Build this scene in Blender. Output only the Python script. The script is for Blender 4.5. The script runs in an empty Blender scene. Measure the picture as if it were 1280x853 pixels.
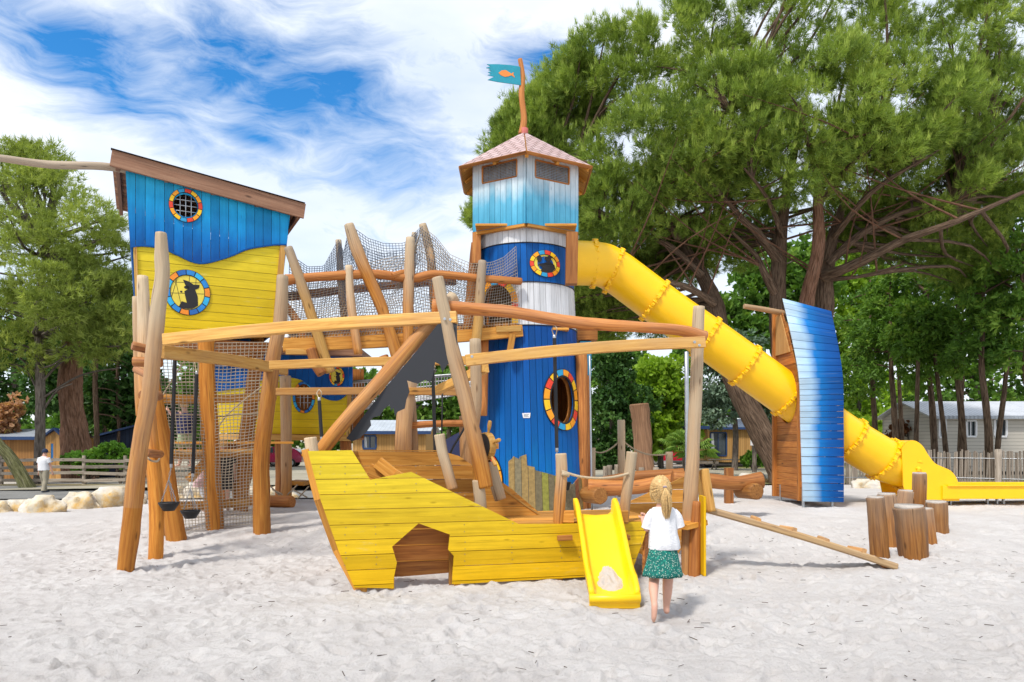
import bpy, bmesh, math, random
import numpy as np
from mathutils import Vector, Matrix, noise as mnoise
from mathutils.geometry import tessellate_polygon
random.seed(7); rng = np.random.default_rng(11)
S = bpy.context.scene; COL = S.collection
F, HZ, CX, CH = 900.0, 550.0, 640.0, 1.7      # focal length in pixels of the 1280 wide photo, horizon row, centre column, eye height
R = math.radians

def sm(t):
    t = min(1.0, max(0.0, t)); return t*t*(3-2*t)
def gz(x, y):
    """height of the terrain"""
    a = 0.2*sm((y-10)/4.5)
    l = sm((-x-1.0)/3.0)
    return a - 0.45*(l*sm((y-17)/8) + (1-l)*sm((y-25)/10))
def P(px, py, D): return Vector(((px-CX)/F*D, D, CH+(HZ-py)/F*D))
def G(px, py):
    """where the ray of a pixel meets the terrain"""
    lo = 3.0
    for i in range(4000):
        D = lo+i*0.03
        p = P(px, py, D)
        if p.z <= gz(p.x, p.y): return Vector((p.x, p.y, gz(p.x, p.y)))
    return P(px, py, 120)
def GD(px, D):
    x = (px-CX)/F*D; return Vector((x, D, gz(x, D)))

# ------------------------------------------------------------------ mesh builder
class MB:
    def __init__(s): s.v=[]; s.f=[]; s.var=[]; s.gc=[]; s.pc=[]; s.gr=[]; s.sm=[]
    def vert(s, p, gc=(0,0,0), pc=(0,0,0), gr=0.0):
        s.v.append(tuple(p)); s.gc.append(tuple(gc)); s.pc.append(tuple(pc)); s.gr.append(gr); return len(s.v)-1
    def face(s, idx, var=0.5, smooth=False): s.f.append(tuple(idx)); s.var.append(var); s.sm.append(smooth)
    def build(s, name, mat, parent=None, smooth=None):
        base = Vector(parent['_b']) if parent is not None and '_b' in parent else Vector((0,0,0))
        me = bpy.data.meshes.new(name)
        me.from_pydata([(a-base.x,b-base.y,c-base.z) for a,b,c in s.v], [], s.f)
        me.polygons.foreach_set('use_smooth', [bool(x) if smooth is None else smooth for x in s.sm])
        a = me.attributes.new('var','FLOAT','FACE'); a.data.foreach_set('value', s.var)
        for nm, dat in (('gc',s.gc),('pc',s.pc)):
            a = me.attributes.new(nm,'FLOAT_VECTOR','POINT'); a.data.foreach_set('vector', np.array(dat,dtype=np.float32).ravel())
        a = me.attributes.new('gr','FLOAT','POINT'); a.data.foreach_set('value', s.gr)
        me.materials.append(mat)
        o = bpy.data.objects.new(name, me); COL.objects.link(o)
        if parent is not None:
            o.parent = parent
            o['_b'] = tuple(base)
        return o
def tag(o, label=None, cat=None, group=None, kind=None):
    if label: o['label']=label
    if cat: o['category']=cat
    if group: o['group']=group
    if kind: o['kind']=kind
    return o
def thing(name, label, cat, loc=(0,0,0), group=None):
    o = bpy.data.objects.new(name, None); COL.objects.link(o); o.empty_display_size=0.2
    o.location = loc; o['_b'] = tuple(loc)
    return tag(o, label, cat, group)

def tube(m, pts, rad, n=12, sub=6, wob=0.0, var=None, gr=(0,0), cap=True, seed=None, rnd=0.25, smooth=True, squash=1.0):
    """a log, rope or pole through pts (a smooth curve), rad a number or one per point"""
    pts=[Vector(p) for p in pts]
    if not hasattr(rad,'__len__'): rad=[rad]*len(pts)
    if len(gr)!=len(pts): gr=[gr[0]+(gr[1]-gr[0])*i/(len(pts)-1) for i in range(len(pts))]
    if len(pts)>2 and sub>1:
        q=[];rr=[];gg=[]
        for i in range(len(pts)-1):
            p0=pts[max(0,i-1)];p1=pts[i];p2=pts[i+1];p3=pts[min(len(pts)-1,i+2)]
            for k in range(sub):
                t=k/sub
                q.append(0.5*((2*p1)+(p2-p0)*t+(2*p0-5*p1+4*p2-p3)*t*t+(3*p1-p0-3*p2+p3)*t**3))
                rr.append(rad[i]+(rad[i+1]-rad[i])*t); gg.append(gr[i]+(gr[i+1]-gr[i])*t)
        q.append(pts[-1]);rr.append(rad[-1]);gg.append(gr[-1])
    elif sub>1:
        k=max(2,sub)
        q=[pts[0].lerp(pts[1],i/k) for i in range(k+1)]; rr=[rad[0]+(rad[1]-rad[0])*i/k for i in range(k+1)]; gg=[gr[0]+(gr[1]-gr[0])*i/k for i in range(k+1)]
    else: q,rr,gg=pts,list(rad),list(gr)
    if var is None: var=random.random()
    sd = random.random()*50 if seed is None else seed
    d0=(q[1]-q[0]).normalized()
    up=Vector((0,0,1)) if abs(d0.z)<0.9 else Vector((0,1,0))
    a=d0.cross(up).normalized(); along=0; L=0
    GR=max(0.12,max(rr)*1.1)
    # rounded ends
    if cap and rnd>0:
        e0=q[0]; e1=q[-1]; de=(q[-1]-q[-2]).normalized()
        q=[e0, e0+d0*rr[0]*rnd*0.35]+q[1:-1]+[e1-de*rr[-1]*rnd*0.35, e1]
        r0,r1=rr[0],rr[-1]
        rr=[r0*(1-rnd*0.5), r0]+rr[1:-1]+[r1, r1*(1-rnd*0.5)]
        gg=[gg[0],gg[0]]+gg[1:-1]+[gg[-1],gg[-1]]
    rings=[]
    for i,c in enumerate(q):
        d=(q[min(i+1,len(q)-1)]-q[max(0,i-1)]).normalized()
        a=(a-d*a.dot(d)).normalized(); b=d.cross(a)
        if i: L+=(c-q[i-1]).length
        ring=[]
        for k in range(n):
            th=2*math.pi*k/n
            w=1.0
            if wob: w+=wob*mnoise.noise(Vector((math.cos(th)*1.3+sd,math.sin(th)*1.3,L*1.4+sd)))+wob*0.5*mnoise.noise(Vector((math.cos(th)*3+sd,math.sin(th)*3,L*5)))
            r=rr[i]*w
            ring.append(m.vert(c+a*math.cos(th)*r+b*math.sin(th)*r*squash,(math.cos(th)*GR+sd,math.sin(th)*GR,L),(0,0,L),gg[i]))
        rings.append(ring)
    for i in range(len(rings)-1):
        for k in range(n):
            m.face((rings[i][k],rings[i][(k+1)%n],rings[i+1][(k+1)%n],rings[i+1][k]),var,smooth)
    if cap:
        m.face(tuple(reversed(rings[0])),var,False); m.face(tuple(rings[-1]),var,False)
    return m

def beam(m, a, b, w, h, up=Vector((0,0,1)), var=None, gr=0.0, bev=0.006, ends=(0,0), sag=0.0, nseg=1):
    """squared timber from a to b, w across, h along up; chamfered"""
    a=Vector(a); b=Vector(b); d=(b-a); L=d.length; d.normalize()
    s=d.cross(up)
    if s.length<1e-4: s=d.cross(Vector((0,1,0)))
    s.normalize(); u=s.cross(d)
    if var is None: var=random.random()
    sd=random.random()*40
    w2=w/2; h2=h/2; c=min(bev,w2*.5,h2*.5)
    prof=[(-w2+c,-h2),(w2-c,-h2),(w2,-h2+c),(w2,h2-c),(w2-c,h2),(-w2+c,h2),(-w2,h2-c),(-w2,-h2+c)]
    rings=[]
    for i in range(nseg+1):
        t=i/nseg; o=u*(sag*math.sin(math.pi*t))
        rings.append([m.vert(a+d*L*t+o+s*x+u*y,(x+sd,y,L*t),(x,y,L*t),gr) for x,y in prof])
    for i in range(nseg):
        for k in range(8): m.face((rings[i][k],rings[i+1][k],rings[i+1][(k+1)%8],rings[i][(k+1)%8]),var)
    m.face(tuple(rings[0]),var); m.face(tuple(reversed(rings[-1])),var)
    return m
def box(m, c, sx, sy, sz, rot=0.0, var=None, bev=0.01, gr=0.0):
    c=Vector(c); dx=Vector((math.cos(rot),math.sin(rot),0))
    return beam(m, c-dx*sx/2, c+dx*sx/2, sy, sz, var=var, bev=bev, gr=gr)

class Frame:
    """flat panel frame: origin O, unit U (right), V (up), W out towards the viewer"""
    def __init__(s,O,U,V):
        s.O=Vector(O); s.U=Vector(U).normalized(); V=Vector(V); s.V=(V-s.U*V.dot(s.U)).normalized(); s.W=s.U.cross(s.V)
    def __call__(s,u,v,w=0.0): return s.O+s.U*u+s.V*v+s.W*w
    def uv(s,px,py):
        d=P(px,py,1.0)-Vector((0,0,CH)); o=Vector((0,0,CH))
        t=(s.O-o).dot(s.W)/d.dot(s.W); q=o+d*t-s.O
        return (q.dot(s.U),q.dot(s.V))
def strips(m, fr, outer, holes=(), width=0.12, axis='h', gap=0.006, t=0.025, off=0.0, jit=0.002, start=None, angle=0.0, varf=None, w0=0.0, gr=0.0, cuts=None):
    """boards filling a 2D outline (with holes), each a solid of its own inside one mesh"""
    polys=[[Vector((u,v,0)) for u,v in outer]]+[[Vector((u,v,0)) for u,v in h] for h in holes]
    flat=[p for pl in polys for p in pl]
    tris=tessellate_polygon(polys)
    bm0=bmesh.new(); vs=[bm0.verts.new(p) for p in flat]
    for tr in tris:
        try: bm0.faces.new([vs[i] for i in tr])
        except Exception: pass
    ax = Vector((-math.sin(angle),math.cos(angle),0)) if axis=='h' else Vector((math.cos(angle),math.sin(angle),0))
    al = Vector((math.cos(angle),math.sin(angle),0)) if axis=='h' else Vector((-math.sin(angle),math.cos(angle),0))
    lo=min(p.dot(ax) for p in polys[0]); hi=max(p.dot(ax) for p in polys[0])
    s=lo if start is None else start+math.floor((lo-start)/width)*width
    k=0
    while s<hi-1e-4:
        e=s+width
        bm=bm0.copy()
        bmesh.ops.bisect_plane(bm,geom=bm.verts[:]+bm.edges[:]+bm.faces[:],dist=1e-6,plane_co=ax*(s+gap/2),plane_no=-ax,clear_outer=True)
        bmesh.ops.bisect_plane(bm,geom=bm.verts[:]+bm.edges[:]+bm.faces[:],dist=1e-6,plane_co=ax*(e-gap/2),plane_no=ax,clear_outer=True)
        if cuts:
            for c in cuts: bmesh.ops.bisect_plane(bm,geom=bm.verts[:]+bm.edges[:]+bm.faces[:],dist=1e-6,plane_co=Vector((0,c,0)) if axis=='v' else Vector((c,0,0)),plane_no=Vector((0,1,0)) if axis=='v' else Vector((1,0,0)))
        if len(bm.faces):
            bmesh.ops.dissolve_limit(bm,angle_limit=0.01,verts=bm.verts[:],edges=bm.edges[:]) if not cuts else None
            var=random.random() if varf is None else varf(k); jj=(random.random()-.5)*2*jit; sd=k*1.37+lo
            fi={};bi={}
            for v in bm.verts:
                u_,v_=v.co.x,v.co.y; g=(v.co.dot(ax)+sd,0.0,v.co.dot(al)+k*7.3)
                fi[v]=m.vert(fr(u_,v_,w0+t+jj),g,(u_,v_,0),gr); bi[v]=m.vert(fr(u_,v_,w0),(g[0],.03,g[2]),(u_,v_,0),gr)
            for f in bm.faces:
                vv=list(f.verts)
                if f.normal.z<0: vv.reverse()
                m.face([fi[v] for v in vv],var); m.face([bi[v] for v in reversed(vv)],var)
                for i in range(len(vv)):
                    a,b=vv[i],vv[(i+1)%len(vv)]
                    e_=next((x for x in f.edges if a in x.verts and b in x.verts),None)
                    if e_ is not None and len(e_.link_faces)==1: m.face((fi[a],bi[a],bi[b],fi[b]),var)
        bm.free(); s=e; k+=1
    bm0.free(); return m
def ell(cx,cy,rx,ry,n=28): return [(cx+rx*math.cos(2*math.pi*i/n),cy+ry*math.sin(2*math.pi*i/n)) for i in range(n)]
def ring(m, fr, cx, cy, rx, ry, w, w0, t, n=40, segs=None, gap=0.05, a0=0.0, a1=2*math.pi, ragged=0):
    """a flat ring lying on a surface frame; segs = list of var values, one per coloured block"""
    segs=segs or [0.5]; ns=len(segs); per=max(1,n//ns)
    full = abs(a1-a0-2*math.pi)<1e-6
    for si,var in enumerate(segs):
        b0=a0+(a1-a0)*si/ns; b1=a0+(a1-a0)*(si+1)/ns
        if ns>1: b0+=gap/2; b1-=gap/2
        prev=None
        for k in range(per+1):
            th=b0+(b1-b0)*k/per; c,s_=math.cos(th),math.sin(th)
            cur=[]
            for (q,wz) in ((0,w0),(0,w0+t),(-w,w0+t),(-w,w0)):
                u=cx+(rx+q)*c; v=cy+(ry+q)*s_
                cur.append(m.vert(fr(u,v,wz),(u,v,0),(u,v,0)))
            if prev:
                for j in range(4): m.face((prev[j],cur[j],cur[(j+1)%4],prev[(j+1)%4]),var)
            elif ns>1 or not full: m.face(tuple(cur),var)
            prev=cur
        if ns>1 or not full: m.face(tuple(reversed(prev)),var)
    return m
def slab(m, fr, poly, w0, t, var=0.5):
    """solid with a 2D outline on a frame"""
    pts=[Vector((u,v,0)) for u,v in poly]
    A=sum(pts[i].x*pts[(i+1)%len(pts)].y-pts[(i+1)%len(pts)].x*pts[i].y for i in range(len(pts)))
    if A<0: pts.reverse()
    f=[m.vert(fr(p.x,p.y,w0+t),(p.x,0,p.y),(p.x,p.y,0)) for p in pts]; b=[m.vert(fr(p.x,p.y,w0),(p.x,.03,p.y),(p.x,p.y,0)) for p in pts]
    for tr in tessellate_polygon([pts]):
        n=(pts[tr[1]]-pts[tr[0]]).cross(pts[tr[2]]-pts[tr[0]]).z
        tr=list(tr) if n>0 else list(reversed(tr))
        m.face([f[i] for i in tr],var); m.face([b[i] for i in reversed(tr)],var)
    k=len(pts)
    for i in range(k): m.face((f[i],b[i],b[(i+1)%k],f[(i+1)%k]),var)
    return m
def netting(m, fn, nu, nv, r=0.006, var=None, skip=None):
    """rope net on a patch fn(u,v)"""
    def line(f,n,vr):
        pts=[f(i/n) for i in range(n+1)]; rr=[]
        for i,c in enumerate(pts):
            d=(pts[min(i+1,n)]-pts[max(0,i-1)]).normalized(); a=d.cross(Vector((0.3,1,0.2))).normalized(); b=d.cross(a)
            rr.append([m.vert(c+(a*math.cos(t)+b*math.sin(t))*r) for t in (0.3,2.4,4.5)])
        for i in range(n):
            for k in range(3): m.face((rr[i][k],rr[i][(k+1)%3],rr[i+1][(k+1)%3],rr[i+1][k]),vr,True)
    for i in range(nu+1): line(lambda t:fn(i/nu,t),nv,random.random() if var is None else var)
    for j in range(nv+1): line(lambda t:fn(t,j/nv),nu,random.random() if var is None else var)
    return m
def patch(a,b,c,d,bulge=Vector((0,0,0)),top=None):
    """bilinear patch a(bottom left) b(bottom right) c(top right) d(top left)"""
    a,b,c,d=map(Vector,(a,b,c,d))
    def f(u,v):
        jx=mnoise.noise(Vector((u*9,v*9,3.1)))*0.03; jz=mnoise.noise(Vector((u*9,v*9,9.7)))*0.03
        p=a*(1-u)*(1-v)+b*u*(1-v)+c*u*v+d*(1-u)*v+bulge*(16*u*(1-u)*v*(1-v))
        e=16*u*(1-u)*v*(1-v)
        if top: p=p+Vector((0,0,-top*4*u*(1-u)*v))
        return p+Vector((jx,0,jz))*e
    return f

# ------------------------------------------------------------------ materials
def newmat(name):
    m=bpy.data.materials.new(name); m.use_nodes=True; nt=m.node_tree; nt.nodes.clear()
    return m,nt
class N:
    def __init__(s,nt): s.nt=nt
    def __call__(s,typ,ins=None,**kw):
        n=s.nt.nodes.new(typ)
        for k,v in kw.items(): setattr(n,k,v)
        for k,v in (ins or {}).items():
            if hasattr(v,'is_output') or isinstance(v,bpy.types.NodeSocket): s.nt.links.new(v,n.inputs[k])
            else: n.inputs[k].default_value=v
        return n
    def attr(s,name): return s('ShaderNodeAttribute',attribute_name=name)
    def ramp(s,fac,stops,interp='LINEAR'):
        n=s('ShaderNodeValToRGB',{0:fac}); cr=n.color_ramp; cr.interpolation=interp
        while len(cr.elements)>1: cr.elements.remove(cr.elements[-1])
        cr.elements[0].position=stops[0][0]; cr.elements[0].color=(*stops[0][1],1)
        for p,c in stops[1:]:
            e=cr.elements.new(p); e.color=(*c,1)
        return n.outputs[0]
    def math(s,op,a,b=0.0,c=0.0,clamp=False):
        n=s('ShaderNodeMath',{0:a,1:b,2:c},operation=op); n.use_clamp=clamp; return n.outputs[0]
    def mix(s,fac,a,b,mode='MIX'):
        n=s('ShaderNodeMix',data_type='RGBA',blend_type=mode)
        for k,v in ((0,fac),(6,a),(7,b)):
            if isinstance(v,bpy.types.NodeSocket): s.nt.links.new(v,n.inputs[k])
            else: n.inputs[k].default_value = v if k==0 else (*v,1) if len(v)==3 else v
        return n.outputs[2]
    def noise(s,vec,scale,detail=4,rough=0.55,dist=0.0):
        ins={'Scale':scale,'Detail':detail,'Roughness':rough,'Distortion':dist}
        if vec is not None: ins['Vector']=vec
        return s('ShaderNodeTexNoise',ins).outputs['Fac']
    def mapping(s,vec,scale=(1,1,1),rot=(0,0,0),loc=(0,0,0)):
        return s('ShaderNodeMapping',{'Vector':vec,'Scale':scale,'Rotation':rot,'Location':loc}).outputs[0]
    def rng_(s,v,a,b,c=0.0,d=1.0):
        return s('ShaderNodeMapRange',{0:v,1:a,2:b,3:c,4:d}).outputs[0]
    def out(s,color,rough=0.6,bump=None,bstr=0.3,bdist=0.01,spec=0.4,metal=0.0,coat=0.0,sub=0.0):
        b=s('ShaderNodeBsdfPrincipled')
        for k,v in (('Base Color',color),('Roughness',rough),('Metallic',metal),('Specular IOR Level',spec),('Coat Weight',coat)):
            if isinstance(v,bpy.types.NodeSocket): s.nt.links.new(v,b.inputs[k])
            else: b.inputs[k].default_value=(*v,1) if k=='Base Color' else v
        if bump is not None:
            bn=s('ShaderNodeBump',{'Strength':bstr,'Distance':bdist,'Height':bump}); s.nt.links.new(bn.outputs[0],b.inputs['Normal'])
        o=s('ShaderNodeOutputMaterial'); s.nt.links.new(b.outputs[0],o.inputs[0]); return b
def grain(n,scale=26,stretch=1.4):
    gc=n.attr('gc').outputs['Vector']
    g=n.noise(n.mapping(gc,(scale,scale,stretch)),1.0,6,0.62,0.6)
    fine=n.noise(n.mapping(gc,(scale*5,scale*5,stretch*2)),1.0,3,0.6)
    return gc,g,fine
def wood(name,dark,mid,light,greyc=(0.42,0.33,0.24),rough=0.62,knot=True,cracks=True,vamp=0.35):
    m,nt=newmat(name); n=N(nt); gc,g,fine=grain(n)
    col=n.ramp(g,[(0.28,dark),(0.5,mid),(0.72,light)])
    blot=n.noise(n.mapping(gc,(2.5,2.5,0.7)),1.0,4,0.6)
    col=n.mix(n.math('MULTIPLY',n.rng_(blot,0.4,0.75),0.45),col,dark)
    grf=n.attr('gr').outputs['Fac']
    g2=n.mix(g,tuple(c*0.62 for c in greyc),tuple(min(1,c*1.3) for c in greyc))
    gg=n.math('ADD',grf,n.math('MULTIPLY',n.math('SUBTRACT',blot,0.5),0.9),clamp=True)
    gg=n.math('MULTIPLY',gg,n.math('GREATER_THAN',grf,0.01))
    col=n.mix(gg,col,g2)
    if knot:
        vo=n('ShaderNodeTexVoronoi',{'Vector':n.mapping(gc,(5,5,1.7)),'Scale':1.0,'Randomness':1.0}).outputs['Distance']
        col=n.mix(n.rng_(vo,0.14,0.05,0.0,0.75),col,tuple(c*0.3 for c in dark))
    if cracks:
        cr=n.noise(n.mapping(gc,(38,38,0.9)),1.0,2,0.5,0.3)
        col=n.mix(n.rng_(cr,0.34,0.27,0,0.7),col,tuple(c*0.25 for c in dark))
    var=n.attr('var').outputs['Fac']
    br=n.rng_(var,0,1,1-vamp,1+vamp*0.6)
    col=n.mix(1.0,col,n('ShaderNodeCombineColor',{0:br,1:br,2:br}).outputs[0],'MULTIPLY')
    n.out(col,rough,bump=n.math('ADD',g,n.math('MULTIPLY',fine,0.4)),bstr=0.45,bdist=0.006,spec=0.3)
    return m
def paint(name,stops,comp='Y',lo=0.0,hi=1.0,rough=0.5,vamp=0.16,wear=0.5,blot=0.1,wearc=None):
    """stained boards: colour along one panel coordinate, grain showing through"""
    m,nt=newmat(name); n=N(nt); gc,g,fine=grain(n,22,1.0)
    pc=n.attr('pc').outputs['Vector']; sep=n('ShaderNodeSeparateXYZ',{0:pc}).outputs[comp]
    wob=n.noise(n.mapping(gc,(3,3,2)),1.0,4,0.6)
    var=n.attr('var').outputs['Fac']
    t=n.rng_(sep,lo,hi)
    if len(stops)>1:
        t=n.math('ADD',t,n.math('ADD',n.math('MULTIPLY',n.math('SUBTRACT',wob,0.5),blot*2.5),n.math('MULTIPLY',n.math('SUBTRACT',var,0.5),blot)),clamp=True)
    col=n.ramp(t,stops)
    br=n.math('MULTIPLY',n.rng_(var,0,1,1-vamp,1+vamp),n.rng_(g,0.25,0.75,1-wear*0.35,1+wear*0.18))
    br=n.math('MULTIPLY',br,n.rng_(wob,0.2,0.8,1-blot,1+blot))
    col=n.mix(1.0,col,n('ShaderNodeCombineColor',{0:br,1:br,2:br}).outputs[0],'MULTIPLY')
    dk=tuple(c*0.3 for c in stops[0][1])
    cr=n.noise(n.mapping(gc,(34,34,1.1)),1.0,2,0.5,0.3)
    col=n.mix(n.rng_(cr,0.36,0.28,0,0.55*wear),col,dk)
    vo=n('ShaderNodeTexVoronoi',{'Vector':n.mapping(gc,(6,6,2.0)),'Scale':1.0}).outputs['Distance']
    col=n.mix(n.rng_(vo,0.10,0.03,0.0,0.6*wear),col,dk)
    if wearc: col=n.mix(n.rng_(n.noise(n.mapping(gc,(9,9,2.2)),1.0,5,0.7),0.6,0.72,0,0.5),col,wearc)
    n.out(col,rough,bump=n.math('ADD',g,n.math('MULTIPLY',fine,0.3)),bstr=0.35,bdist=0.005,spec=0.18)
    return m
def plain(name,col,rough=0.5,metal=0.0,nz=0.15,scale=6,spec=0.4,bump=0.0,coat=0.0):
    m,nt=newmat(name); n=N(nt); oc=n('ShaderNodeTexCoord').outputs['Object']
    f=n.noise(oc,scale,5,0.6); var=n.attr('var').outputs['Fac']
    br=n.rng_(f,0.25,0.75,1-nz,1+nz)
    c=n.mix(1.0,col,n('ShaderNodeCombineColor',{0:br,1:br,2:br}).outputs[0],'MULTIPLY')
    n.out(c,n.rng_(f,0.3,0.7,rough*0.85,min(1,rough*1.15)),bump=n.noise(oc,scale*8,3) if bump else None,bstr=bump,bdist=0.01,spec=spec,metal=metal,coat=coat)
    return m
def rampmat(name,cols,rough=0.5,nz=0.15):
    """flat colours picked by the face value var"""
    m,nt=newmat(name); n=N(nt); var=n.attr('var').outputs['Fac']
    c=n.ramp(var,[(i/len(cols),c) for i,c in enumerate(cols)],'CONSTANT')
    f=n.noise(n.attr('pc').outputs['Vector'],14,4,0.6); br=n.rng_(f,0.25,0.75,1-nz,1+nz)
    c=n.mix(1.0,c,n('ShaderNodeCombineColor',{0:br,1:br,2:br}).outputs[0],'MULTIPLY')
    n.out(c,rough); return m
def leafmat(name,c0,c1,c2=None,trans=0.3,low=None):
    m,nt=newmat(name); n=N(nt); var=n.attr('var').outputs['Fac']
    oc=n('ShaderNodeTexCoord').outputs['Object']; big=n.noise(oc,0.55,3,0.6)
    v=n.math('ADD',n.math('MULTIPLY',var,0.7),n.math('MULTIPLY',big,0.5),clamp=True)
    col=n.ramp(v,[(0.15,c0),(0.85,c1)] if c2 is None else ([(0.10,low),(0.26,c0)] if low else [(0.15,c0)])+[(0.7,c1),(0.97,c2)])
    d=n('ShaderNodeBsdfPrincipled',{'Base Color':col,'Roughness':0.55,'Specular IOR Level':0.25})
    t=n('ShaderNodeBsdfTranslucent',{'Color':n.mix(1.0,col,(1.0,1.0,0.5),'MULTIPLY')})
    mx=n('ShaderNodeMixShader',{0:trans,1:d.outputs[0],2:t.outputs[0]})
    o=n('ShaderNodeOutputMaterial'); nt.links.new(mx.outputs[0],o.inputs[0]); return m

M={}
M['oak']=wood('oiled_oak',(0.34,0.13,0.02),(0.58,0.26,0.042),(0.70,0.37,0.085))
M['robinia']=wood('robinia_log',(0.26,0.080,0.010),(0.50,0.19,0.024),(0.64,0.30,0.055),greyc=(0.50,0.39,0.26),knot=True)
M['redlog']=wood('reddish_log',(0.22,0.072,0.02),(0.42,0.155,0.038),(0.55,0.25,0.07),greyc=(0.45,0.33,0.25))
M['pale']=wood('pale_timber',(0.42,0.19,0.04),(0.62,0.34,0.085),(0.73,0.46,0.15),cracks=False)
M['stump']=wood('weathered_stump',(0.17,0.06,0.016),(0.38,0.155,0.034),(0.52,0.25,0.07),greyc=(0.36,0.29,0.22))
M['greywood']=wood('grey_timber',(0.16,0.13,0.10),(0.30,0.25,0.20),(0.42,0.37,0.30),cracks=True)
M['larch']=wood('larch_cladding',(0.34,0.17,0.05),(0.50,0.27,0.09),(0.60,0.36,0.14),cracks=False,vamp=0.25)
M['brownpanel']=wood('brown_boards',(0.20,0.065,0.015),(0.42,0.15,0.03),(0.55,0.24,0.055))
M['roofwood']=wood('roof_boards',(0.22,0.105,0.06),(0.36,0.185,0.11),(0.46,0.26,0.16),cracks=False)
M['yellow']=paint('yellow_stain',[(0,(0.74,0.50,0.010)),(1,(0.72,0.56,0.03))],lo=0,hi=1.6,wear=0.55,vamp=0.10,wearc=(0.68,0.60,0.22))
M['hullyellow']=paint('hull_yellow_stain',[(0,(0.70,0.41,0.005)),(1,(0.70,0.52,0.028))],lo=0.1,hi=1.3,wear=0.8,vamp=0.12,wearc=(0.60,0.50,0.20))
M['white']=paint('white_stain',[(0,(0.62,0.63,0.65))],wear=0.7,vamp=0.12)
M['blue']=paint('blue_stain',[(0,(0.003,0.20,0.57)),(0.3,(0.002,0.115,0.40)),(1,(0.002,0.058,0.25))],lo=0.4,hi=4.0,wear=0.5,vamp=0.22,blot=0.22)
M['bluedeep']=paint('deep_blue_stain',[(0,(0.002,0.082,0.31))],wear=0.5,vamp=0.2,blot=0.2)
M['black']=plain('black_rubber',(0.012,0.012,0.014),0.55,nz=0.3)
M['steel']=plain('galvanised_steel',(0.42,0.44,0.46),0.4,metal=0.8,nz=0.2)
M['rope']=plain('tan_rope',(0.42,0.33,0.22),0.85,nz=0.25,scale=40)
M['netrope']=plain('net_rope',(0.36,0.30,0.23),0.85,nz=0.25,scale=30)
M['darkrope']=plain('dark_net_rope',(0.10,0.12,0.16),0.8,nz=0.25,scale=30)
M['tube']=plain('yellow_plastic',(0.95,0.53,0.003),0.34,nz=0.05,scale=2.5,spec=0.45)
M['slide']=plain('bright_yellow_plastic',(0.93,0.56,0.002),0.38,nz=0.08,scale=3,spec=0.45)
RING=[(0.85,0.32,0.01),(0.72,0.05,0.02),(0.86,0.50,0.01),(0.02,0.30,0.55)]
M['ring']=rampmat('warm_ring_paint',RING,0.5)
M['ringb']=rampmat('blue_ring_paint',[(0.02,0.22,0.58),(0.03,0.40,0.70),(0.80,0.25,0.02),(0.02,0.13,0.42)],0.5)
M['ink']=plain('black_paint',(0.015,0.014,0.016),0.6)
M['disc']=plain('yellow_disc_paint',(0.75,0.60,0.07),0.5,nz=0.12)
M['glass']=plain('dark_glass',(0.035,0.05,0.06),0.08,spec=0.8)
M['skin']=plain('skin',(0.60,0.33,0.24),0.5,nz=0.08,scale=12)
M['hair']=plain('blond_hair',(0.58,0.38,0.16),0.5,nz=0.5,scale=60)
M['tee']=plain('white_cotton',(0.72,0.72,0.74),0.9,nz=0.05)
M['cotton']=plain('creased_white_cotton',(0.74,0.74,0.76),0.9,nz=0.06,scale=9,bump=0.9)
def UV(fr,*pts): return [fr.uv(x,y) for x,y in pts]
def smooth_poly(pts,sub=5):
    out=[]
    for i in range(len(pts)-1):
        p0=pts[max(0,i-1)];p1=pts[i];p2=pts[i+1];p3=pts[min(len(pts)-1,i+2)]
        for k in range(sub):
            t=k/sub
            out.append(tuple(0.5*((2*p1[j])+(p2[j]-p0[j])*t+(2*p0[j]-5*p1[j]+4*p2[j]-p3[j])*t*t+(3*p1[j]-p0[j]-3*p2[j]+p3[j])*t**3) for j in (0,1)))
    out.append(pts[-1]); return out
def one(name,mat,parent,fn,*a,**k):
    m=MB(); fn(m,*a,**k); return m.build(name,mat,parent)
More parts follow.
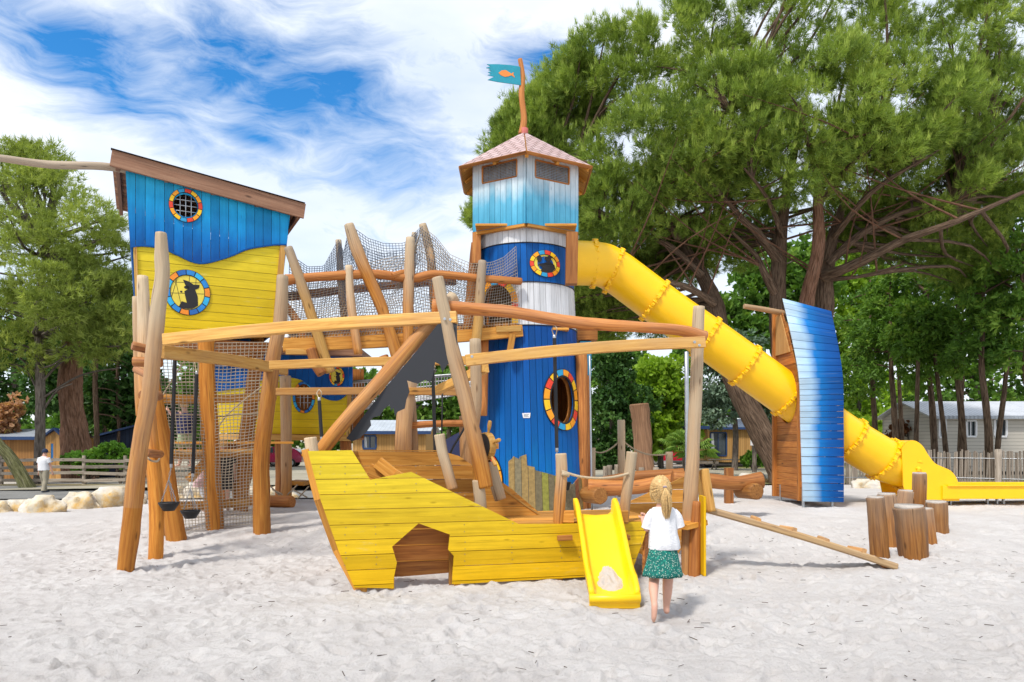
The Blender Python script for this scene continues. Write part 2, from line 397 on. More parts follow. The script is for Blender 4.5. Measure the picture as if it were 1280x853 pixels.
def porthole(parent, fr, px, py, r, w0, warm=True, glazed=True, sil=None, bars=False, n=14, ry=None, w=None):
    """round window: dark backing, coloured blocks, yellow disc with a dark figure or an open barred hole"""
    c=fr.uv(px,py); e=fr.uv(px+r,py); rx=abs(e[0]-c[0]); ryy=abs(fr.uv(px,py-(ry or r))[1]-c[1])
    w=w or rx*0.27
    m=MB(); ring(m,fr,c[0],c[1],rx,ryy,w,w0,0.018,n=56)
    win=m.build('window',M['ink'],parent)
    vals={True:[.1,.6,.35,.8,.1,.6,.35,.1,.6,.8,.35,.1,.6,.35],False:[.1,.35,.1,.8,.6,.35,.1,.35,.1,.6,.8,.1,.35,.6]}[warm]
    m=MB(); ring(m,fr,c[0],c[1],rx-w*0.09,ryy-w*0.09,w*0.80,w0+.018,0.006,n=56,segs=vals[:n],gap=0.05,a0=0.3,a1=0.3+2*math.pi)
    m.build('coloured_blocks',M['ring' if warm else 'ringb'],win)
    q=1-w/rx
    if glazed:
        m=MB(); slab(m,fr,ell(c[0],c[1],rx*q*1.01,ryy*q*1.01,36),w0+.001,.01); m.build('yellow_disc',M['disc'],win)
        m=MB()
        for s in (sil or []): slab(m,fr,[(c[0]+x*rx*q,c[1]+y*ryy*q) for x,y in s],w0+.0125,.003)
        if sil: m.build('painted_figure',M['ink'],win)
    if bars:
        m=MB()
        for k in (-.45,0,.45):
            h=math.sqrt(1-k*k)
            tube(m,[fr(c[0]+k*rx*q,c[1]-h*ryy*q,w0-.01),fr(c[0]+k*rx*q,c[1]+h*ryy*q,w0-.01)],.009,n=6,sub=2)
            tube(m,[fr(c[0]-h*rx*q,c[1]+k*ryy*q,w0-.02),fr(c[0]+h*rx*q,c[1]+k*ryy*q,w0-.02)],.009,n=6,sub=2)
        m.build('bar',M['steel'],win)
    return c,rx*q,ryy*q
# loose dark figures (a body, a hat brim, a bird on a wrist), in disc units
FIG1=[[(-.55,-.93),(-.35,-.55),(-.05,-.62),(-.15,-.2),(-.2,.05),(0,.2),(-.15,.45),(-.28,.75),(.1,.66),(.35,.5),(.72,.52),(.66,.3),(.45,.2),(.6,-.2),(.62,-.75),(.3,-.95),(0,-.99),(-.3,-.98)],ell(-.05,.3,.17,.1,10),ell(-.38,.02,.07,.06,8)]
FIG2=[[(-.75,-.25),(-.55,-.05),(-.3,.0),(.05,.15),(.45,.2),(.8,-.05),(.85,-.4),(.5,-.8),(0,-.95),(-.5,-.82),(-.3,-.4),(-.55,-.25)],ell(.2,.5,.3,.22,12),ell(.42,.72,.25,.13,10),ell(-.55,.45,.2,.36,12),[(.05,.2),(.4,.2),(.3,.5),(.1,.5)]]

# ================================================================== the tall hut on stilts (left)
hut=thing('lookout_hut','tall slanted hut on stilts with wavy blue upper wall over yellow boards','playground hut',tuple(GD(262,13.6)))
hf=Frame((-6.9,12.75,0),(0.89,0.46,0),(0,0,1)); U1=hf.U; W1=hf.W
curve=[(358,306),(342,306),(310,311),(285,321),(250,329),(221,318),(202,310),(177,307),(163,309)]
cu=smooth_poly(UV(hf,*curve))
yb=UV(hf,(171,418),(343,414))
yel=[yb[0],yb[1]]+[(p[0],p[1]) for p in UV(hf,(352,300),(166,300))]
hole_c=hf.uv(232,258)
hw=MB(); bar_h=hf.uv(234,366); 
strips(hw,hf,yel,width=.165,axis='h',gap=.007,t=.03,w0=-.03)
# shift the colour ramp to the panel
for i,p in enumerate(hw.pc): hw.pc[i]=(p[0],p[1]-yb[0][1],0)
hw.build('yellow_wall',M['yellow'],hut)
bl=UV(hf,(157,214))+[hf.uv(362,270)]+cu
ox=abs(hf.uv(232+15,258)[0]-hole_c[0]); 
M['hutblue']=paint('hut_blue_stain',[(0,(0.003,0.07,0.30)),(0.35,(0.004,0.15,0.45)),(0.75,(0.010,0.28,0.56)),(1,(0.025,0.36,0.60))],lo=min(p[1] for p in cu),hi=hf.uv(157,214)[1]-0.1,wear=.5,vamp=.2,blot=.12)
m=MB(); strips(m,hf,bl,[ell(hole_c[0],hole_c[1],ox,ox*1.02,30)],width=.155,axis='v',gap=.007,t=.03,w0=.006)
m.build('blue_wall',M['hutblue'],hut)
m=MB(); ring_pts=cu
for i in range(len(cu)-1):
    a,b=cu[i],cu[i+1]
    beam(m,hf(a[0],a[1]-.012,.022),hf(b[0],b[1]-.012,.022),.045,.03,var=.3,bev=.003)
m.build('wave_trim',M['bluedeep'],hut)
porthole(hut,hf,232,258,21,.037,True,glazed=False,bars=True,n=14)
porthole(hut,hf,234.5,366,28.5,.002,False,glazed=True,sil=FIG1,n=14)
m=MB()
cc=hf.uv(234.5,366)
for (a,b,c,d) in ((-.9,.45,.6,.55),(-.95,-.1,.9,0),(-.6,.75,-.25,-.9),(-.45,.8,-.8,-.5),(.1,.95,.05,.3),(.4,.85,.38,.4)):
    k=.36; beam(m,hf(cc[0]+a*k,cc[1]+b*k,.0135),hf(cc[0]+c*k,cc[1]+d*k,.0135),.008,.004,up=W1,bev=.001)
m.build('rigging_lines',M['ink'],hut)
# corner boards, bottom rail, side and back walls, floor
a=UV(hf,(347,414),(355,306),(353,414))
m=MB(); slab(m,hf,UV(hf,(340,414),(349,414),(357,306),(350,306)),.004,.03); m.build('corner_board',M['pale'],hut)
m=MB(); slab(m,hf,UV(hf,(167,309),(171,309),(175,420),(171,420)),.004,.03); m.build('corner_board',M['pale'],hut)
m=MB(); beam(m,hf(yb[0][0],yb[0][1]-.06,-.02),hf(yb[1][0],yb[1][1]-.06,-.02),.12,.12); m.build('sill_beam',M['pale'],hut)
DB=2.5
for px0,px1,py0,py1,nm in ((157,172,214,420,'side_wall'),(361,345,271,414,'side_wall')):
    t_=hf.uv(px0,py0); b_=hf.uv(px1,py1)
    m=MB(); A=hf(b_[0],b_[1],-.05); B=hf(t_[0],t_[1],-.05); n_=9
    for k in range(n_):
        q0=(k+.02)/n_*DB; q1=(k+.98)/n_*DB
        p=[A-W1*q0,A-W1*q1,B-W1*q1,B-W1*q0]
        v=random.random(); th=U1*.03
        ii=[m.vert(x,(0,0,j),(0,x.z-1,0)) for j,x in enumerate(p)]+[m.vert(x+th,(0,0,j),(0,x.z-1,0)) for j,x in enumerate(p)]
        for f in ((0,1,2,3),(7,6,5,4),(0,4,5,1),(2,6,7,3),(1,5,6,2),(0,3,7,4)): m.face([ii[z] for z in f],v)
    m.build(nm,M['bluedeep'],hut)
m=MB(); strips(m,Frame(hf(0,0,-DB-.05),U1,(0,0,1)),[yb[0],yb[1],hf.uv(361,275),hf.uv(157,214)],width=.2,axis='v'); m.build('back_wall',M['bluedeep'],hut)
m=MB()
for k in range(14): beam(m,hf(yb[0][0],yb[0][1]-.03,-.1-k*DB/14),hf(yb[1][0],yb[0][1]-.03,-.1-k*DB/14),DB/14-.02,.04)
m.build('floor',M['brownpanel'],hut)
# roof: slanted slab with a heavy fascia
r0=hf.uv(139,201); r1=hf.uv(379,267)
def roofp(t,w,h): return hf(r0[0]+(r1[0]-r0[0])*t,r0[1]+(r1[1]-r0[1])*t+h,w)
m=MB()
for k in range(16):
    w0_=.1-k*.19
    beam(m,roofp(0.004,w0_-.09,.0),roofp(.996,w0_-.09,0),.18,.04)
m.build('roof',M['roofwood'],hut)
m=MB(); beam(m,roofp(0,.14,.0),roofp(1,.14,-.0),.05,.29,up=(roofp(0,0,1)-roofp(0,0,0)),nseg=6); m.build('fascia_board',M['roofwood'],hut)
m=MB(); beam(m,roofp(0,.15,.152),roofp(1,.15,.152),.10,.012,nseg=1); m.build('roofing_felt',M['black'],hut)
m=MB()
for k in range(5):
    t=.03+k*.235; beam(m,roofp(t,.1,-.08),roofp(t,-2.9,-.08),.07,.11)
m.build('rafter',M['roofwood'],hut)
pA=roofp(0,-.1,-.09); 
m=MB(); tube(m,[pA+U1*.5,pA-U1*.15,P(60,206,12.4),P(0,198,12.0),P(-60,195,11.7)],[.07,.07,.065,.06,.055],wob=.12,gr=(1,1)); m.build('jutting_pole',M['greywood'],hut)
# legs
def leg(parent,name,pts,rads,grs=(0,0),mat='robinia',wob=.16,**k):
    m=MB(); tube(m,pts,rads,n=14,wob=wob,gr=grs,**k); return m.build(name,M[mat],parent)
def bur(px,py,D=None,d=.25):
    g=G(px,py) if D is None else GD(px,D); return g-Vector((0,0,d))
g=G(220,676); D0=g.y
leg(hut,'leg',[bur(220,676),g,P(207,590,D0),P(196,520,D0+.02),P(188,470,D0+.1),P(182,400,D0+.3)],[.15,.15,.15,.14,.12,.1])
g=G(200,666); leg(hut,'leg',[bur(203,667),P(196,610,g.y),P(188,540,g.y),P(184,470,g.y),P(182,420,g.y)],[.15,.15,.14,.13,.12])
g=G(327,666); leg(hut,'leg',[bur(327,667),P(327,620,g.y),P(327,570,g.y),P(335,500,g.y),P(343,440,g.y),P(350,400,g.y+.05),P(353,345,g.y+.15)],[.14,.14,.135,.13,.12,.11,.09],(0,0,0,.05,.35,.7,1))
g=G(270,661); leg(hut,'leg',[bur(270,661),P(266,610,g.y),P(262,540,g.y),P(258,470,g.y),P(257,420,g.y)],[.15,.15,.145,.14,.13])
g=GD(301,15.2); leg(hut,'leg',[bur(301,0,15.2),P(302,600,15.2),P(314,500,15.2),P(321,440,15.2),P(322,400,15.2)],[.16,.16,.15,.14,.13])
# inner platforms and cross beams
m=MB()
for (a,b,y0,y1,Da,Db) in ((182,345,498,496,13.2,14.4),(176,330,567,565,13.0,14.2),(196,312,632,628,13.3,14.6)):
    tube(m,[P(a,y0,Da),P((a+b)/2,(y0+y1)/2+2,(Da+Db)/2),P(b,y1,Db)],.085,wob=.1)
m.build('cross_beam',M['oak'],hut)
m=MB(); fl=GD(262,13.9).z+1.45
for k in range(9):
    a=hf(.75,fl,-.35-k*.16); b=hf(3.0,fl,-.35-k*.16)
    if k in (6,7): continue
    beam(m,a,b,.145,.045)
m.build('platform',M['oak'],hut)
bf=Frame(P(322,640,15.7),(.9,.44,0),(0,0,1))
m=MB(); strips(m,bf,UV(bf,(284,556),(316,540),(322,560),(314,600),(304,636),(292,636)),width=.2,axis='h',t=.05); m.build('climbing_board',M['brownpanel'],hut)
m=MB(); beam(m,P(236,600,13.5),P(262,572,13.9),.12,.13); beam(m,P(262,640,13.6),P(272,600,14),.12,.13); m.build('brace',M['oak'],hut)
# rope net in front
na,nb=GD(221,12.35)+Vector((0,0,.02)),GD(325,13.0)+Vector((0,0,.05)); nc,nd=P(344,428,13.0),P(196,430,12.6)
def netf(u,v):
    a=Vector(na).lerp(Vector(nb),u); b=nd.lerp(nc,u)
    p=a.lerp(b,v); e=math.sin(math.pi*u)*math.sin(math.pi*v)
    left=.38*math.sin(math.pi*v)*(1-u)   # follows the leaning leg
    return p+Vector((mnoise.noise(Vector((u*6,v*6,2)))*.05*e-left*0.0,-.06*e,mnoise.noise(Vector((u*6,v*6,8)))*.05*e-.05*e))
m=MB(); netting(m,netf,27,58,.0062); m.build('rope_net',M['netrope'],hut)
m=MB()
for v in (.42,.62,.8): tube(m,[netf(i/8,v)+Vector((0,.25,0)) for i in range(9)],.014,n=6,sub=2)
tube(m,[P(200,500,13.2),P(228,455,13.4),P(243,442,13.3)],.014,n=6); tube(m,[P(345,470,13.4),P(283,520,13.9),P(262,560,13.7)],.014,n=6)
m.build('climbing_rope',M['rope'],hut)
for (px,py,D) in ((201,585,12.05),(325,578,12.87),(333,500,12.86)):
    m=MB(); c=P(px,py,D); tube(m,[c,c+Vector((0,-.02,0))],.025,n=10,sub=1,cap=True,rnd=0); m.build('bolt',M['steel'],hut)
for (px,py,D) in ((217,661,12.0),(325,655,12.83)):
    m=MB(); box(m,P(px,py,D),.08,.01,.03); m.build('marker_plate',M['black'],hut)

# ================================================================== front left post frame with the long beams
pf=thing('post_frame','leaning grey log post carrying two long squared beams, furthest left','climbing frame',tuple(GD(157,9.2)))
g=G(157,716)
leg(pf,'post',[g-Vector((0,0,.3)),g,P(166,640,9.2),P(171,590,9.2),P(178,540,9.2),P(187,490,9.2),P(193,430,9.2),P(197,390,9.2),P(203,345,9.2),P(202,320,9.2),P(201,291,9.2)],[.105,.105,.105,.105,.10,.10,.10,.095,.085,.083,.065],(0,0,0,.1,.25,.4,.7,.95,1,1,1))
leg(pf,'post',[GD(192,10.2)-Vector((0,0,.3)),P(196,640,10.25),P(186,520,10.3),P(181,450,10.3),P(180,400,10.3),P(178,345,10.3)],[.1,.1,.1,.1,.09,.07],(0,0,.1,.4,1,1))
leg(pf,'post',[P(176,520,10.9),P(173,450,10.9),P(170,371,10.9)],[.07,.07,.05],(0,.5,1))
m=MB(); beam(m,P(206,425,9.05),P(571,397,8.75),.12,.14,nseg=10,sag=.035,gr=.05); m.build('beam',M['pale'],pf)
m=MB(); beam(m,P(200,440,9.42),P(356,463,12.8),.13,.17,nseg=6,sag=.03,gr=.05); m.build('beam',M['pale'],pf)
for (a,b,Da,Db,r) in (((165,432),(189,438),9.45,9.6,.06),((166,452),(203,453),9.4,9.5,.065),((170,462),(186,470),10,9.6,.05),((178,494),(199,495),9.8,10.2,.07),((181,566),(200,568),9.6,10.4,.06)):
    m=MB(); tube(m,[P(*a,Da),P(*b,Db)],r,wob=.1,gr=(.1,.1)); m.build('peg',M['redlog'],pf)
m=MB(); tube(m,[P(184,572,9.45),P(189,576,9.35),P(196,577,9.35),P(199,574,9.5)],.014,n=6); m.build('rope_loop',M['rope'],pf)

# ------- bucket hoists
def hoist(px,top,strap0,strap1,bk,D,label,cat='bucket hoist'):
    h=thing('bucket_hoist',label,cat,tuple(P(px,bk if bk else strap1,D)),'bucket hoists hanging from the beams')
    dx=-5*(1 if bk else 0)
    m=MB(); tube(m,[P(px,top,D),P(px+3,top+4,D-.05),P(px+2,strap0-4,D),P(px,strap0,D)],.007,n=6); tube(m,[P(px,top,D+.1),P(px-3,top+5,D+.05),P(px-1,strap0-4,D),P(px,strap0,D)],.007,n=6); m.build('rope_loop',M['rope'],h)
    bx=px+(dx if bk else 3)
    m=MB(); beam(m,P(px,strap0,D),P(bx,strap1,D),.045,.045,up=Vector((0,1,0)),bev=.01); m.build('rubber_strap',M['black'],h)
    m=MB(); tube(m,[P(px,strap0-4,D),P(px,strap0+3,D)],.022,n=8,sub=1); tube(m,[P(bx,strap1-2,D),P(bx,strap1+5,D)],.02,n=8,sub=1)
    if not bk: tube(m,[P(bx,strap1+4,D),P(bx,strap1+12,D)],.008,n=6,sub=1)
    m.build('shackle',M['steel'],h)
    if bk:
        m=MB(); c=P(bx-3,bk,D)
        def chain(p,q):
            L=(q-p).length; k=max(2,int(L/.045))
            for i in range(k):
                a=p.lerp(q,i/k); b=p.lerp(q,(i+1.25)/k); s=Vector((.012,0,0)) if i%2 else Vector((0,.012,0))
                tube(m,[a,a+(b-a)*.5+s,b],.004,n=4,sub=2,cap=False); tube(m,[a,a+(b-a)*.5-s,b],.004,n=4,sub=2,cap=False)
        top_=P(bx,strap1+4,D); mid=c+Vector((0,0,.32)); chain(top_,mid)
        for dx_,dy_ in ((-.1,0),(.1,0),(0,.1)): chain(mid,c+Vector((dx_,dy_,.01)))
        m.build('chain',M['steel'],h)
        m=MB(); prof=[(.075,-.12),(.125,0),(.14,0),(.14,-.015),(.128,-.018)]
        rr=[]
        for (r,z) in [(0,-.12)]+prof[:1]+prof[3:4]+prof[1:3][::-1]+[(.118,0),(.07,-.11),(0,-.11)]:
            rr.append([m.vert(c+Vector((math.cos(t)*max(r,.001),math.sin(t)*max(r,.001),z))) for t in [2*math.pi*k/20 for k in range(20)]])
        for i in range(len(rr)-1):
            for k in range(20): m.face((rr[i][k],rr[i][(k+1)%20],rr[i+1][(k+1)%20],rr[i+1][k]),.5,True)
        m.build('bucket',M['black'],h)
    return h
hoist(219,436,441,580,628,10.1,'black rubber bucket on a chain under a long strap, nearer the leaning grey post')
hoist(246,440,468,592,638,10.6,'black rubber bucket on a chain hanging lowest, closer to the middle of the rope net')

# ================================================================== lighthouse
TC=Vector((0.29,16.0,0)); TB=gz(.3,15)
def tr(z): 
    t=(z-TB)/5.9; return 1.20-.16*t
def tcx(z): return TC.x+.13-.14*(z-TB)/5.9
class Tower:
    """wrapped surface: u = arc length from the camera side, v = height"""
    def __init__(s,extra=0): s.e=extra
    def __call__(s,u,v,w=0):
        a=u/1.12; r=tr(v)+w+s.e
        return Vector((tcx(v)+math.sin(a)*r,TC.y-math.cos(a)*r,v))
    def uv(s,px,py):
        o=Vector((0,0,CH)); d=(P(px,py,1.0)-o)
        D=14.0
        while D<16.5:
            q=o+d*D; r=math.hypot(q.x-tcx(q.z),q.y-TC.y)
            if r<=tr(q.z)+s.e: break
            D+=.004
        q=o+d*D; return (1.12*math.atan2(q.x-tcx(q.z),TC.y-q.y),q.z)
T=Tower(); TW=2*math.pi*1.12
lh=thing('lighthouse_tower','blue and white striped lighthouse play tower with boarded octagonal head and flag','play tower',(TC.x,TC.y,TB))
zs=dict(b0=TB+.02,b1=4.08,b2=4.98,b3=5.80,b4=6.18)
half=TW/2-.02
def rect(v0,v1): return [(-half,v0),(half,v0),(half,v1),(-half,v1)]
d_o=T.uv(704,500); drx=abs(T.uv(718,500)[0]-T.uv(690,500)[0])/2*1.0; dry=.50
doorl=T.uv(625,375); doorlow=T.uv(626,600)
D1=ell(d_o[0],d_o[1],drx*1.0,dry,32)
du=doorl[0]-.12
arch=[(du-.42,4.09)]+[(du-.42+.84*(1-math.cos(math.pi*k/14))/2*1.0,4.55+.42*math.sin(math.pi*k/14)) for k in range(15)]+[(du+.42,4.09)]
lowu=T.uv(608,600)[0]
lowc=ell(lowu,.82,.34,.52,26)
m=MB(); strips(m,T,rect(zs['b0'],zs['b1']),[D1,lowc],width=.135,axis='v',gap=.008,t=.03,w0=-.03,cuts=[1.5,3.0]); m.build('blue_wall',M['blue'],lh)
m=MB(); strips(m,T,[(-half,zs['b1']+.006),(du-.42,zs['b1']+.006)]+arch[1:-1]+[(du+.42,zs['b1']+.006),(half,zs['b1']+.006),(half,zs['b2']),(-half,zs['b2'])],width=.135,axis='v',gap=.008,t=.03,w0=-.03); m.build('white_band',M['white'],lh)
m=MB(); strips(m,T,rect(zs['b2']+.006,zs['b3']),[],width=.135,axis='v',gap=.008,t=.03,w0=-.03); m.build('blue_band',M['bluedeep'],lh)
m=MB(); strips(m,T,rect(zs['b3']+.006,zs['b4']),[],width=.135,axis='v',gap=.008,t=.03,w0=-.03); m.build('white_band',M['white'],lh)
for z in (zs['b1'],zs['b2'],zs['b3']):
    m=MB(); tube(m,[T(u/40*half,z,.004) for u in range(-40,41)],.012,n=6,sub=1); m.build('band_trim',M['ink'],lh)
# wooden lining seen through the openings
m=MB(); strips(m,Tower(-.12),rect(zs['b0'],zs['b4']),[ell(d_o[0],d_o[1],drx*.93,dry*.96,32),[(du-.4,4.1)]+arch[1:-1]+[(du+.4,4.1)],ell(lowu,.82,.32,.5,26)],width=.16,axis='v',gap=.004,t=.02,cuts=[1.5,3.0]); m.build('inner_lining',M['brownpanel'],lh)
m=MB(); 
for k in range(12): beam(m,(TC.x-.9,15.1+k*.15,4.02),(TC.x+.9,15.1+k*.15,4.02),.13,.05)
m.build('landing_floor',M['oak'],lh)
# big oval opening
seg=[.1,.6,.35,.1,.8,.6,.35,.1,.6,.1,.35,.8,.6,.1,.35,.6]
m=MB(); ring(m,T,d_o[0],d_o[1],drx+.15,dry+.15,.17,.0,.03,n=64); w_=m.build('oval_opening',M['ink'],lh)
m=MB(); ring(m,T,d_o[0],d_o[1],drx+.135,dry+.135,.12,.03,.008,n=64,segs=seg,gap=.04); m.build('coloured_blocks',M['ring'],w_)
m=MB(); ring(m,T,lowu,.82,.47,.66,.15,.0,.03,n=64); w_=m.build('crawl_opening',M['ink'],lh)
m=MB(); ring(m,T,lowu,.82,.455,.645,.12,.03,.008,n=64,segs=seg,gap=.04); m.build('coloured_blocks',M['ring'],w_)
m=MB(); ring(m,T,du,4.55,.54,.54,.13,.0,.04,n=40,segs=[.1,.6,.35,.8,.1,.6,.35],gap=.05,a0=0,a1=math.pi)
for k,v in enumerate((.6,.1,.35)): 
    z=4.12+k*.14
    for s in (-1,1): slab(m,T,[(du+s*.475-.06,z),(du+s*.475+.06,z),(du+s*.475+.06,z+.13),(du+s*.475-.06,z+.13)],0,.04,v)
m.build('doorway',M['ring'],lh)
c,_,_=porthole(lh,T,682,330,17,.002,True,glazed=True,sil=FIG2,n=14)
# coloured skirting boards
tops=[(636,600),(636,577),(641,573),(642,570.5),(649,574),(650,571),(658,568),(659,582),(668,584),(669,588),(688,593),(697,596),(705,600),(715,606),(722,597),(728,602),(733,612),(737,626)]
b=[T.uv(636,600)[0],T.uv(733,630)[0]]
tp=[T.uv(x,y) for x,y in tops[1:-1]]
tp=[(min(p[0],b[1]),p[1]) for p in tp]
m=MB(); strips(m,T,[(tp[0][0],zs['b0'])]+[(b[1]+.25,zs['b0']),(b[1]+.25,.45)]+tp[::-1],width=.13,axis='v',gap=.006,t=.028,w0=.004)
M['skirt']=rampmat('stained_skirting',[(0.30,0.20,0.07),(0.30,0.10,0.035),(0.21,0.19,0.03),(0.07,0.11,0.12),(0.16,0.13,0.07),(0.25,0.24,0.04),(0.20,0.17,0.10)],.6,.35)
m.build('skirting_boards',M['skirt'],lh)
m=MB(); s=T.uv(658,520); slab(m,T,[(s[0]-.085,s[1]+.055),(s[0]+.085,s[1]+.06),(s[0]+.07,s[1]-.045),(s[0]-.065,s[1]-.045)],.003,.006); sg=m.build('notice_plate',M['tee'],lh)
m=MB()
for k in range(3): beam(m,T(s[0]-.05,s[1]+.025-k*.022,.0095),T(s[0]+.05-.02*(k%2),s[1]+.025-k*.022,.0095),.002,.006,bev=.0005)
m.build('small_print',M['ink'],sg)
m=MB(); rr=[]
bc=T(*T.uv(702,606),.12)
for (r,z) in ((.001,-.11),(.08,-.11),(.12,.05),(.135,.05),(.12,.06),(.08,-.1),(.001,-.1)): rr.append([m.vert(bc+Vector((math.cos(t)*r,math.sin(t)*r,z))) for t in [2*math.pi*k/18 for k in range(18)]])
for i in range(len(rr)-1):
    for k in range(18): m.face((rr[i][k],rr[i][(k+1)%18],rr[i+1][(k+1)%18],rr[i+1][k]),.5,True)
tube(m,[bc+Vector((-.13,0,.05)),bc+Vector((-.05,.1,.12))],.01,n=5,sub=1)
m.build('sand_bucket',M['black'],lh)
# head: hexagonal room
HB,HT=6.13,7.56
hx=[Vector((TC.x+1.27*math.sin(k*math.pi/3),TC.y-1.27*math.cos(k*math.pi/3),0)) for k in range(6)]
M['head']=paint('head_stain',[(0,(0.06,0.34,0.54)),(0.35,(0.12,0.42,0.60)),(0.60,(0.47,0.58,0.64)),(1,(0.60,0.62,0.64))],lo=HB,hi=HT,wear=.6,vamp=.10,blot=.13)
for k in range(6):
    a=hx[k]; b=hx[(k+1)%6]; fr=Frame((a.x,a.y,0),(b-a),(0,0,1)); L=(b-a).length
    if fr.W.dot(Vector((a+b)/2-TC))<0:
        fr=Frame((b.x,b.y,0),(a-b),(0,0,1))
    vis = k in (0,5)
    cx_=L*(.51 if k==5 else .49); win=[(cx_-.42,7.12),(cx_+.42,7.12),(cx_+.42,7.47),(cx_-.42,7.47)]
    if k==0: # right face
        win=[(cx_-.42,7.10),(cx_+.42,7.10),(cx_+.42,7.46),(cx_-.42,7.46)]
    m=MB(); strips(m,fr,[(0.0,HB),(L,HB),(L,HT),(0.0,HT)],[win] if k in (0,5,1,4) else [],width=.135,axis='v',gap=.007,t=.03,w0=0)
    m.build('head_wall',M['head'],lh)
    m=MB(); beam(m,fr(0.03,HB-.03,-.02),fr(L-.03,HB-.03,-.02),.09,.07); m.build('head_sill',M['oak'],lh)
    if k in (0,5,1,4):
        m=MB(); x0,x1=win[0][0],win[1][0]; z0,z1=win[0][1],win[2][1]
        beam(m,fr(x0,z0,.02),fr(x1,z0,.02),.045,.03);beam(m,fr(x0,z1,.02),fr(x1,z1,.02),.045,.03);beam(m,fr(x0,z0+.016,.02),fr(x0,z1-.016,.02),.03,.045,up=fr.W);beam(m,fr(x1,z0+.016,.02),fr(x1,z1-.016,.02),.03,.045,up=fr.W)
        wf=m.build('window_frame',M['brownpanel'],lh)
        m=MB(); netting(m,lambda u,v:fr(x0+(x1-x0)*u,z0+(z1-z0)*v,.012+.004*math.sin(u*90)),26,11,.007); m.build('wire_mesh',M['steel'],wf)
m=MB(); 
for k in range(12):  beam(m,(TC.x-1.05,15.0+k*.17,6.16),(TC.x+1.05,15.0+k*.17,6.16),.16,.05)
m.build('head_floor',M['oak'],lh)
ew=[Vector((TC.x+1.6*math.sin(k*math.pi/3),TC.y-1.6*math.cos(k*math.pi/3),7.44)) for k in range(6)]
ap=Vector((TC.x-.02,TC.y,8.5))
M['shingle']=None
def shingle():
    m,nt=newmat('weathered_shingle'); n=N(nt); pc=n.attr('pc').outputs['Vector']
    br=n('ShaderNodeTexBrick',{'Vector':pc,'Scale':1.0,'Mortar Size':.012,'Brick Width':.22,'Row Height':.16,'Color1':(.46,.32,.31,1),'Color2':(.60,.46,.46,1),'Mortar':(.10,.06,.05,1)})
    f=n.noise(pc,6,5,.65); c=n.mix(n.rng_(f,.4,.7,0,.6),br.outputs[0],(.24,.13,.10))
    n.out(c,.75,bump=n.math('ADD',br.outputs['Fac'],f),bstr=.6,bdist=-.012); return m
M['shingle']=shingle()
for k in range(6):
    a,b=ew[k],ew[(k+1)%6]; m=MB(); n_=(b-a).cross(ap-a).normalized()
    if n_.z<0: n_=-n_
    L=(b-a).length; H_=((a+b)/2-ap).length
    top=[m.vert(a+n_*.04,(0,0,0),(0,0,0)),m.vert(b+n_*.04,(L,0,0),(L,0,0)),m.vert(ap+n_*.04,(L/2,0,H_),(L/2,H_,0))]
    m.face(top); 
    m.build('roof',M['shingle'],lh)
    m=MB(); tt=[m.vert(a,(0,0,0)),m.vert(b,(L,0,0)),m.vert(ap,(L/2,0,H_))]; bb=[m.vert(a-n_*.025,(0,0,0)),m.vert(b-n_*.025,(L,0,0)),m.vert(ap-n_*.025,(L/2,0,H_))]
    m.face(tt);m.face(bb[::-1]); m.face((tt[0],bb[0],bb[1],tt[1])); m.build('roof_lining',M['oak'],lh)
    m=MB(); beam(m,a+n_*.01,b+n_*.01,.03,.07,up=n_); m.build('eave_board',M['brownpanel'],lh)
    m=MB(); mid=(a+b)/2
    for q in (a.lerp(b,.02),a.lerp(b,.5)): beam(m,q+(ap-q)*.02-n_*.06,q+(ap-q)*.5-n_*.06,.07,.07)
    m.build('rafter',M['oak'],lh)
m=MB(); tube(m,[ap-Vector((0,0,.12)),ap+Vector((0,0,.12))],.09,n=12,sub=1); m.build('finial',plain('faded_red',(0.45,0.12,0.10),.7),lh)
m=MB(); tube(m,[P(652,168,16),P(655,150,16),P(652,120,16),P(653,95,16),P(650,74,16)],[.075,.07,.065,.06,.05],wob=.15); m.build('flagpole',M['redlog'],lh)
ff=Frame(P(650,100,15.95),(1,.12,0),(0,0,1))
fl_=[(650,84),(637,82),(622,81),(608.5,81),(613,83.5),(607.5,85.5),(613,86.5),(610.5,88),(614.5,89.5),(610,91),(614,93),(609.5,94.5),(618,96.5),(609.5,100.5),(622,103),(637,105),(651,107)]
m=MB(); slab(m,ff,UV(ff,*fl_),0,.02); fg=m.build('flag',plain('teal_board',(0.01,0.25,0.34),.6),lh)
m=MB(); slab(m,ff,UV(ff,(623,92),(627,89),(632,88.5),(636,91),(639,93),(642,91),(641.5,94),(643.5,98),(639,95),(635,96.5),(631,97),(626,95)),.0205,.006); m.build('painted_fish',plain('orange_fish',(0.70,0.22,0.04),.6),fg)
# brackets under the head
m=MB(); beam(m,P(714,356,14.95),P(715,292,14.95),.24,.24,up=Vector((0,1,0))); m.build('bracket_post',M['redlog'],lh)
m=MB(); beam(m,P(596,330,15.4),P(596,292,15.4),.18,.18,up=Vector((0,1,0))); m.build('bracket_post',M['redlog'],lh)
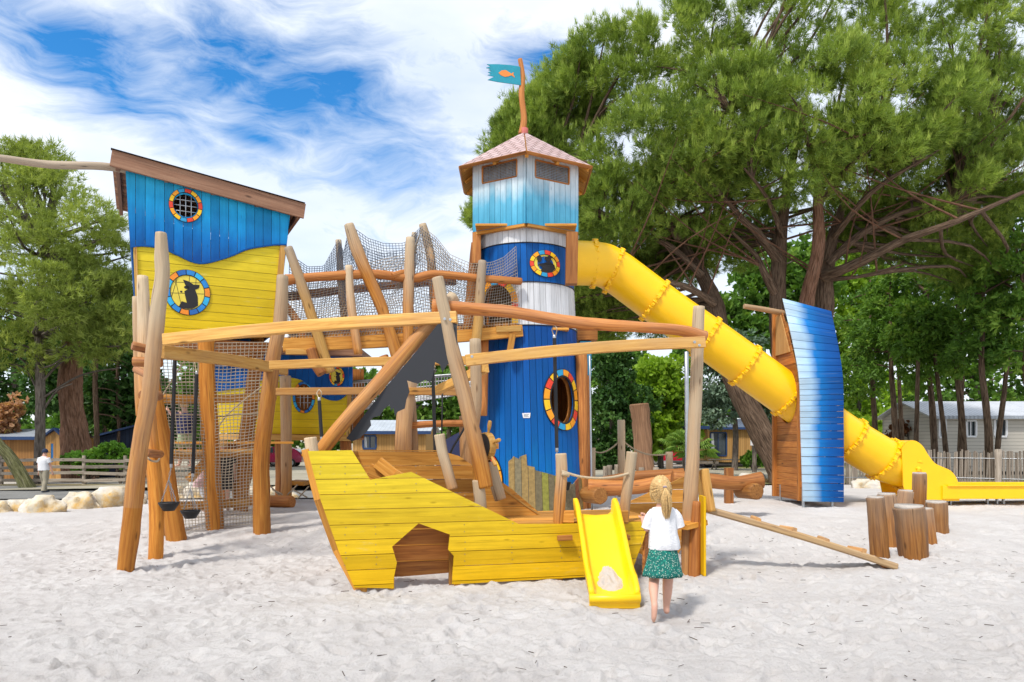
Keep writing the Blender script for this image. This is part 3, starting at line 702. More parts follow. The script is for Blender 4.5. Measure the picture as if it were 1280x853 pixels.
# lean-to posts behind the tower
for a in (((727,620),(727,470),(726,440),15.6,.13),((735,640),(734,560),(733,470),15.9,.10)):
    m=MB(); D=a[3]; tube(m,[GD(a[0][0],D)-Vector((0,0,.2)),P(*a[1],D),P(*a[2],D)],a[4],wob=.12); m.build('rear_post',M['redlog'],lh)
m=MB(); tube(m,[P(740,640,15.0),P(737,445,15.2)],.02,n=8); m.build('fireman_pole',M['steel'],lh)
m=MB(); box(m,P(733,420,16.3),.45,.5,.25); m.build('lantern_box',M['brownpanel'],lh)
m=MB(); box(m,P(731,450,16.3),.25,.4,.8); m.build('lantern_panel',M['head'],lh)

# ================================================================== bridge
br=thing('rope_bridge','log and plank walkway with crooked posts and dark rope nets between hut and lighthouse','footbridge',tuple(P(500,430,14.3)))
def BD(px): return 13.6+(px-355)/295*1.3
def BP(px,py,off=0): return P(px,py,BD(px)+off)
m=MB(); beam(m,BP(353,432),BP(652,414),.16,.24,nseg=8,sag=-.04); m.build('deck_beam',M['oak'],br)
m=MB(); beam(m,BP(362,424,1.35),BP(640,408,1.35),.16,.24,nseg=8); m.build('deck_beam',M['oak'],br)
m=MB()
for k in range(30):
    px=357+k*9.8; a=BP(px,423.5-k*.63,.02); b=Vector((a.x+.45,a.y+1.4,a.z)); beam(m,a,b,.125,.05)
m.build('deck_plank',M['oak'],br)
m=MB(); beam(m,BP(357,440,-.05),BP(410,440,-.02),.1,.1); beam(m,BP(620,412,-.09),BP(651,411,-.09),.05,.12); m.build('edge_board',M['pale'],br)
m=MB(); tube(m,[BP(357,350,-.12),BP(400,346,-.12),BP(464,343,-.12),BP(514,348,-.12),BP(545,343,-.12),BP(600,348,-.12),BP(652,352,-.12)],[.1,.085,.09,.085,.08,.08,.075],wob=.15); m.build('handrail',M['redlog'],br)
m=MB(); tube(m,[P(360,371,15.1),P(420,364,15.3),P(500,356,15.6),P(570,352,15.9)],[.09,.085,.085,.08],wob=.15); m.build('handrail',M['redlog'],br)
m=MB(); tube(m,[BP(490,345,-.2),BP(505,341,-.1),BP(516,343,.1)],[.06,.06,.05],wob=.1); m.build('rail_stub',M['redlog'],br)
posts=[([(360,309),(373,345),(388,390),(401,430),(413,466)],.1,-.15,M['pale']),([(436,332),(439,380),(448,443)],.085,-.18,M['robinia']),
 ([(436,280),(446,312),(460,345),(478,386),(489,420),(497,448)],.115,-.2,M['robinia']),([(513,297),(511,345),(510,400),(510,440)],.105,-.15,M['robinia']),
 ([(603,326),(600,370),(598,400),(594,438)],.10,-.2,M['pale']),
 ([(423,300),(427,360),(432,418)],.08,1.3,M['robinia']),([(528,280),(538,320),(543,380),(547,420)],.1,1.3,M['robinia']),([(518,291),(514,350),(512,410)],.08,1.3,M['robinia']),
 ([(594,304),(590,360),(585,412)],.12,.9,M['redlog']),([(354,378),(370,400),(382,430)],.08,.6,M['redlog']),([(546,346),(545,400)],.1,.9,M['redlog'])]
for pts,r,off,mt in posts:
    m=MB(); k=len(pts); tube(m,[BP(x,y,off) for x,y in pts],[r*.8]+[r]*(k-1),wob=.15,gr=[1,.6]+[.05]*(k-2) if mt!=M['redlog'] else (0,0)); m.build('post',mt,br)
for pts,D in (([(389,436),(395,455),(403,468)],13.4),([(479,445),(486,466)],13.9),([(548,430),(549,455)],14.2),([(605,425),(603,520)],14.7),([(592,448),(590,470)],14.6)):
    m=MB(); tube(m,[P(x,y,D+.2) for x,y in pts],.1,wob=.12); m.build('strut',M['redlog'],br)
m=MB(); beam(m,P(641,418,14.72),P(637,442,14.75),.13,.13,up=Vector((0,1,0))); m.build('strut',M['oak'],br)
# nets: high back net with peaks and front net
def spline_net(tops,bots,nu,nv,name,mat,r=.0065):
    def f(u,v):
        k=u*(len(tops)-1); i=min(int(k),len(tops)-2); t=k-i
        a=Vector(bots[i]).lerp(Vector(bots[i+1]),t); b=Vector(tops[i]).lerp(Vector(tops[i+1]),t)
        b=b-Vector((0,0,.0))
        e=math.sin(math.pi*v)*math.sin(math.pi*u)
        return a.lerp(b,v)+Vector((mnoise.noise(Vector((u*12,v*6,2)))*.05*e,.05*mnoise.noise(Vector((u*8,v*5,7))),mnoise.noise(Vector((u*12,v*6,8)))*.05*e))
    m=MB(); netting(m,f,nu,nv,r); m.build(name,M[mat],br)
def sg(lst):  # catenary between peaks
    return lst
top1=[(362,318),(385,334),(405,333),(423,300),(430,315),(437,281),(460,298),(480,305),(505,304),(525,285),(545,300),(565,325),(592,345)]
bot1=[(360+ (232)*i/12,425-i*1.4) for i in range(13)]
spline_net([BP(x,y,1.2) for x,y in top1],[BP(x,y,1.2) for x,y in bot1],76,34,'rope_net','darkrope')
top2=[(360,348),(400,345),(440,335),(480,324),(514,318),(528,283),(545,297),(562,318),(590,330),(615,328),(630,322),(645,308)]
bot2=[(360+ (290)*i/11,424-i*1.4) for i in range(12)]
spline_net([BP(x,y,-.04) for x,y in top2],[BP(x,y,-.04) for x,y in bot2],80,24,'rope_net','netrope',.0058)
top3=[(437,281),(455,310),(480,318),(505,312),(528,283)]
spline_net([P(x,y,14.6) for x,y in top3],[P(x,y+40,14.6) for x,y in top3],26,12,'rope_net','darkrope',.006)

# ================================================================== tube slide
ts=thing('tube_slide','long yellow enclosed tube slide dropping from the lighthouse to the sand','tube slide',tuple(GD(1133,17)))
cp=[(686,329,16.0),(742,330,16.6),(765,337,16.9),(800,362,17),(836,389,17),(900,434,17),(972,486,17),(1020,520,17),(1062,549,17),(1100,572,17),(1118,580,17),(1139,585,17)]
m=MB(); tube(m,[P(*c) for c in cp],.5,n=40,sub=6,cap=False); 
# bolted flanges hide between the sections; the shell gets an inner skin
tubeo=m.build('tube_section',M['tube'],ts)
so=tubeo.modifiers.new('thick','SOLIDIFY'); so.thickness=.02
def flange(px,py,D,dx,dy):
    m=MB(); d=Vector((dx,0,-dy)).normalized(); c=P(px,py,D)
    a=Vector((0,1,0)); b=d.cross(a)
    n_=64
    rows=[]
    for (r,o) in ((.505,-.035),(.55,-.03),(.55,.03),(.505,.035)):
        rows.append([m.vert(c+d*o+(a*math.cos(t)+b*math.sin(t))*(r+(.018*(1 if k%4<2 else -1) if r>.51 else 0))) for k,t in enumerate([2*math.pi*q/n_ for q in range(n_)])])
    for i in range(3):
        for k in range(n_): m.face((rows[i][k],rows[i][(k+1)%n_],rows[i+1][(k+1)%n_],rows[i+1][k]),.5,False)
    for k in range(0,22):
        t=2*math.pi*k/22; p=c+(a*math.cos(t)+b*math.sin(t))*.545; tube(m,[p-d*.06,p+d*.06],.02,n=6,sub=1,rnd=.5)
    m.build('flange',M['tube'],ts)
flange(742,330,16.6,1,.04); flange(767,339,16.9,1,.42)
for (x,y) in ((818,376),(882,422),(931,457),(985,495),(1062,549)): flange(x,y,17,1,.70)
flange(1104,574,17,1,.62); flange(1132,585,17,1,.25)
# exit hood and run-out trough
hfm=Frame((0,17,0),(1,0,0),(0,0,1))
def sheet(mb,fr,poly,w0,t): slab(mb,fr,poly,w0,t)
hood=smooth_poly(UV(hfm,(1112,560),(1119,552),(1128,551),(1137,557),(1144,568),(1152,578),(1162,583),(1172,588),(1179,598),(1182,612),(1182,621)),4)+UV(hfm,(1182,624),(1118,624),(1114,605))
for off in (.50,-.53):
    m=MB(); slab(m,hfm,hood,off,.03); m.build('hood_side',M['tube'],ts)
m=MB(); hp=hood[:20]
rw=[[m.vert(hfm(u,v,w)) for w in (-.53,.53)] for u,v in hp]+[[m.vert(hfm(u,v-.03,w)) for w in (-.53,.53)] for u,v in hp[::-1]]
for i in range(len(rw)): m.face((rw[i][0],rw[i][1],rw[(i+1)%len(rw)][1],rw[(i+1)%len(rw)][0]),.5,True)
m.build('hood_top',M['tube'],ts)
x0,_=hfm.uv(1118,600); x1=hfm.uv(1330,600)[0]; zb=.43
m=MB()
beam(m,(x0,16.47+1.06,zb+.04),(x1,16.47+1.06,zb+.04),.05,.36,nseg=8); beam(m,(x0+.8,16.45,zb+.07),(x1,16.45,zb+.07),.05,.30,nseg=8)
m.build('trough_side',M['tube'],ts)
m=MB(); beam(m,(x0,17,zb-.02),(x1,17,zb-.02),1.0,.04,nseg=8); m.build('trough_bed',M['tube'],ts)
m=MB(); beam(m,(x0+.9,16.43,zb+.225),(x1,16.43,zb+.225),.09,.03,bev=.01); beam(m,(x0+.9,17.56,zb+.225),(x1,17.56,zb+.225),.09,.03,bev=.01); m.build('trough_lip',M['tube'],ts)
for px in (1188,1234,1246,1254,1290):
    m=MB(); c=GD(px,16.7); beam(m,c-Vector((0,0,.1)),Vector((c.x,c.y,zb-.04)),.04,.06,up=Vector((0,1,0))); m.build('foot',M['steel'],ts)
m=MB()
for k,px in enumerate((1196,1245,1280)): 
    c=P(px,606,17); 
    slab(m,Frame((c.x,17.4,zb),(1,0,0),(0,-1,0.02)),[(x,y) for x,y in ell(0,.4,.5+.1*k,.35,18)],.0,.05+.04*(k==1))
m.build('drifted_sand',None or plain('dry_sand_patch',(0.62,0.55,0.48),.95,nz=.1,scale=10,bump=.6),ts)

# ================================================================== wooden wave shelter the slide runs through
sh=thing('wave_shelter','tall curved shelter of boards fading from white to deep blue round the tube slide','shelter',tuple(GD(1028,16.3)))
prof=[(627,16.1,16.1,0),(516,16.2,16.15,0),(463,16.35,16.25,0),(374,17.3,16.8,17)]
LX,RX=6.52,7.42
def shp(t,v):
    """t across 0..1, v 0..1 up the board profile"""
    zs_=[gz(7,16)+.12,2.25+.05,3.22,0]
    P0=[Vector((P(1003,627,16.1).x,16.1,CH-77*16.1/F)),P(1000,533,16.2),P(997,463,16.4),P(978,374,17.3)]
    P1=[Vector((P(1054,628,16.1).x,16.1,CH-78*16.1/F)),P(1054,533,16.15),P(1052,463,16.3),P(1039,390,16.75)]
    def cr(p,v):
        k=v*3; i=min(int(k),2); s=k-i; a=p[max(0,i-1)];b=p[i];c=p[i+1];d=p[min(3,i+2)]
        return 0.5*((2*b)+(c-a)*s+(2*a-5*b+4*c-d)*s*s+(3*b-a-3*c+d)*s**3)
    return cr(P0,v).lerp(cr(P1,v),t)
m=MB(); nb_=29
for k in range(nb_):
    v0=(k+.03)/nb_; v1=(k+.97)/nb_; var=random.random(); q=[shp(0,v0),shp(1,v0),shp(1,v1),shp(0,v1)]
    nrm=(q[1]-q[0]).cross(q[3]-q[0]).normalized()*.03; oo=random.random()*.006
    rows=[]
    for j in range(2):
        rows.append([m.vert(q[i]+nrm*(.0 if j else 1)+nrm*oo*20*.1,(k*.13+(0,0,.12,.12)[i],.02,(0,1,1,0)[i]*1.0+k*3.3),((0,1,1,0)[i],k/nb_,0)) for i in range(4)])
    # gc: along = across the board
    f_,b_=rows
    m.face(f_,var); m.face(b_[::-1],var)
    for i in range(4): m.face((f_[i],b_[i],b_[(i+1)%4],f_[(i+1)%4]),var)
M['shell']=paint('shelter_stain',[(0,(0.40,0.52,0.62)),(.24,(0.32,0.48,0.64)),(.46,(0.005,0.14,0.42)),(.68,(0.002,0.08,0.30)),(1,(0.001,0.05,0.22))],comp='X',lo=0,hi=1,rough=.75,wear=.55,vamp=.16,blot=.09)
m.build('wave_wall',M['shell'],sh)
# side wall (faces left) with the tube hole
swf=Frame((6.62,16.15,0),(-.04,-1,0),(0,0,1))
swf=Frame((6.50,17.7,0),(0.04,-1,0),(0,0,1))  # u runs towards the camera, W points left
zc=P(987,497,17).z; zb0=gz(6.5,17)+.12
m=MB(); strips(m,swf,[(0,zb0),(1.46,zb0),(1.40,2.2),(1.22,3.25),(.78,4.1),(.34,4.85),(0,4.75)],[ell(.7,zc,.52,.62,32)],width=.15,axis='h',gap=.006,t=.03); m.build('side_wall',M['brownpanel'],sh)
swf2=Frame((7.30,17.7,0),(0.04,-1,0),(0,0,1)); zc2=P(1052,541,17).z
m=MB(); strips(m,swf2,[(0,zb0),(1.46,zb0),(1.38,3.0),(.9,4.1),(0,4.1)],[ell(.7,zc2,.52,.62,32)],width=.15,axis='h',gap=.006,t=.03); m.build('side_wall',M['brownpanel'],sh)
m=MB(); beam(m,(6.44,17.66,zb0),(6.44,17.66,4.85),.1,.1,up=Vector((0,1,0))); beam(m,(6.53,16.36,zb0),(6.53,16.36,3.0),.08,.1,up=Vector((0,1,0)));  m.build('corner_post',M['brownpanel'],sh)
m=MB(); strips(m,Frame((6.50,17.73,0),(1,0,0),(0,0,1)),[(0,zb0),(.85,zb0),(.85,4.1),(0,4.8)],[],width=.15,axis='h'); m.build('back_wall',M['brownpanel'],sh)
m=MB(); slab(m,swf,[(.1,3.75),(.9,3.75),(.36,4.74),(.1,4.7)],.035,.03); m.build('gable_board',M['larch'],sh)
m=MB(); tube(m,[P(930,383,17.2),P(955,387,17.3),P(985,393,17.4)],[.06,.065,.07],wob=.1,gr=(.7,.3)); m.build('jutting_pole',M['robinia'],sh)
for px,D in ((976,17.4),(1004,16.15),(1040,16.2)):
    m=MB(); g=GD(px,D); beam(m,g-Vector((0,0,.1)),g+Vector((0,0,.42)),.05,.05,up=Vector((0,1,0))); m.build('ground_anchor',M['steel'],sh)
# ================================================================== the ship
NF=Frame((-1.75,8.2,0),(2.62,.55,0),(0,0,1)); U2=NF.U; W2=NF.W
ship=thing('play_ship','yellow planked wooden ship with a ragged black sail and star shaped hole in its side','play ship',(-.3,8.9,0))
near=UV(NF,(385,564),(440,563),(463,600),(487,595),(514,590),(582,623),(648,655),(700,655),(809,652),(803,675),(789,712),(760,716),(729,721),(565,730),(565,721),(567,695),(560,687),(562,668),(523,654),(490,683),(496,703),(492,722),(492,735),(443,734),(424,690),(401,625))
m=MB(); strips(m,NF,near,width=.1725,axis='h',gap=.007,t=.035,angle=.004,start=.05,jit=.004)
m.build('hull_side',M['hullyellow'],ship)
# screws along the boards
m=MB()
for k in range(8):
    for px in (400,432,470,520,580,640,700,724,800):
        v=.12+k*.1725+.03*(k%2); 
        u,_=NF.uv(px,600)
        y=HZ-(v-CH)*F/NF(u,v).y
        top=564+max(0,(px-514))*.68 if px>514 else (564 if px<440 else 600)
        if y<min(top,655)+6 or y>718 or (484<px<570 and y>650) or (px<401+0 and y>600) or (px<450 and y>690 and px<430): continue
        for dz in (-.04,.04):
            c=NF(u+random.uniform(-.01,.01),v+dz,.034); tube(m,[c,c+W2*.003],.006,n=6,sub=1,rnd=0)
m.build('screw',M['greywood'],ship)
# stem and hull braces
m=MB(); pts=[NF(*NF.uv(x,y),-.035) for x,y in ((381,562),(397,625),(420,688),(449,741))]
for a,b in zip(pts[:-1],pts[1:]): beam(m,a,b,.08,.06,up=W2)
m.build('stem',M['oak'],ship)
for (x,y0,y1) in ((455,700,742),(489,690,741),(572,660,733),(700,658,724)):
    m=MB(); a=NF(*NF.uv(x,y1),-.045); b=NF(*NF.uv(x,y0),-.045); beam(m,a-Vector((0,0,.1)),b,.07,.09,up=W2); m.build('rib',M['oak'],ship)
# far side: straight part and the part curving in to the bow
FF=Frame(NF(0,0,-1.5),U2,(0,0,1))
st=NF(*NF.uv(384,564),-.04)
bl_=UV(FF,(445,563))[0]
far=UV(FF,(445,563),(548,563),(573,570),(592,583),(650,622),(694,657),(725,655),(863,592),(868,660),(846,700),(700,700),(470,735),(446,700))
far=[(u,max(v,.02)) for u,v in far]
m=MB(); strips(m,FF,far,width=.19,axis='h',gap=.008,t=.035,w0=-.0); m.build('hull_side',M['oak'],ship)
a=Vector((st.x,st.y,0)); b=FF(bl_[0],0,0); BF=Frame(a,b-a,(0,0,1)); LB=(b-a).length
m=MB(); strips(m,BF,[(.0,1.45),(0,1.55),(LB,1.55),(LB,.02),(LB*.72,.02),(.5,.7)],width=.19,axis='h',t=.035); m.build('bow_side',M['oak'],ship)
# inner rail that slopes down to the entry
IF=Frame(NF(0,0,-.95),U2,(0,0,1))
m=MB(); strips(m,IF,UV(IF,(590,580),(596,580),(640,612),(690,655),(690,662),(622,662),(600,632),(592,618)),width=.16,axis='h',t=.04); m.build('inner_rail',M['oak'],ship)
m=MB(); a,b=[IF(*IF.uv(x,y),.02) for x,y in ((590,580),(690,654))]; beam(m,a,b,.06,.025,nseg=3,sag=-.03); m.build('rail_cap',M['pale'],ship)
# decks
m=MB()
for k in range(10):
    a=NF(*NF.uv(640,700),-.1-k*.14); a.z=.68; b=a+U2*1.92; beam(m,a,b,.13,.045)
m.build('deck',M['oak'],ship)

m=MB(); beam(m,P(462,587,8.9),P(486,597,8.9),.09,.16); beam(m,P(472,578,8.85),P(497,598,8.85),.1,.15); beam(m,P(495,590,8.8),P(511,600,8.8),.09,.06); m.build('bench_beam',M['oak'],ship)
KF=Frame(NF(0,0,-.32),U2,(0,0,1))
m=MB(); strips(m,KF,[(a,max(b,.0)) for a,b in UV(KF,(480,650),(585,645),(580,714),(484,722))],width=.19,axis='h',gap=.016,t=.03); m.build('inner_lining',M['brownpanel'],ship)
m=MB(); a=KF(*KF.uv(563,660),.05); beam(m,Vector((a.x,a.y,-.05)),Vector((a.x,a.y,.78)),.05,.10,up=W2); m.build('inner_post',M['oak'],ship)
m=MB()
for px_,py_,D_ in ((556,399,8.66),(563,400,8.66),(590,446,8.52),(868,428,8.9),(874,432,8.9),(549,384,8.74)):
    c=P(px_,py_,D_); tube(m,[c,c+Vector((0,-.018,0))],.018,n=8,sub=1,rnd=.3); m.build('bolt',M['steel'],ship); m=MB()
# masts, yards, posts
def mast(pts,r,gr,nm='mast',mt='robinia',w=.14):
    m=MB(); tube(m,pts,r,wob=w,gr=gr,n=14); m.build(nm,M[mt],ship)
mast([P(606,610,8.75),P(600,580,8.75),P(589,532,8.75),P(577,480,8.75),P(566,440,8.75),P(558,400,8.75),P(552,372,8.75),P(547,347,8.75)],[.1,.1,.097,.09,.085,.08,.075,.07],(0,.05,.3,.6,.8,1,1,1))
mast([P(400,566,8.6),P(430,528,8.66),P(480,472,8.75),P(520,425,8.85),P(545,398,8.9),P(568,370,9.0)],[.085,.088,.09,.09,.085,.08],(.1,.15,.15,.2,.5,1))
mast([P(540,383,8.85),P(590,386,8.9),P(650,392,8.95),P(730,405,9.05),P(800,409,9.1),P(850,413,9.15),P(882,422,9.2)],[.085,.08,.075,.075,.07,.075,.08],(.05,.1,.1,.3,.3,.2),'yard','redlog',.18)
m=MB(); beam(m,P(582,451,8.6),P(880,428,9.0),.1,.135,nseg=10,sag=.035,gr=.03); m.build('yard',M['pale'],ship)
g=GD(862,9.35)
mast([g-Vector((0,0,.2)),P(862,650,9.35),P(867,560,9.3),P(870,480,9.25),P(872,430,9.22),P(874,383,9.2)],[.1,.1,.085,.08,.08,.07],(.3,.5,.8,.9,1,1),'stern_post')
for pts,D,r,gr in (([(393,575),(390,562),(388,547)],8.35,.075,(1,1,1)),([(566,612),(560,590),(553,565),(549,543)],8.9,.068,(.3,.7,.9,1)),([(601,640),(600,625),(598,600)],8.75,.075,(.6,1,1)),([(626,625),(620,605),(612,578)],9.2,.08,(.6,1,1)),
      ([(698,658),(700,620),(702,590),(701,567)],8.75,.07,(0,.2,.7,1)),([(779,654),(783,620),(787,590),(790,565)],8.85,.065,(.2,.6,.9,1))):
    mast([P(x,y,D) for x,y in pts],r,gr,'bollard',w=.1)
g=G(868,717); mast([g-Vector((0,0,.2)),g+Vector((0,0,.03)),P(869,680,g.y),P(872,627,g.y)],[.085,.085,.08,.06],(0,0,.1),'bollard','redlog',.08)
m=MB(); tube(m,[P(702,589,8.68),P(725,596,8.68),P(750,598,8.7),P(770,596,8.75),P(786,592,8.78)],.016,n=8); tube(m,[P(702,592,8.68),P(712,594,8.68)],.03,n=8,sub=2)
m.build('rope_rail',M['rope'],ship)
m=MB(); beam(m,P(843,657,9.25),P(868,651,9.4),.5,.07); m.build('stern_step',M['oak'],ship)
m=MB(); beam(m,P(878,620,9.1),Vector((P(878,620,9.1).x,9.1,.0)),.03,.25,up=Vector((0,1,0))); m.build('stern_board',M['hullyellow'],ship)
TF=Frame(NF(*NF.uv(806,655),-.05),Vector((.35,1.0,0)),(0,0,1)); z0=TF.O.z
m=MB(); strips(m,TF,[(0,0),(1.35,0),(1.3,-.65),(-.1,-.62)],width=.17,axis='h',t=.03); m.build('transom',M['brownpanel'],ship)
for x in (715,787):
    m=MB(); beam(m,P(x-18,673,8.6),P(x+0,672,8.62),.07,.06); m.build('slide_bearer',M['stump'],ship)
for px_ in (710,778):
    m=MB(); box(m,P(px_,646,8.73),.14,.05,.15); m.build('slide_block',M['oak'],ship)
# sail
SF=Frame(P(500,450,8.72),(1,.0,0),(0,0,1))
sl=[(547,406),(560,403),(571,405),(572,443),(566,446),(563,452),(558,458),(553,466),(550,456),(544,453),(541,470),(538,479),(532,475),(522,480),(509,476),(512,490),(508,500),(506,511),(497,515),(494,521),(492,510),(489,514),(487,506),(480,512),(475,520),(467,522),(463,526),(464,532),(458,540),(450,548),(440,552),(433,548),(480,487),(520,440)]
m=MB(); pl=UV(SF,*sl)
slab(m,SF,pl,0,.01)
M['sail']=plain('black_sailcloth',(0.03,0.032,0.038),.8,nz=.25,scale=3)
so_=m.build('sail',M['sail'],ship)
# steering wheel
wc=P(608,558,9.0); wax=Vector((.84,.54,.0)).normalized(); wv=Vector((0,0,1)); wu=wax.cross(wv).normalized()
m=MB(); tube(m,[wc-wax*.05,wc-wax*.045],.155,n=30,sub=1,rnd=0,smooth=False); m.build('wheel_disc',M['black'],ship)
m=MB(); tube(m,[wc-wax*.04,wc+wax*.05],.175,n=32,sub=1,smooth=False,rnd=.2); wh=m.build('steering_wheel',M['pale'],ship)
for k in range(6):
    a=2*math.pi*k/6+.25; d=wu*math.cos(a)+wv*math.sin(a)
    m=MB(); tube(m,[wc+d*.16,wc+d*.2,wc+d*.26,wc+d*.315,wc+d*.33],[.016,.015,.026,.024,.016],n=10,sub=3); m.build('handle',M['pale'],wh)
m=MB(); beam(m,wc+wax*.04,wc+wax*.16,.07,.07); m.build('wheel_axle',M['oak'],ship)

hoist(693,407,423,560,None,9.0,'long black rubber strap hanging from the curved log yard in front of the blue tower','hanging strap')
hoist(541,455,463,566,None,9.9,'black rubber strap hanging just left of the ship mast near the distant cabin','hanging strap')
hoist(399,487,501,546,None,10.3,'short black rubber strap hanging before the small yellow hut, above the bow','hanging strap')
# frame behind the ship: cross beams and posts
rf=thing('beam_frame','frame of long thin squared beams on log posts behind the ship sail','climbing frame',tuple(GD(507,12.0)))
m=MB(); beam(m,P(338,457,11.2),P(585,451,11.2),.13,.13,nseg=6,sag=.02); m.build('beam',M['pale'],rf)
m=MB(); beam(m,P(346,490,12.0),P(602,491,12.0),.12,.12,nseg=6,sag=.02,gr=.15); m.build('beam',M['oak'],rf)
m=MB(); tube(m,[P(500,533,12.2),P(540,530,12.2),P(583,529,12.2)],.06,wob=.12); m.build('beam',M['redlog'],rf)
for pts,D,r in (([(502,640),(504,560),(508,500),(511,476)],12.1,.14),([(517,640),(515,560),(512,500)],12.4,.11),([(592,600),(590,560),(595,500),(594,424)],10.6,.085),([(585,620),(583,560),(582,520)],12.3,.11)):
    m=MB(); q=[P(x,y,D) for x,y in pts]; g=q[0].copy(); g.z=gz(g.x,g.y)-.2; tube(m,[g]+q[1:],r,wob=.12,gr=[.0,.3,.7,.9][:len(q)]); m.build('post',M['robinia'],rf)
m=MB(); beam(m,P(545,489,11.6),P(607,460,10.6),.12,.13); m.build('beam',M['pale'],rf)
m=MB(); tube(m,[P(553,492,11.9),P(552,550,11.9)],.014,n=6,sub=2); tube(m,[P(583,530,12.1),P(575,545,12.1),P(566,560,12.1),P(560,575,12.1)],.02,n=6); m.build('hanging_rope',M['black'],rf)
# far hammock net
hn=thing('net_bridge','pale stretched rope net bridge far behind the sail','net bridge',tuple(P(500,500,19)))
def hf_(u,v): 
    a=P(430,480,18).lerp(P(600,468,18),u); b=P(430,512,20).lerp(P(600,478,20),u)
    return a.lerp(b,v)-Vector((0,0,.35*math.sin(math.pi*v)))
m=MB(); netting(m,hf_,46,14,.014); m.build('rope_net',M['tee'],hn)
for D,y0,y1 in ((18,478,466),(20,510,477)):
    m=MB(); tube(m,[P(425,y0,D),P(605,y1,D)],.03,n=6); m.build('cable',M['steel'],hn)

# ================================================================== little slide on the ship
sl_=thing('toddler_slide','short bright yellow open slide with sand in its lap, beside the girl','slide',tuple(GD(765,7.5)))
a0=P(727,644,8.6); a1=P(765,640,8.6)
def sp(t):  # centre line of the bed
    pts=[Vector((1.0,8.72,.80)),Vector((1.01,8.55,.78)),Vector((1.02,8.1,.50)),Vector((1.03,7.7,.22)),Vector((1.035,7.45,.13)),Vector((1.04,7.28,.115))]
    k=t*5; i=min(int(k),4); s=k-i; p0=pts[max(0,i-1)];p1=pts[i];p2=pts[i+1];p3=pts[min(5,i+2)]
    return 0.5*((2*p1)+(p2-p0)*s+(2*p0-5*p1+4*p2-p3)*s*s+(3*p1-p0-3*p2+p3)*s**3)
m=MB(); rows=[]; nt_=30
for i in range(nt_+1):
    t=i/nt_; c=sp(t); hw_=.205; lip=.17 if t<.8 else .17-.12*(t-.8)/.2
    if t<.12: lip=.17+ .02
    prof=[(-hw_-.055,lip-.05),(-hw_-.055,lip),(-hw_-.02,lip+.004),(-hw_,lip-.02),(-hw_+.01,.03),(-hw_+.045,.0),(0,-.012),(hw_-.045,.0),(hw_-.01,.03),(hw_,lip-.02),(hw_+.02,lip+.004),(hw_+.055,lip),(hw_+.055,lip-.05),(hw_+.035,-.04),(0,-.05),(-hw_-.035,-.04)]
    if t>.985: prof=[(x,min(y,-.0)-.05*(1 if y<0.03 else .6)) if False else (x,y*.85) for x,y in prof]
    rows.append([m.vert(c+Vector((x,0,y)),(0,0,0)) for x,y in prof])
np_=len(rows[0])
for i in range(nt_):
    for k in range(np_): m.face((rows[i][k],rows[i][(k+1)%np_],rows[i+1][(k+1)%np_],rows[i+1][k]),.5,True)
m.face(tuple(rows[0]));m.face(tuple(reversed(rows[-1])))
# rolled lip at the foot
c=sp(1.0); tube(m,[c+Vector((-.26,-.0,-.02)),c+Vector((.26,-.0,-.02))],.045,n=14,sub=1,rnd=.3); beam(m,c+Vector((-.255,.03,-.07)),c+Vector((.255,.03,-.07)),.06,.12,bev=.02)
so2=m.build('chute',M['slide'],sl_)
M['sandpatch']=plain('sand_pile',(0.52,0.47,0.42),.95,nz=.1,scale=30,bump=.6)
m=MB(); n1,n2=26,20; gi=[]
for i in range(n1+1):
    rowv=[]
    for j in range(n2+1):
        u=-1+2*i/n1; v=-1+2*j/n2; r=math.hypot(u,v)
        c=sp(.64+.13*v); h=.06*max(0,1-r**1.8)*(1+1.3*mnoise.noise(Vector((u*2.5,v*2.5,1))))-.012+.012*mnoise.noise(Vector((u*9,v*9,4)))
        sk=.9-.25*(v<-.2)*abs(v)
        rowv.append(m.vert(c+Vector((u*.17*sk+.01,0,h)),(u,v,0)))
    gi.append(rowv)
for i in range(n1):
    for j in range(n2): m.face((gi[i][j],gi[i+1][j],gi[i+1][j+1],gi[i][j+1]),.5,True)
tag(m.build('sand_heap',M['sandpatch'],None),'small heap of pale sand lying in the lap of the short yellow slide','sand heap')

# ================================================================== ramp
rp=thing('ramp_plank','sloping split log ramp with four wooden cleats leading down from the ship stern','ramp',tuple(GD(1000,9.5)))
ra,rb=P(884,637,9.55),G(1116,712)+Vector((0,-.0,.05))
up_=(rb-ra).normalized().cross(Vector((0,1,0))).normalized()
if up_.z<0: up_=-up_
m=MB(); beam(m,ra,rb,.28,.09,up=up_,nseg=10,sag=.02,gr=.55,bev=.02); m.build('plank',M['pale'],rp)
for t in (.255,.43,.62,.80):
    c=ra.lerp(rb,t)+up_*.065
    m=MB(); s=(rb-ra).normalized(); a=Vector((.35*(-1 if t in(.43,.80) else .25),1,0)).normalized()*.11
    beam(m,c-a*1.15,c+a*1.15,.08,.06,up=up_,gr=.35,bev=.012); m.build('cleat',M['oak'],rp)
m=MB(); e=rb+Vector((-.12,0,0)); beam(m,Vector((e.x,e.y,-.15)),Vector((e.x,e.y,.06)),.1,.1,up=Vector((0,1,0))); m.build('foot_post',M['redlog'],rp)
m=MB(); tube(m,[P(880,587,9.4),P(884,610,9.35),P(889,640,9.3)],.065,wob=.1); m.build('side_rail',M['pale'],rp)
m=MB(); tube(m,[P(877,590,9.9),P(878,615,9.85),P(881,640,9.8)],.06,wob=.1); m.build('side_rail',M['pale'],rp)
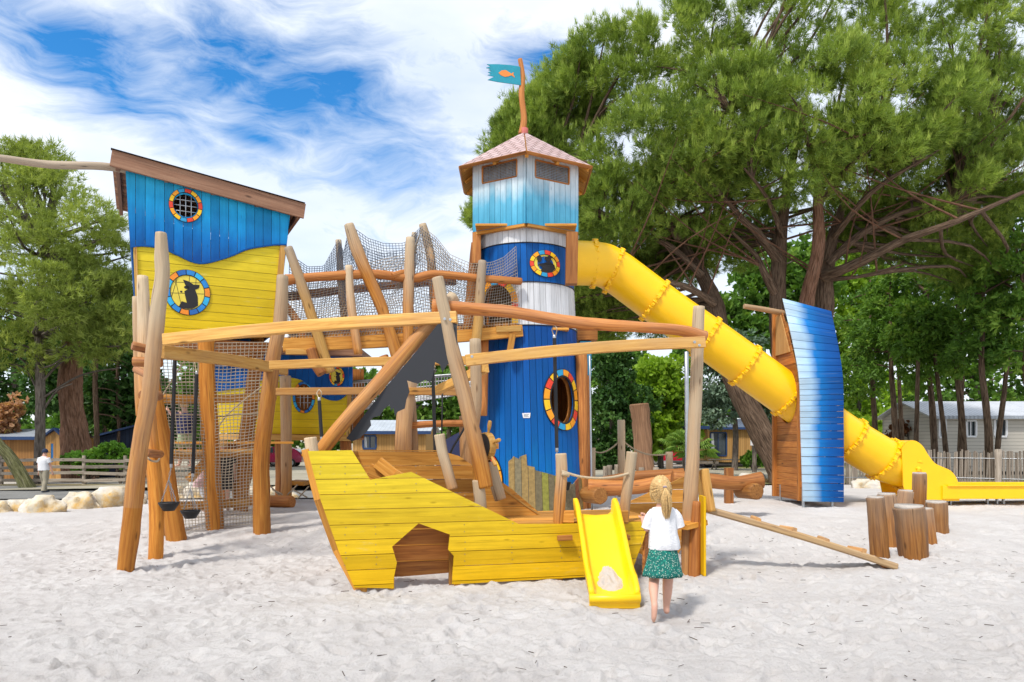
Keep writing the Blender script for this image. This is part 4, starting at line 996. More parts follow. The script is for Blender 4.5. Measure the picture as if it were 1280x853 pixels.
# ================================================================== stumps
stl=[('narrow round stepping stump furthest left, its top split by a dark crack',(1100,697),(1094,622),11,10.5,10.5),
 ('stepping stump just right of the leftmost one, leaning slightly inward',(1114,685),(1108,618),13,11,11.4),
 ('stepping stump in the middle back with its foot hidden behind the fat one',(1125,677),(1132,614),10,9,12.0),
 ('tallest stepping stump of the cluster, standing square at the back',(1149,660),(1149,592),8.5,8.5,12.9),
 ('fattest stepping stump at the front, tapering up to a broad pale top',(1142,697),(1136,634),17,18,10.45),
 ('short thin stepping stump squeezed right behind the fattest one',(1162,683),(1156,636),8.5,9,11.5),
 ('squat stepping stump furthest right in the cluster',(1172,670),(1170,628),12,12.5,12.4)]
for i,(lb,b_,t_,rb_,rt_,D) in enumerate(stl):
    g=GD(b_[0],D); top=P(t_[0],t_[1],D); m=MB()
    s=D/F
    mid=g.lerp(top,.5)
    tube(m,[g-(top-g)*.2,g,mid,top],[rb_*s*1.0,rb_*s,(rb_+rt_)/2*s,rt_*s],n=22,wob=.13,gr=(0,0,.15,.55),rnd=.16,sub=8)
    o=m.build('stepping_stump',M['stump'],None); tag(o,lb,'stump','stepping stumps beside the ramp')
    # pale end grain on top
    m=MB(); k=20; tube(m,[top-Vector((0,0,.004)),top+Vector((0,0,.004))],rt_*s*.9,n=k,sub=1,rnd=.6,gr=(1,1)); m.build('sandy_top',M['sandpatch'],o)
# ================================================================== balance logs
def log(lb,pts,r,mt='redlog',cat='balance log',w=.12):
    m=MB(); tube(m,pts,r,n=16,wob=w); return tag(m.build('balance_log',M[mt],None),lb,cat,'balance logs behind the ship')
g0=GD(735,14.8); hL=P(740,611,14.8)
log('long reddish log lying low across the back, its dark cut end left beside the tower',[P(735,610,14.9),P(790,610,14.8),P(830,603,14.8),P(870,596,14.7)],[.19,.145,.14,.13])
log('thinner upper log resting at the back left, above the long reddish one',[P(740,606,16.0),P(790,597,15.9),P(855,592,15.8)],[.12,.13,.12])
log('curved log at the right with a round cut end propped on a short block',[P(840,597,14.4),P(885,601,14.4),P(920,604,14.4),P(953,600,14.4)],[.15,.14,.14,.165])
for (x0_,x1_,y,D,r,lb) in ((925,946,614,14.2,.16,'short round block of log under the right cut end'),(733,751,619,14.6,.17,'short round block of log under the left cut end')):
    m=MB(); tube(m,[P(x0_,y-1,D+.5),P(x1_,y+1,D-.1)],r,n=16,wob=.08); tag(m.build('support_block',M['stump'],None),lb,'log block','blocks under the balance logs')
m=MB(); g=GD(911,17); beam(m,g-Vector((0,0,.1)),P(911,585,17),.18,.18,up=Vector((0,1,0))); tag(m.build('short_post',M['redlog'],None),'short square reddish post standing up behind the curved log','post')
for (pts,r,lb) in (([P(295,630,16.4),P(335,628,16.2),P(366,632,16)],.13,'small reddish log lying on the sand below the yellow hut'),):
    g=[Vector((p.x,p.y,gz(p.x,p.y)+.12)) for p in pts]; log(lb,g,r)

# ================================================================== second, lower hut
h2=thing('small_hut','low yellow and blue hut with blue ringed barred windows behind the tall hut','playground hut',tuple(GD(370,18)))
f2=Frame((P(272,500,17.6)),(1,.05,0),(0,0,1)); f2.O.z=0
cv=[(268,490),(290,487),(310,484),(325,476),(345,471),(362,472),(378,476),(392,487),(404,497),(416,501),(427,499),(441,486)]
c2=smooth_poly(UV(f2,*cv))
w1=UV(f2,(380,497))[0]
m=MB(); strips(m,f2,UV(f2,(268,541),(437,544))+[f2.uv(439,470),f2.uv(266,470)],[ell(w1[0],w1[1],.22,.33,24)],width=.19,axis='h',t=.03,w0=-.03)
lo=min(p[1] for p in m.pc)
for i,p in enumerate(m.pc): m.pc[i]=(p[0],p[1]-lo,0)
m.build('yellow_wall',M['yellow'],h2)
m=MB(); strips(m,f2,UV(f2,(262,440),(300,441),(441,446))+c2[::-1],width=.16,axis='v',t=.03,w0=.004); m.build('blue_wall',M['bluedeep'],h2)
m=MB(); slab(m,f2,UV(f2,(355,544),(360,544),(361,474),(355,474)),.004,.03);slab(m,f2,UV(f2,(433,548),(438,548),(440,490),(435,490)),.036,.03); m.build('corner_board',M['pale'],h2)
m=MB(); a,b=f2(*f2.uv(266,546)),f2(*f2.uv(440,548)); beam(m,a,b,.2,.14); m.build('sill_beam',M['pale'],h2)
m=MB(); a,b=f2(*f2.uv(255,437),-.5),f2(*f2.uv(455,443),-.5); beam(m,a,b,1.6,.16); m.build('roof',M['roofwood'],h2)
porthole(h2,f2,380,497,14,.002,False,glazed=False,bars=True,ry=20)
porthole(h2,f2,346,470,14,.04,False,glazed=False,bars=True,ry=20)
porthole(h2,f2,421.5,471,9.5,.036,True,glazed=True,sil=FIG1,ry=12)
m=MB(); strips(m,Frame(f2(0,0,-1.6),f2.U,(0,0,1)),[(0,1.75),(3.3,1.75),(3.3,3.6),(0,3.6)],width=.2,axis='v'); m.build('back_wall',M['brownpanel'],h2)
m=MB()
for k in range(9): beam(m,f2(0,1.72,-.1-k*.17),f2(3.3,1.72,-.1-k*.17),.15,.05)
m.build('floor',M['brownpanel'],h2)
for (px,py,D,gr,tp_) in ((357,470,17.3,.8,1),(351,545,18,0,0),(432,548,18.3,0,0),(276,545,17.7,0,0)):
    m=MB(); g=GD(px,D); tube(m,[g-Vector((0,0,.2)),P(px+1,600,D),P(px,py,D)],.15 if gr==0 else .13,wob=.12,gr=(0,gr*.3,gr)); m.build('leg',M['redlog'] if gr==0 else M['robinia'],h2)
m=MB(); beam(m,P(366,603,17.6),P(384,604,17.6),.6,.1); m.build('step',M['oak'],h2)
m=MB(); 
for (a,b) in (((340,612),(366,624)),((352,626),(372,606)),((330,600),(352,622)),((366,612),(384,622)),((372,624),(386,608))): tube(m,[P(*a,17.2),P(*b,17.2)],.018,n=6,sub=2)
m.build('climbing_rope',M['rope'],h2)

# ================================================================== people
def ringloft(m,rows,n=20,var=.5,fold=0.0,nf=7,seed=0,capt=True,capb=False):
    rr=[]
    for i,(c,rx,ry) in enumerate(rows):
        ring_=[]
        for k in range(n):
            t=2*math.pi*k/n; f=1+fold*(i/len(rows))*math.sin(nf*t+seed)+fold*.6*mnoise.noise(Vector((math.cos(t)*2+seed,math.sin(t)*2,i*.7)))
            ring_.append(m.vert((c[0]+math.cos(t)*rx*f,c[1]+math.sin(t)*ry*f,c[2]),(math.cos(t)*rx,math.sin(t)*ry,c[2]),(t*rx,c[2],0)))
        rr.append(ring_)
    for i in range(len(rr)-1):
        for k in range(n): m.face((rr[i][k],rr[i+1][k],rr[i+1][(k+1)%n],rr[i][(k+1)%n]),var,True)
    if capt: m.face(rr[0],var,True)
    if capb: m.face(rr[-1][::-1],var,True)
def body(parent,O,s,J,E,mat,root='pelvis'):
    names=list(J); base=Vector(parent['_b'])
    me=bpy.data.meshes.new('body'); me.from_pydata([tuple(Vector(O)+Vector(J[k][:3])*s-base) for k in names],[(names.index(a),names.index(b)) for a,b in E],[])
    o=bpy.data.objects.new('body',me); COL.objects.link(o); o.parent=parent
    md=o.modifiers.new('skin','SKIN'); md.use_smooth_shade=True; md.branch_smoothing=.6
    bpy.context.view_layer.update()
    if not me.skin_vertices:
        bm=bmesh.new(); bm.from_mesh(me); bm.verts.layers.skin.verify(); bm.to_mesh(me); bm.free()
    for i,k in enumerate(names):
        sv=me.skin_vertices[0].data[i]; r=J[k][3]*s; ry=(J[k][4] if len(J[k])>4 else J[k][3])*s; sv.radius=(r,ry); sv.use_root=(k==root)
    ss=o.modifiers.new('sub','SUBSURF'); ss.levels=2; ss.render_levels=2
    me.materials.append(mat); return o
def chainE(*ks): return [(ks[i],ks[i+1]) for i in range(len(ks)-1)]
def hand(J,E,w,pos,d,side,thumb):
    """palm and five fingers: d = pointing direction, side = across the palm"""
    pos=Vector(pos);d=Vector(d).normalized();side=Vector(side).normalized();nn=d.cross(side)
    J[w+'p']=(*(pos+d*.03),.020,.012); E.append((w,w+'p'))
    for k,(L,o) in enumerate(((.050,-.022),(.058,-.008),(.055,.008),(.043,.022))):
        a=pos+d*.06+side*o; b=a+d*L*.55+nn*.008; c=a+d*L*.85+nn*.026
        for nm,q,r in (('a',a,.0085),('b',b,.0075),('c',c,.006)): J[f'{w}{k}{nm}']=(*q,r)
        E+= [(w+'p',f'{w}{k}a'),(f'{w}{k}a',f'{w}{k}b'),(f'{w}{k}b',f'{w}{k}c')]
    a=pos+d*.02+side*thumb*.03; b=a+d*.025+side*thumb*.014+nn*.01
    J[w+'ta']=(*a,.009); J[w+'tb']=(*b,.0075); E+=[(w+'p',w+'ta'),(w+'ta',w+'tb')]
# --- girl
gD=6.95; gx=(829-CX)/F*gD; O=(gx,gD,0.0)
girl=thing('person','barefoot girl with blond ponytail, white t-shirt and patterned green skirt by the short slide','person',O)
J=dict(pelvis=(0,.0,.62,.095,.08),waist=(-.0,.0,.74,.085,.07),chest=(0,.0,.90,.10,.075),uch=(-.003,.01,1.0,.075,.06),neck=(-.01,.015,1.075,.034),jaw=(-.018,.03,1.13,.052,.06),head=(-.02,.025,1.205,.078,.088),crown=(-.02,.015,1.28,.06,.068),
 nose=(-.055,.12,1.18,.012),
 shl=(-.09,.0,.995,.040),ell=(-.158,.01,.82,.028),wrl=(-.178,.12,.915,.020),
 shr=(.09,.0,.995,.040),elr=(.160,.02,.84,.028),wrr=(.06,.19,.92,.020),
 hpl=(-.06,0,.58,.082),knl=(-.088,.0,.35,.053),cal=(-.115,-.11,.285,.050),anl=(-.138,-.26,.185,.030),hel=(-.142,-.30,.175,.033),bal=(-.148,-.30,.065,.040,.025),tol=(-.150,-.265,.02,.030,.015),
 hpr=(.06,0,.58,.082),knr=(.058,.06,.34,.053),car=(.052,.05,.24,.052),anr=(.045,.07,.06,.031),her=(.045,.045,.03,.032),bar=(.055,.17,.018,.036,.018),tor=(.058,.21,.012,.026,.012))
E=chainE('pelvis','waist','chest','uch','neck','jaw','head','crown')+[('jaw','nose')]+chainE('uch','shl','ell','wrl')+chainE('uch','shr','elr','wrr')+chainE('pelvis','hpl','knl','cal','anl','hel','bal','tol')+chainE('pelvis','hpr','knr','car','anr','her','bar','tor')
hand(J,E,'wrl',(-.178,.12,.915),(.25,.6,.6),(1,0,-.3),-1); hand(J,E,'wrr',(.06,.19,.92),(-.8,.3,.3),(0,.2,1),1)
body(girl,O,1.0,J,E,M['skin'])
def Lc(x,y,z): return (O[0]+x,O[1]+y,O[2]+z)
m=MB(); n_=26
ringloft(m,[(Lc(0,.01,1.055),.055,.045),(Lc(0,.005,1.045),.10,.065),(Lc(0,0,1.02),.125,.08),(Lc(0,0,.96),.132,.095),(Lc(0,0,.88),.132,.10),(Lc(0,0,.80),.137,.105),(Lc(.01,0,.72),.146,.11),(Lc(.012,0,.655),.150,.115),(Lc(.012,0,.648),.146,.111)],n=48,fold=.05,nf=9,seed=1.3)
for s,pp in ((-1,[(-.085,0,1.005),(-.13,.0,.94),(-.155,.01,.845)]),(1,[(.085,0,1.005),(.13,.005,.95),(.155,.015,.86)])):
    tube(m,[Lc(*q) for q in pp],[.048,.053,.056],n=18,sub=6,wob=.14,cap=False)
    tube(m,[Lc(*pp[2]),Lc(pp[2][0]-s*.01,pp[2][1],pp[2][2]+.015)],[.0562,.05],n=18,sub=1,cap=False)
m.build('tshirt',M['cotton'],girl)
def skirtmat():
    m_,nt=newmat('patterned_green_cotton'); n=N(nt); oc=n('ShaderNodeTexCoord').outputs['Object']
    vo=n('ShaderNodeTexVoronoi',{'Vector':n.mapping(oc,(1,1,.8)),'Scale':75.0}).outputs['Distance']
    f=n.noise(oc,45,2); c=n.mix(n.rng_(vo,.30,.22,0,1),(0.005,0.12,0.10),(0.55,0.66,0.55)); c=n.mix(n.rng_(f,.56,.62,0,.8),c,(0.01,0.28,0.20))
    n.out(c,.85); return m_
m=MB(); ringloft(m,[(Lc(0,0,.70),.12,.095),(Lc(0,0,.60),.142,.115),(Lc(-.002,0,.50),.168,.13),(Lc(-.005,0,.42),.188,.15),(Lc(-.005,0,.388),.192,.152),(Lc(-.005,0,.39),.184,.145),(Lc(-.005,0,.5),.15,.12)],n=60,fold=.09,nf=8,seed=.4); m.build('skirt',skirtmat(),girl)
# hair: cap plus strands gathered in a ponytail
hc=Vector(Lc(-.02,.022,1.215)); tie=Vector(Lc(-.004,-.088,1.25))
m=MB(); rr=[]
for i in range(15):
    ph=math.pi*i/14*.86; rr.append([m.vert(hc+Vector((math.cos(t)*.101*math.sin(ph)*(1+.03*math.sin(13*t)),(math.sin(t)*.109*math.sin(ph)),.142*math.cos(ph)-(.02 if math.sin(t)<-.2 else .0)*0)),(math.cos(t)*3,math.sin(t)*3,ph)) for t in [2*math.pi*k/36 for k in range(36)]])
keep=lambda t,i: True
for i in range(14):
    for k in range(36):
        t=2*math.pi*(k+.5)/36; ph=i/14*.86*math.pi
        front=math.sin(t+.25)>.35 and ph>.95
        if not front: m.face((rr[i][k],rr[i+1][k],rr[i+1][(k+1)%36],rr[i][(k+1)%36]),.5,True)
for k in range(150):
    t=random.uniform(math.pi*.88,math.pi*2.12); ph=random.uniform(.15,2.2)
    p0=hc+Vector((math.cos(t)*.104*math.sin(ph),math.sin(t)*.112*math.sin(ph),.146*math.cos(ph))); mid=p0.lerp(tie,.5); mid=hc+(mid-hc).normalized()*.117
    tube(m,[p0,mid,tie],[.0035,.004,.004],n=4,sub=4,cap=False)
for k in range(190):
    a=random.uniform(0,6.28); r=random.uniform(.2,1); sp_=Vector((math.cos(a),math.sin(a)*.7,0))*r
    L=random.uniform(.8,1.12)
    tube(m,[tie+sp_*.008,tie+Vector((.003,-.03,-.03))+sp_*.018,tie+Vector((.01,-.035,-.10*L))+sp_*.044,tie+Vector((.016,-.02,-.19*L))+sp_*.052,tie+Vector((.02,-.01,-.275*L))+sp_*.030],[.003,.004,.004,.0035,.0012],n=4,sub=4,cap=False)
for k in range(60):   # loose side hair
    t=random.choice((math.pi*1.02,math.pi*1.9))+random.uniform(-.2,.2); p0=hc+Vector((math.cos(t)*.093,math.sin(t)*.1,.03)); tube(m,[p0,p0+Vector((math.cos(t)*.01,0,-.07)),p0+Vector((-math.cos(t)*.01,-.01,-.14))],[.004,.004,.001],n=4,sub=4,cap=False)
hr=m.build('hair',M['hair'],girl)
m=MB(); tube(m,[tie+Vector((-.0,-.004,.008)),tie+Vector((0,-.012,-.008))],.02,n=12,sub=1,rnd=.5); m.build('hair_tie',plain('grey_pink_tie',(.35,.28,.30),.8),girl)
for s in (-1,1):
    m=MB(); c=Vector(Lc(-.048+s*.028,.108,1.215)); tube(m,[c,c+Vector((0,.006,0))],.008,n=8,sub=1); m.build('eye',M['ink'],girl)
# --- generic small figure
def figure(O,s,label,yaw,shirt,bottom,hairc,pose,cap=None,trousers=False,arms=None,longdark=False):
    t=thing('person',label,'person',O); c_,s_=math.cos(yaw),math.sin(yaw)
    st=pose.get('step',.1); bend=pose.get('bend',0); sq=pose.get('squat',0)
    H=lambda x,y,z,*r:(x*c_-y*s_,x*s_+y*c_,z,*r)
    al,ar=arms or (((-.24,.02,1.12),(-.25,.06,.86)),((.24,.02,1.12),(.25,.06,.86)))
    dz=-sq*.45; kf=sq*.35
    J=dict(pelvis=H(0,-sq*.2,.92+dz,.15,.11),chest=H(0,bend*.1,1.2+dz,.16,.11),uch=H(0,bend*.14,1.38+dz,.12,.09),neck=H(0,.02+bend*.17,1.49+dz,.055),head=H(0,.05+bend*.2,1.60+dz,.088,.10),crown=H(0,.04+bend*.2,1.70+dz,.07,.08),nose=H(0,.17+bend*.2,1.58+dz,.014),
      shl=H(-.17,bend*.1,1.38+dz,.06),ell=H(*al[0][:2],al[0][2]+dz,.04),wrl=H(*al[1][:2],al[1][2]+dz,.03),shr=H(.17,bend*.1,1.38+dz,.06),elr=H(*ar[0][:2],ar[0][2]+dz,.04),wrr=H(*ar[1][:2],ar[1][2]+dz,.03),
      hpl=H(-.09,-sq*.1,.86+dz,.1),knl=H(-.1,st*.6+kf,.49+dz*.3,.062),anl=H(-.1,st,.09,.042),tol=H(-.11,st+.17,.04,.035,.025),hpr=H(.09,-sq*.1,.86+dz,.1),knr=H(.1,-st*.2+kf,.49+dz*.3,.062),anr=H(.1,-st,.09,.042),tor=H(.11,-st+.17,.04,.035,.025))
    E=chainE('pelvis','chest','uch','neck','head','crown')+[('head','nose')]+chainE('uch','shl','ell','wrl')+chainE('uch','shr','elr','wrr')+chainE('pelvis','hpl','knl','anl','tol')+chainE('pelvis','hpr','knr','anr','tor')
    for w,sd in (('wrl',1),('wrr',-1)):
        p=Vector(J[w][:3]); e=Vector(J['el'+w[2]][:3]); d=(p-e).normalized(); side=Vector((c_,s_,0))
        J[w+'p']=(*(p+d*.05),.035,.02); E.append((w,w+'p'))
        for k in range(4):
            a=p+d*.09+side.cross(d)*(k-1.5)*.024; b=a+d*(.07+.01*(k in (1,2)))
            J[f'{w}{k}a']=(*a,.012); J[f'{w}{k}b']=(*b,.010); E+=[(w+'p',f'{w}{k}a'),(f'{w}{k}a',f'{w}{k}b')]
        a=p+d*.06+side*sd*.04; J[w+'t']=(*a,.012); E.append((w+'p',w+'t'))
    body(t,O,s,J,E,M['skin'])
    W=lambda v:tuple(Vector(O)+Vector(v[:3])*s)
    m=MB(); n_=24
    up=[('uch',.06,.06,.09),('uch',.04,.13,.085),('uch',.0,.19,.115),('chest',.06,.2,.13),('chest',-.05,.19,.13),('pelvis',.12,.185,.13),('pelvis',-.02,.19,.135)]
    if longdark: up+=[('pelvis',-.2,.2,.16)]
    ringloft(m,[((W(J[k])[0],W(J[k])[1],W(J[k])[2]+z*s),rx*s*(abs(c_)*1+abs(s_)*ry/rx),ry*s*(abs(c_)+abs(s_)*rx/ry)) for k,z,rx,ry in up],n=24,fold=.05,seed=O[0])
    for a in 'lr': tube(m,[W(J['sh'+a]),tuple(Vector(W(J['sh'+a])).lerp(Vector(W(J['el'+a])),.75))],[.085*s,.08*s],n=14,wob=.1)
    m.build('shirt',shirt,t)
    m=MB()
    for a in 'lr':
        hp,kn,an=[Vector(W(J[k+a])) for k in ('hp','kn','an')]
        if trousers: tube(m,[hp+Vector((0,0,.06*s)),hp.lerp(kn,.5),kn,kn.lerp(an,.6),an+Vector((0,0,.0))],[.12*s,.11*s,.088*s,.08*s,.075*s],n=16,wob=.14)
        else: tube(m,[hp+Vector((0,0,.06*s)),hp.lerp(kn,.5),hp.lerp(kn,.85)],[.12*s,.115*s,.11*s],n=16,wob=.12)
    m.build('trousers' if trousers else 'shorts',bottom,t)
    hc=Vector(W(J['head']))+Vector((0,0,.035*s)); m=MB(); rr=[]
    for i in range(9):
        ph=math.pi*i/8*.6; rr.append([m.vert(hc+Vector((math.cos(q)*.105*s*math.sin(ph),math.sin(q)*.115*s*math.sin(ph),.125*s*math.cos(ph)))) for q in [2*math.pi*k/18 for k in range(18)]])
    for i in range(8):
        for k in range(18): m.face((rr[i][k],rr[i+1][k],rr[i+1][(k+1)%18],rr[i][(k+1)%18]),.5,True)
    if cap: 
        fwd=Vector((-s_,c_,0)); beam(m,hc+fwd*.08*s-Vector((0,0,.01*s)),hc+fwd*.2*s-Vector((0,0,.03*s)),.15*s,.015*s)
    m.build('cap' if cap else 'hair',cap or hairc,t)
    if pose.get('shoes'):
        m=MB()
        for a in 'lr':
            an,to=Vector(W(J['an'+a])),Vector(W(J['to'+a])); tube(m,[an-(to-an)*.3-Vector((0,0,.03*s)),an-Vector((0,0,.03*s)),to,to+(to-an)*.12],[.04*s,.055*s,.05*s,.03*s],n=12,squash=.9)
        m.build('shoes',pose['shoes'],t)
    return t
mg=GD(55,26.3)
figure(tuple(mg),.93,'man in white t-shirt, beige trousers and dark cap strolling on the road',R(-12),M['tee'],plain('khaki_cotton',(.33,.29,.21),.9,nz=.2),M['hair'],dict(step=.14,shoes=plain('dark_shoes',(.03,.035,.05),.6)),cap=plain('navy_cap',(.015,.025,.06),.8),trousers=True,arms=(((-.25,-.02,1.12),(-.27,.02,.86)),((.25,.04,1.12),(.28,.1,.86))))
k1=GD(279,14.9)
figure(tuple(k1),.86,'child in black top with yellow marks standing on the sand behind the rope net',R(20),rampmat('black_jersey',[(.015,.015,.018),(.02,.02,.022)],.8),M['black'],M['hair'],dict(step=.05),longdark=True)
k2=P(232,585,13.6)
figure(tuple(k2),.72,'child in navy and blue top and pale green shorts up on the log platform',R(60),plain('navy_cotton',(.015,.02,.08),.85,nz=.3),plain('pale_green_cotton',(.36,.48,.30),.9,nz=.2),M['hair'],dict(step=.1),arms=(((-.3,.12,1.35),(-.25,.35,1.5)),((.28,.15,1.3),(.2,.4,1.42))))
k3=GD(254,14.8)
figure(tuple(k3),.70,'child in pale pink patterned top playing low between the log legs',R(-60),plain('pink_cotton',(.62,.40,.40),.85,nz=.4,scale=25),M['tee'],M['hair'],dict(step=.05,bend=.6,squat=.3))
# ================================================================== ground
def vnoise(x,y,seed,scale):
    r=np.random.default_rng(seed).random((256,256)); X=x*scale+37.3; Y=y*scale+91.7
    xi=np.floor(X).astype(int); yi=np.floor(Y).astype(int); fx=X-xi; fy=Y-yi; fx=fx*fx*(3-2*fx); fy=fy*fy*(3-2*fy)
    a=r[xi%256,yi%256];b=r[(xi+1)%256,yi%256];c=r[xi%256,(yi+1)%256];d=r[(xi+1)%256,(yi+1)%256]
    return (a*(1-fx)+b*fx)*(1-fy)+(c*(1-fx)+d*fx)*fy-.5
def npsm(t): t=np.clip(t,0,1); return t*t*(3-2*t)
def npgz(x,y):
    a=0.2*npsm((y-10)/4.5); l=npsm((-x-1)/3.0)
    return a-0.45*(l*npsm((y-17)/8)+(1-l)*npsm((y-25)/10))
def axis(parts):
    out=[]
    for a,b,s in parts: out+=list(np.arange(a,b,s))
    return np.array(out)
xs=axis([(-700,-60,40),(-60,-12,2.0),(-12,-7.2,.07),(-7.2,7.4,.026),(7.4,13,.07),(13,14,.2),(14,60,2),(60,701,40)])
ys=axis([(-40,4,4),(4,4.6,.2),(4.6,11,.026),(11,18,.06),(18,30,.35),(30,100,3),(100,1500,80)])
X,Y=np.meshgrid(xs,ys,indexing='ij')
Z=npgz(X,Y)
amp=npsm((19-Y)/3)*npsm((Y-2)/2)*npsm((16-np.abs(X))/3)
h=vnoise(X,Y,1,.9)*.07+vnoise(X,Y,2,2.3)*.035+vnoise(X,Y,3,5.5)*.022+vnoise(X,Y,4,13)*.016+vnoise(X,Y,5,25)*.013
# footprints and scuffs
rg=np.random.default_rng(5)
H2=np.zeros_like(Z)
for k in range(11000):
    cx=rg.uniform(-10,11); cy=4.4+9*rg.random()**1.3; a=rg.uniform(0,6.28); L=rg.uniform(.035,.05) if k%5 else rg.uniform(.07,.13); w_=L*rg.uniform(.4,.7); d=L*rg.uniform(.2,.42)
    i0,i1=np.searchsorted(xs,[cx-.32,cx+.32]); j0,j1=np.searchsorted(ys,[cy-.32,cy+.32])
    xx=X[i0:i1,j0:j1]-cx; yy=Y[i0:i1,j0:j1]-cy; u=(xx*math.cos(a)+yy*math.sin(a))/L; v=(-xx*math.sin(a)+yy*math.cos(a))/w_
    q=u*u+v*v; H2[i0:i1,j0:j1]+= -d*np.exp(-q*q*.6)+.45*d*np.exp(-(np.sqrt(q)-1.5)**2*5)
# drift against the ship's hull and hollows beneath the openings
for cx,cy,rx,ry,d in ((-1.3,8.1,.5,.35,-.06),(.2,8.25,1.2,.35,.05),(1.05,7.15,.45,.3,-.04),(1.45,6.9,.3,.25,-.03),(-.9,8.9,1,.4,-.06),(3.6,9.0,1.0,.6,-.04)):
    H2+=d*np.exp(-((X-cx)/rx)**2-((Y-cy)/ry)**2)
Z=Z+amp*(h+np.clip(H2,-.075,.05))
me=bpy.data.meshes.new('sand'); nx,ny=X.shape
me.vertices.add(nx*ny); me.vertices.foreach_set('co',np.stack([X,Y,Z],-1).astype(np.float32).ravel())
idx=np.arange(nx*ny).reshape(nx,ny); q=np.stack([idx[:-1,:-1],idx[1:,:-1],idx[1:,1:],idx[:-1,1:]],-1).reshape(-1,4)
me.loops.add(q.size); me.loops.foreach_set('vertex_index',q.ravel().astype(np.int32)); me.polygons.add(len(q)); me.polygons.foreach_set('loop_start',(np.arange(len(q))*4).astype(np.int32)); me.polygons.foreach_set('loop_total',np.full(len(q),4,np.int32)); me.polygons.foreach_set('use_smooth',np.ones(len(q),bool)); me.update(); me.validate()
def sandmat():
    m,nt=newmat('pale_sand'); n=N(nt); oc=n('ShaderNodeTexCoord').outputs['Object']
    big=n.noise(oc,1.1,4,.6); mid=n.noise(oc,9,5,.7); fine=n.noise(oc,170,2,.6); gr=n.noise(oc,60,3,.8)
    c=n.ramp(big,[(.3,(.60,.565,.545)),(.7,(.70,.67,.65))]); c=n.mix(n.rng_(mid,.55,.75,0,.35),c,(.50,.45,.41)); c=n.mix(n.rng_(n.noise(oc,34,4,.75,.6),.60,.70,0,.45),c,(.40,.35,.31)); c=n.mix(n.rng_(gr,.60,.72,0,.6),c,(.34,.28,.23)); c=n.mix(n.rng_(gr,.35,.25,0,.35),c,(.78,.75,.72))
    hh=n.math('ADD',n.math('MULTIPLY',n.noise(oc,32,6,.8),1.0),n.math('MULTIPLY',fine,.25))
    n.out(c,.95,bump=hh,bstr=1.0,bdist=.03,spec=.15); return m
me.materials.append(sandmat()); o=bpy.data.objects.new('sand',me); COL.objects.link(o); tag(o,kind='structure')
def sheet_(name,mat,x0,x1,y0,y1,dz,edge=None,nx=50,ny=40,wob=.35):
    """a sheet laid over the terrain"""
    m=MB(); g=[]
    for i in range(nx+1):
        r=[]
        for j in range(ny+1):
            u=x0+(x1-x0)*i/nx; a,b=(edge(u) if edge else (y0,y1)); v=a+(b-a)*j/ny
            if j in (0,ny): v+=wob*mnoise.noise(Vector((u*.4,v*.1,dz*99)))
            r.append(m.vert((u,v,gz(u,v)+dz),(u,v,0),(u,v,0)))
        g.append(r)
    for i in range(nx):
        for j in range(ny): m.face((g[i][j],g[i+1][j],g[i+1][j+1],g[i][j+1]),.5,True)
    o=m.build(name,mat,None); tag(o,kind='structure'); return o
def groundmat(name,c0,c1,scale,rough=.9,bump=.3):
    m,nt=newmat(name); n=N(nt); oc=n('ShaderNodeTexCoord').outputs['Object']; a=n.noise(oc,scale,6,.7); b=n.noise(oc,scale*14,3,.7)
    c=n.ramp(a,[(.32,c0),(.68,c1)]); c=n.mix(n.rng_(b,.4,.8,0,.45),c,tuple(x*.6 for x in c0)); n.out(c,rough,bump=b,bstr=bump,bdist=.02,spec=.2); return m
asph=groundmat('asphalt',(.16,.155,.15),(.24,.235,.22),.6); grav=groundmat('pale_gravel',(.42,.38,.33),(.56,.52,.46),.7); grass=groundmat('dry_grass',(.10,.12,.03),(.30,.27,.13),.5); verge=groundmat('grass_verge',(.25,.20,.10),(.38,.33,.2),.7)
sheet_('ground',groundmat('dry_earth',(.30,.27,.20),(.42,.38,.30),.3),-650,650,27,1400,.02,nx=60,ny=60,wob=0)
sheet_('road',asph,-40,-1.5,19.0,29.5,.035,edge=lambda x:(18.3+max(0,x+12)*.12,30.2),nx=50,ny=40)
sheet_('path',grav,-40,-1.5,30.2,35,.035)
sheet_('verge',verge,-40,-1.0,30.0,31.0,.05,wob=.15)
sheet_('path',grav,2.5,60,37,72,.035)
sheet_('grass',grass,2,26,24.5,36,.045,wob=1.5)
sheet_('grass',grass,14,60,31,90,.06,edge=lambda x:(29-max(0,x-18)*.1,60),wob=1)

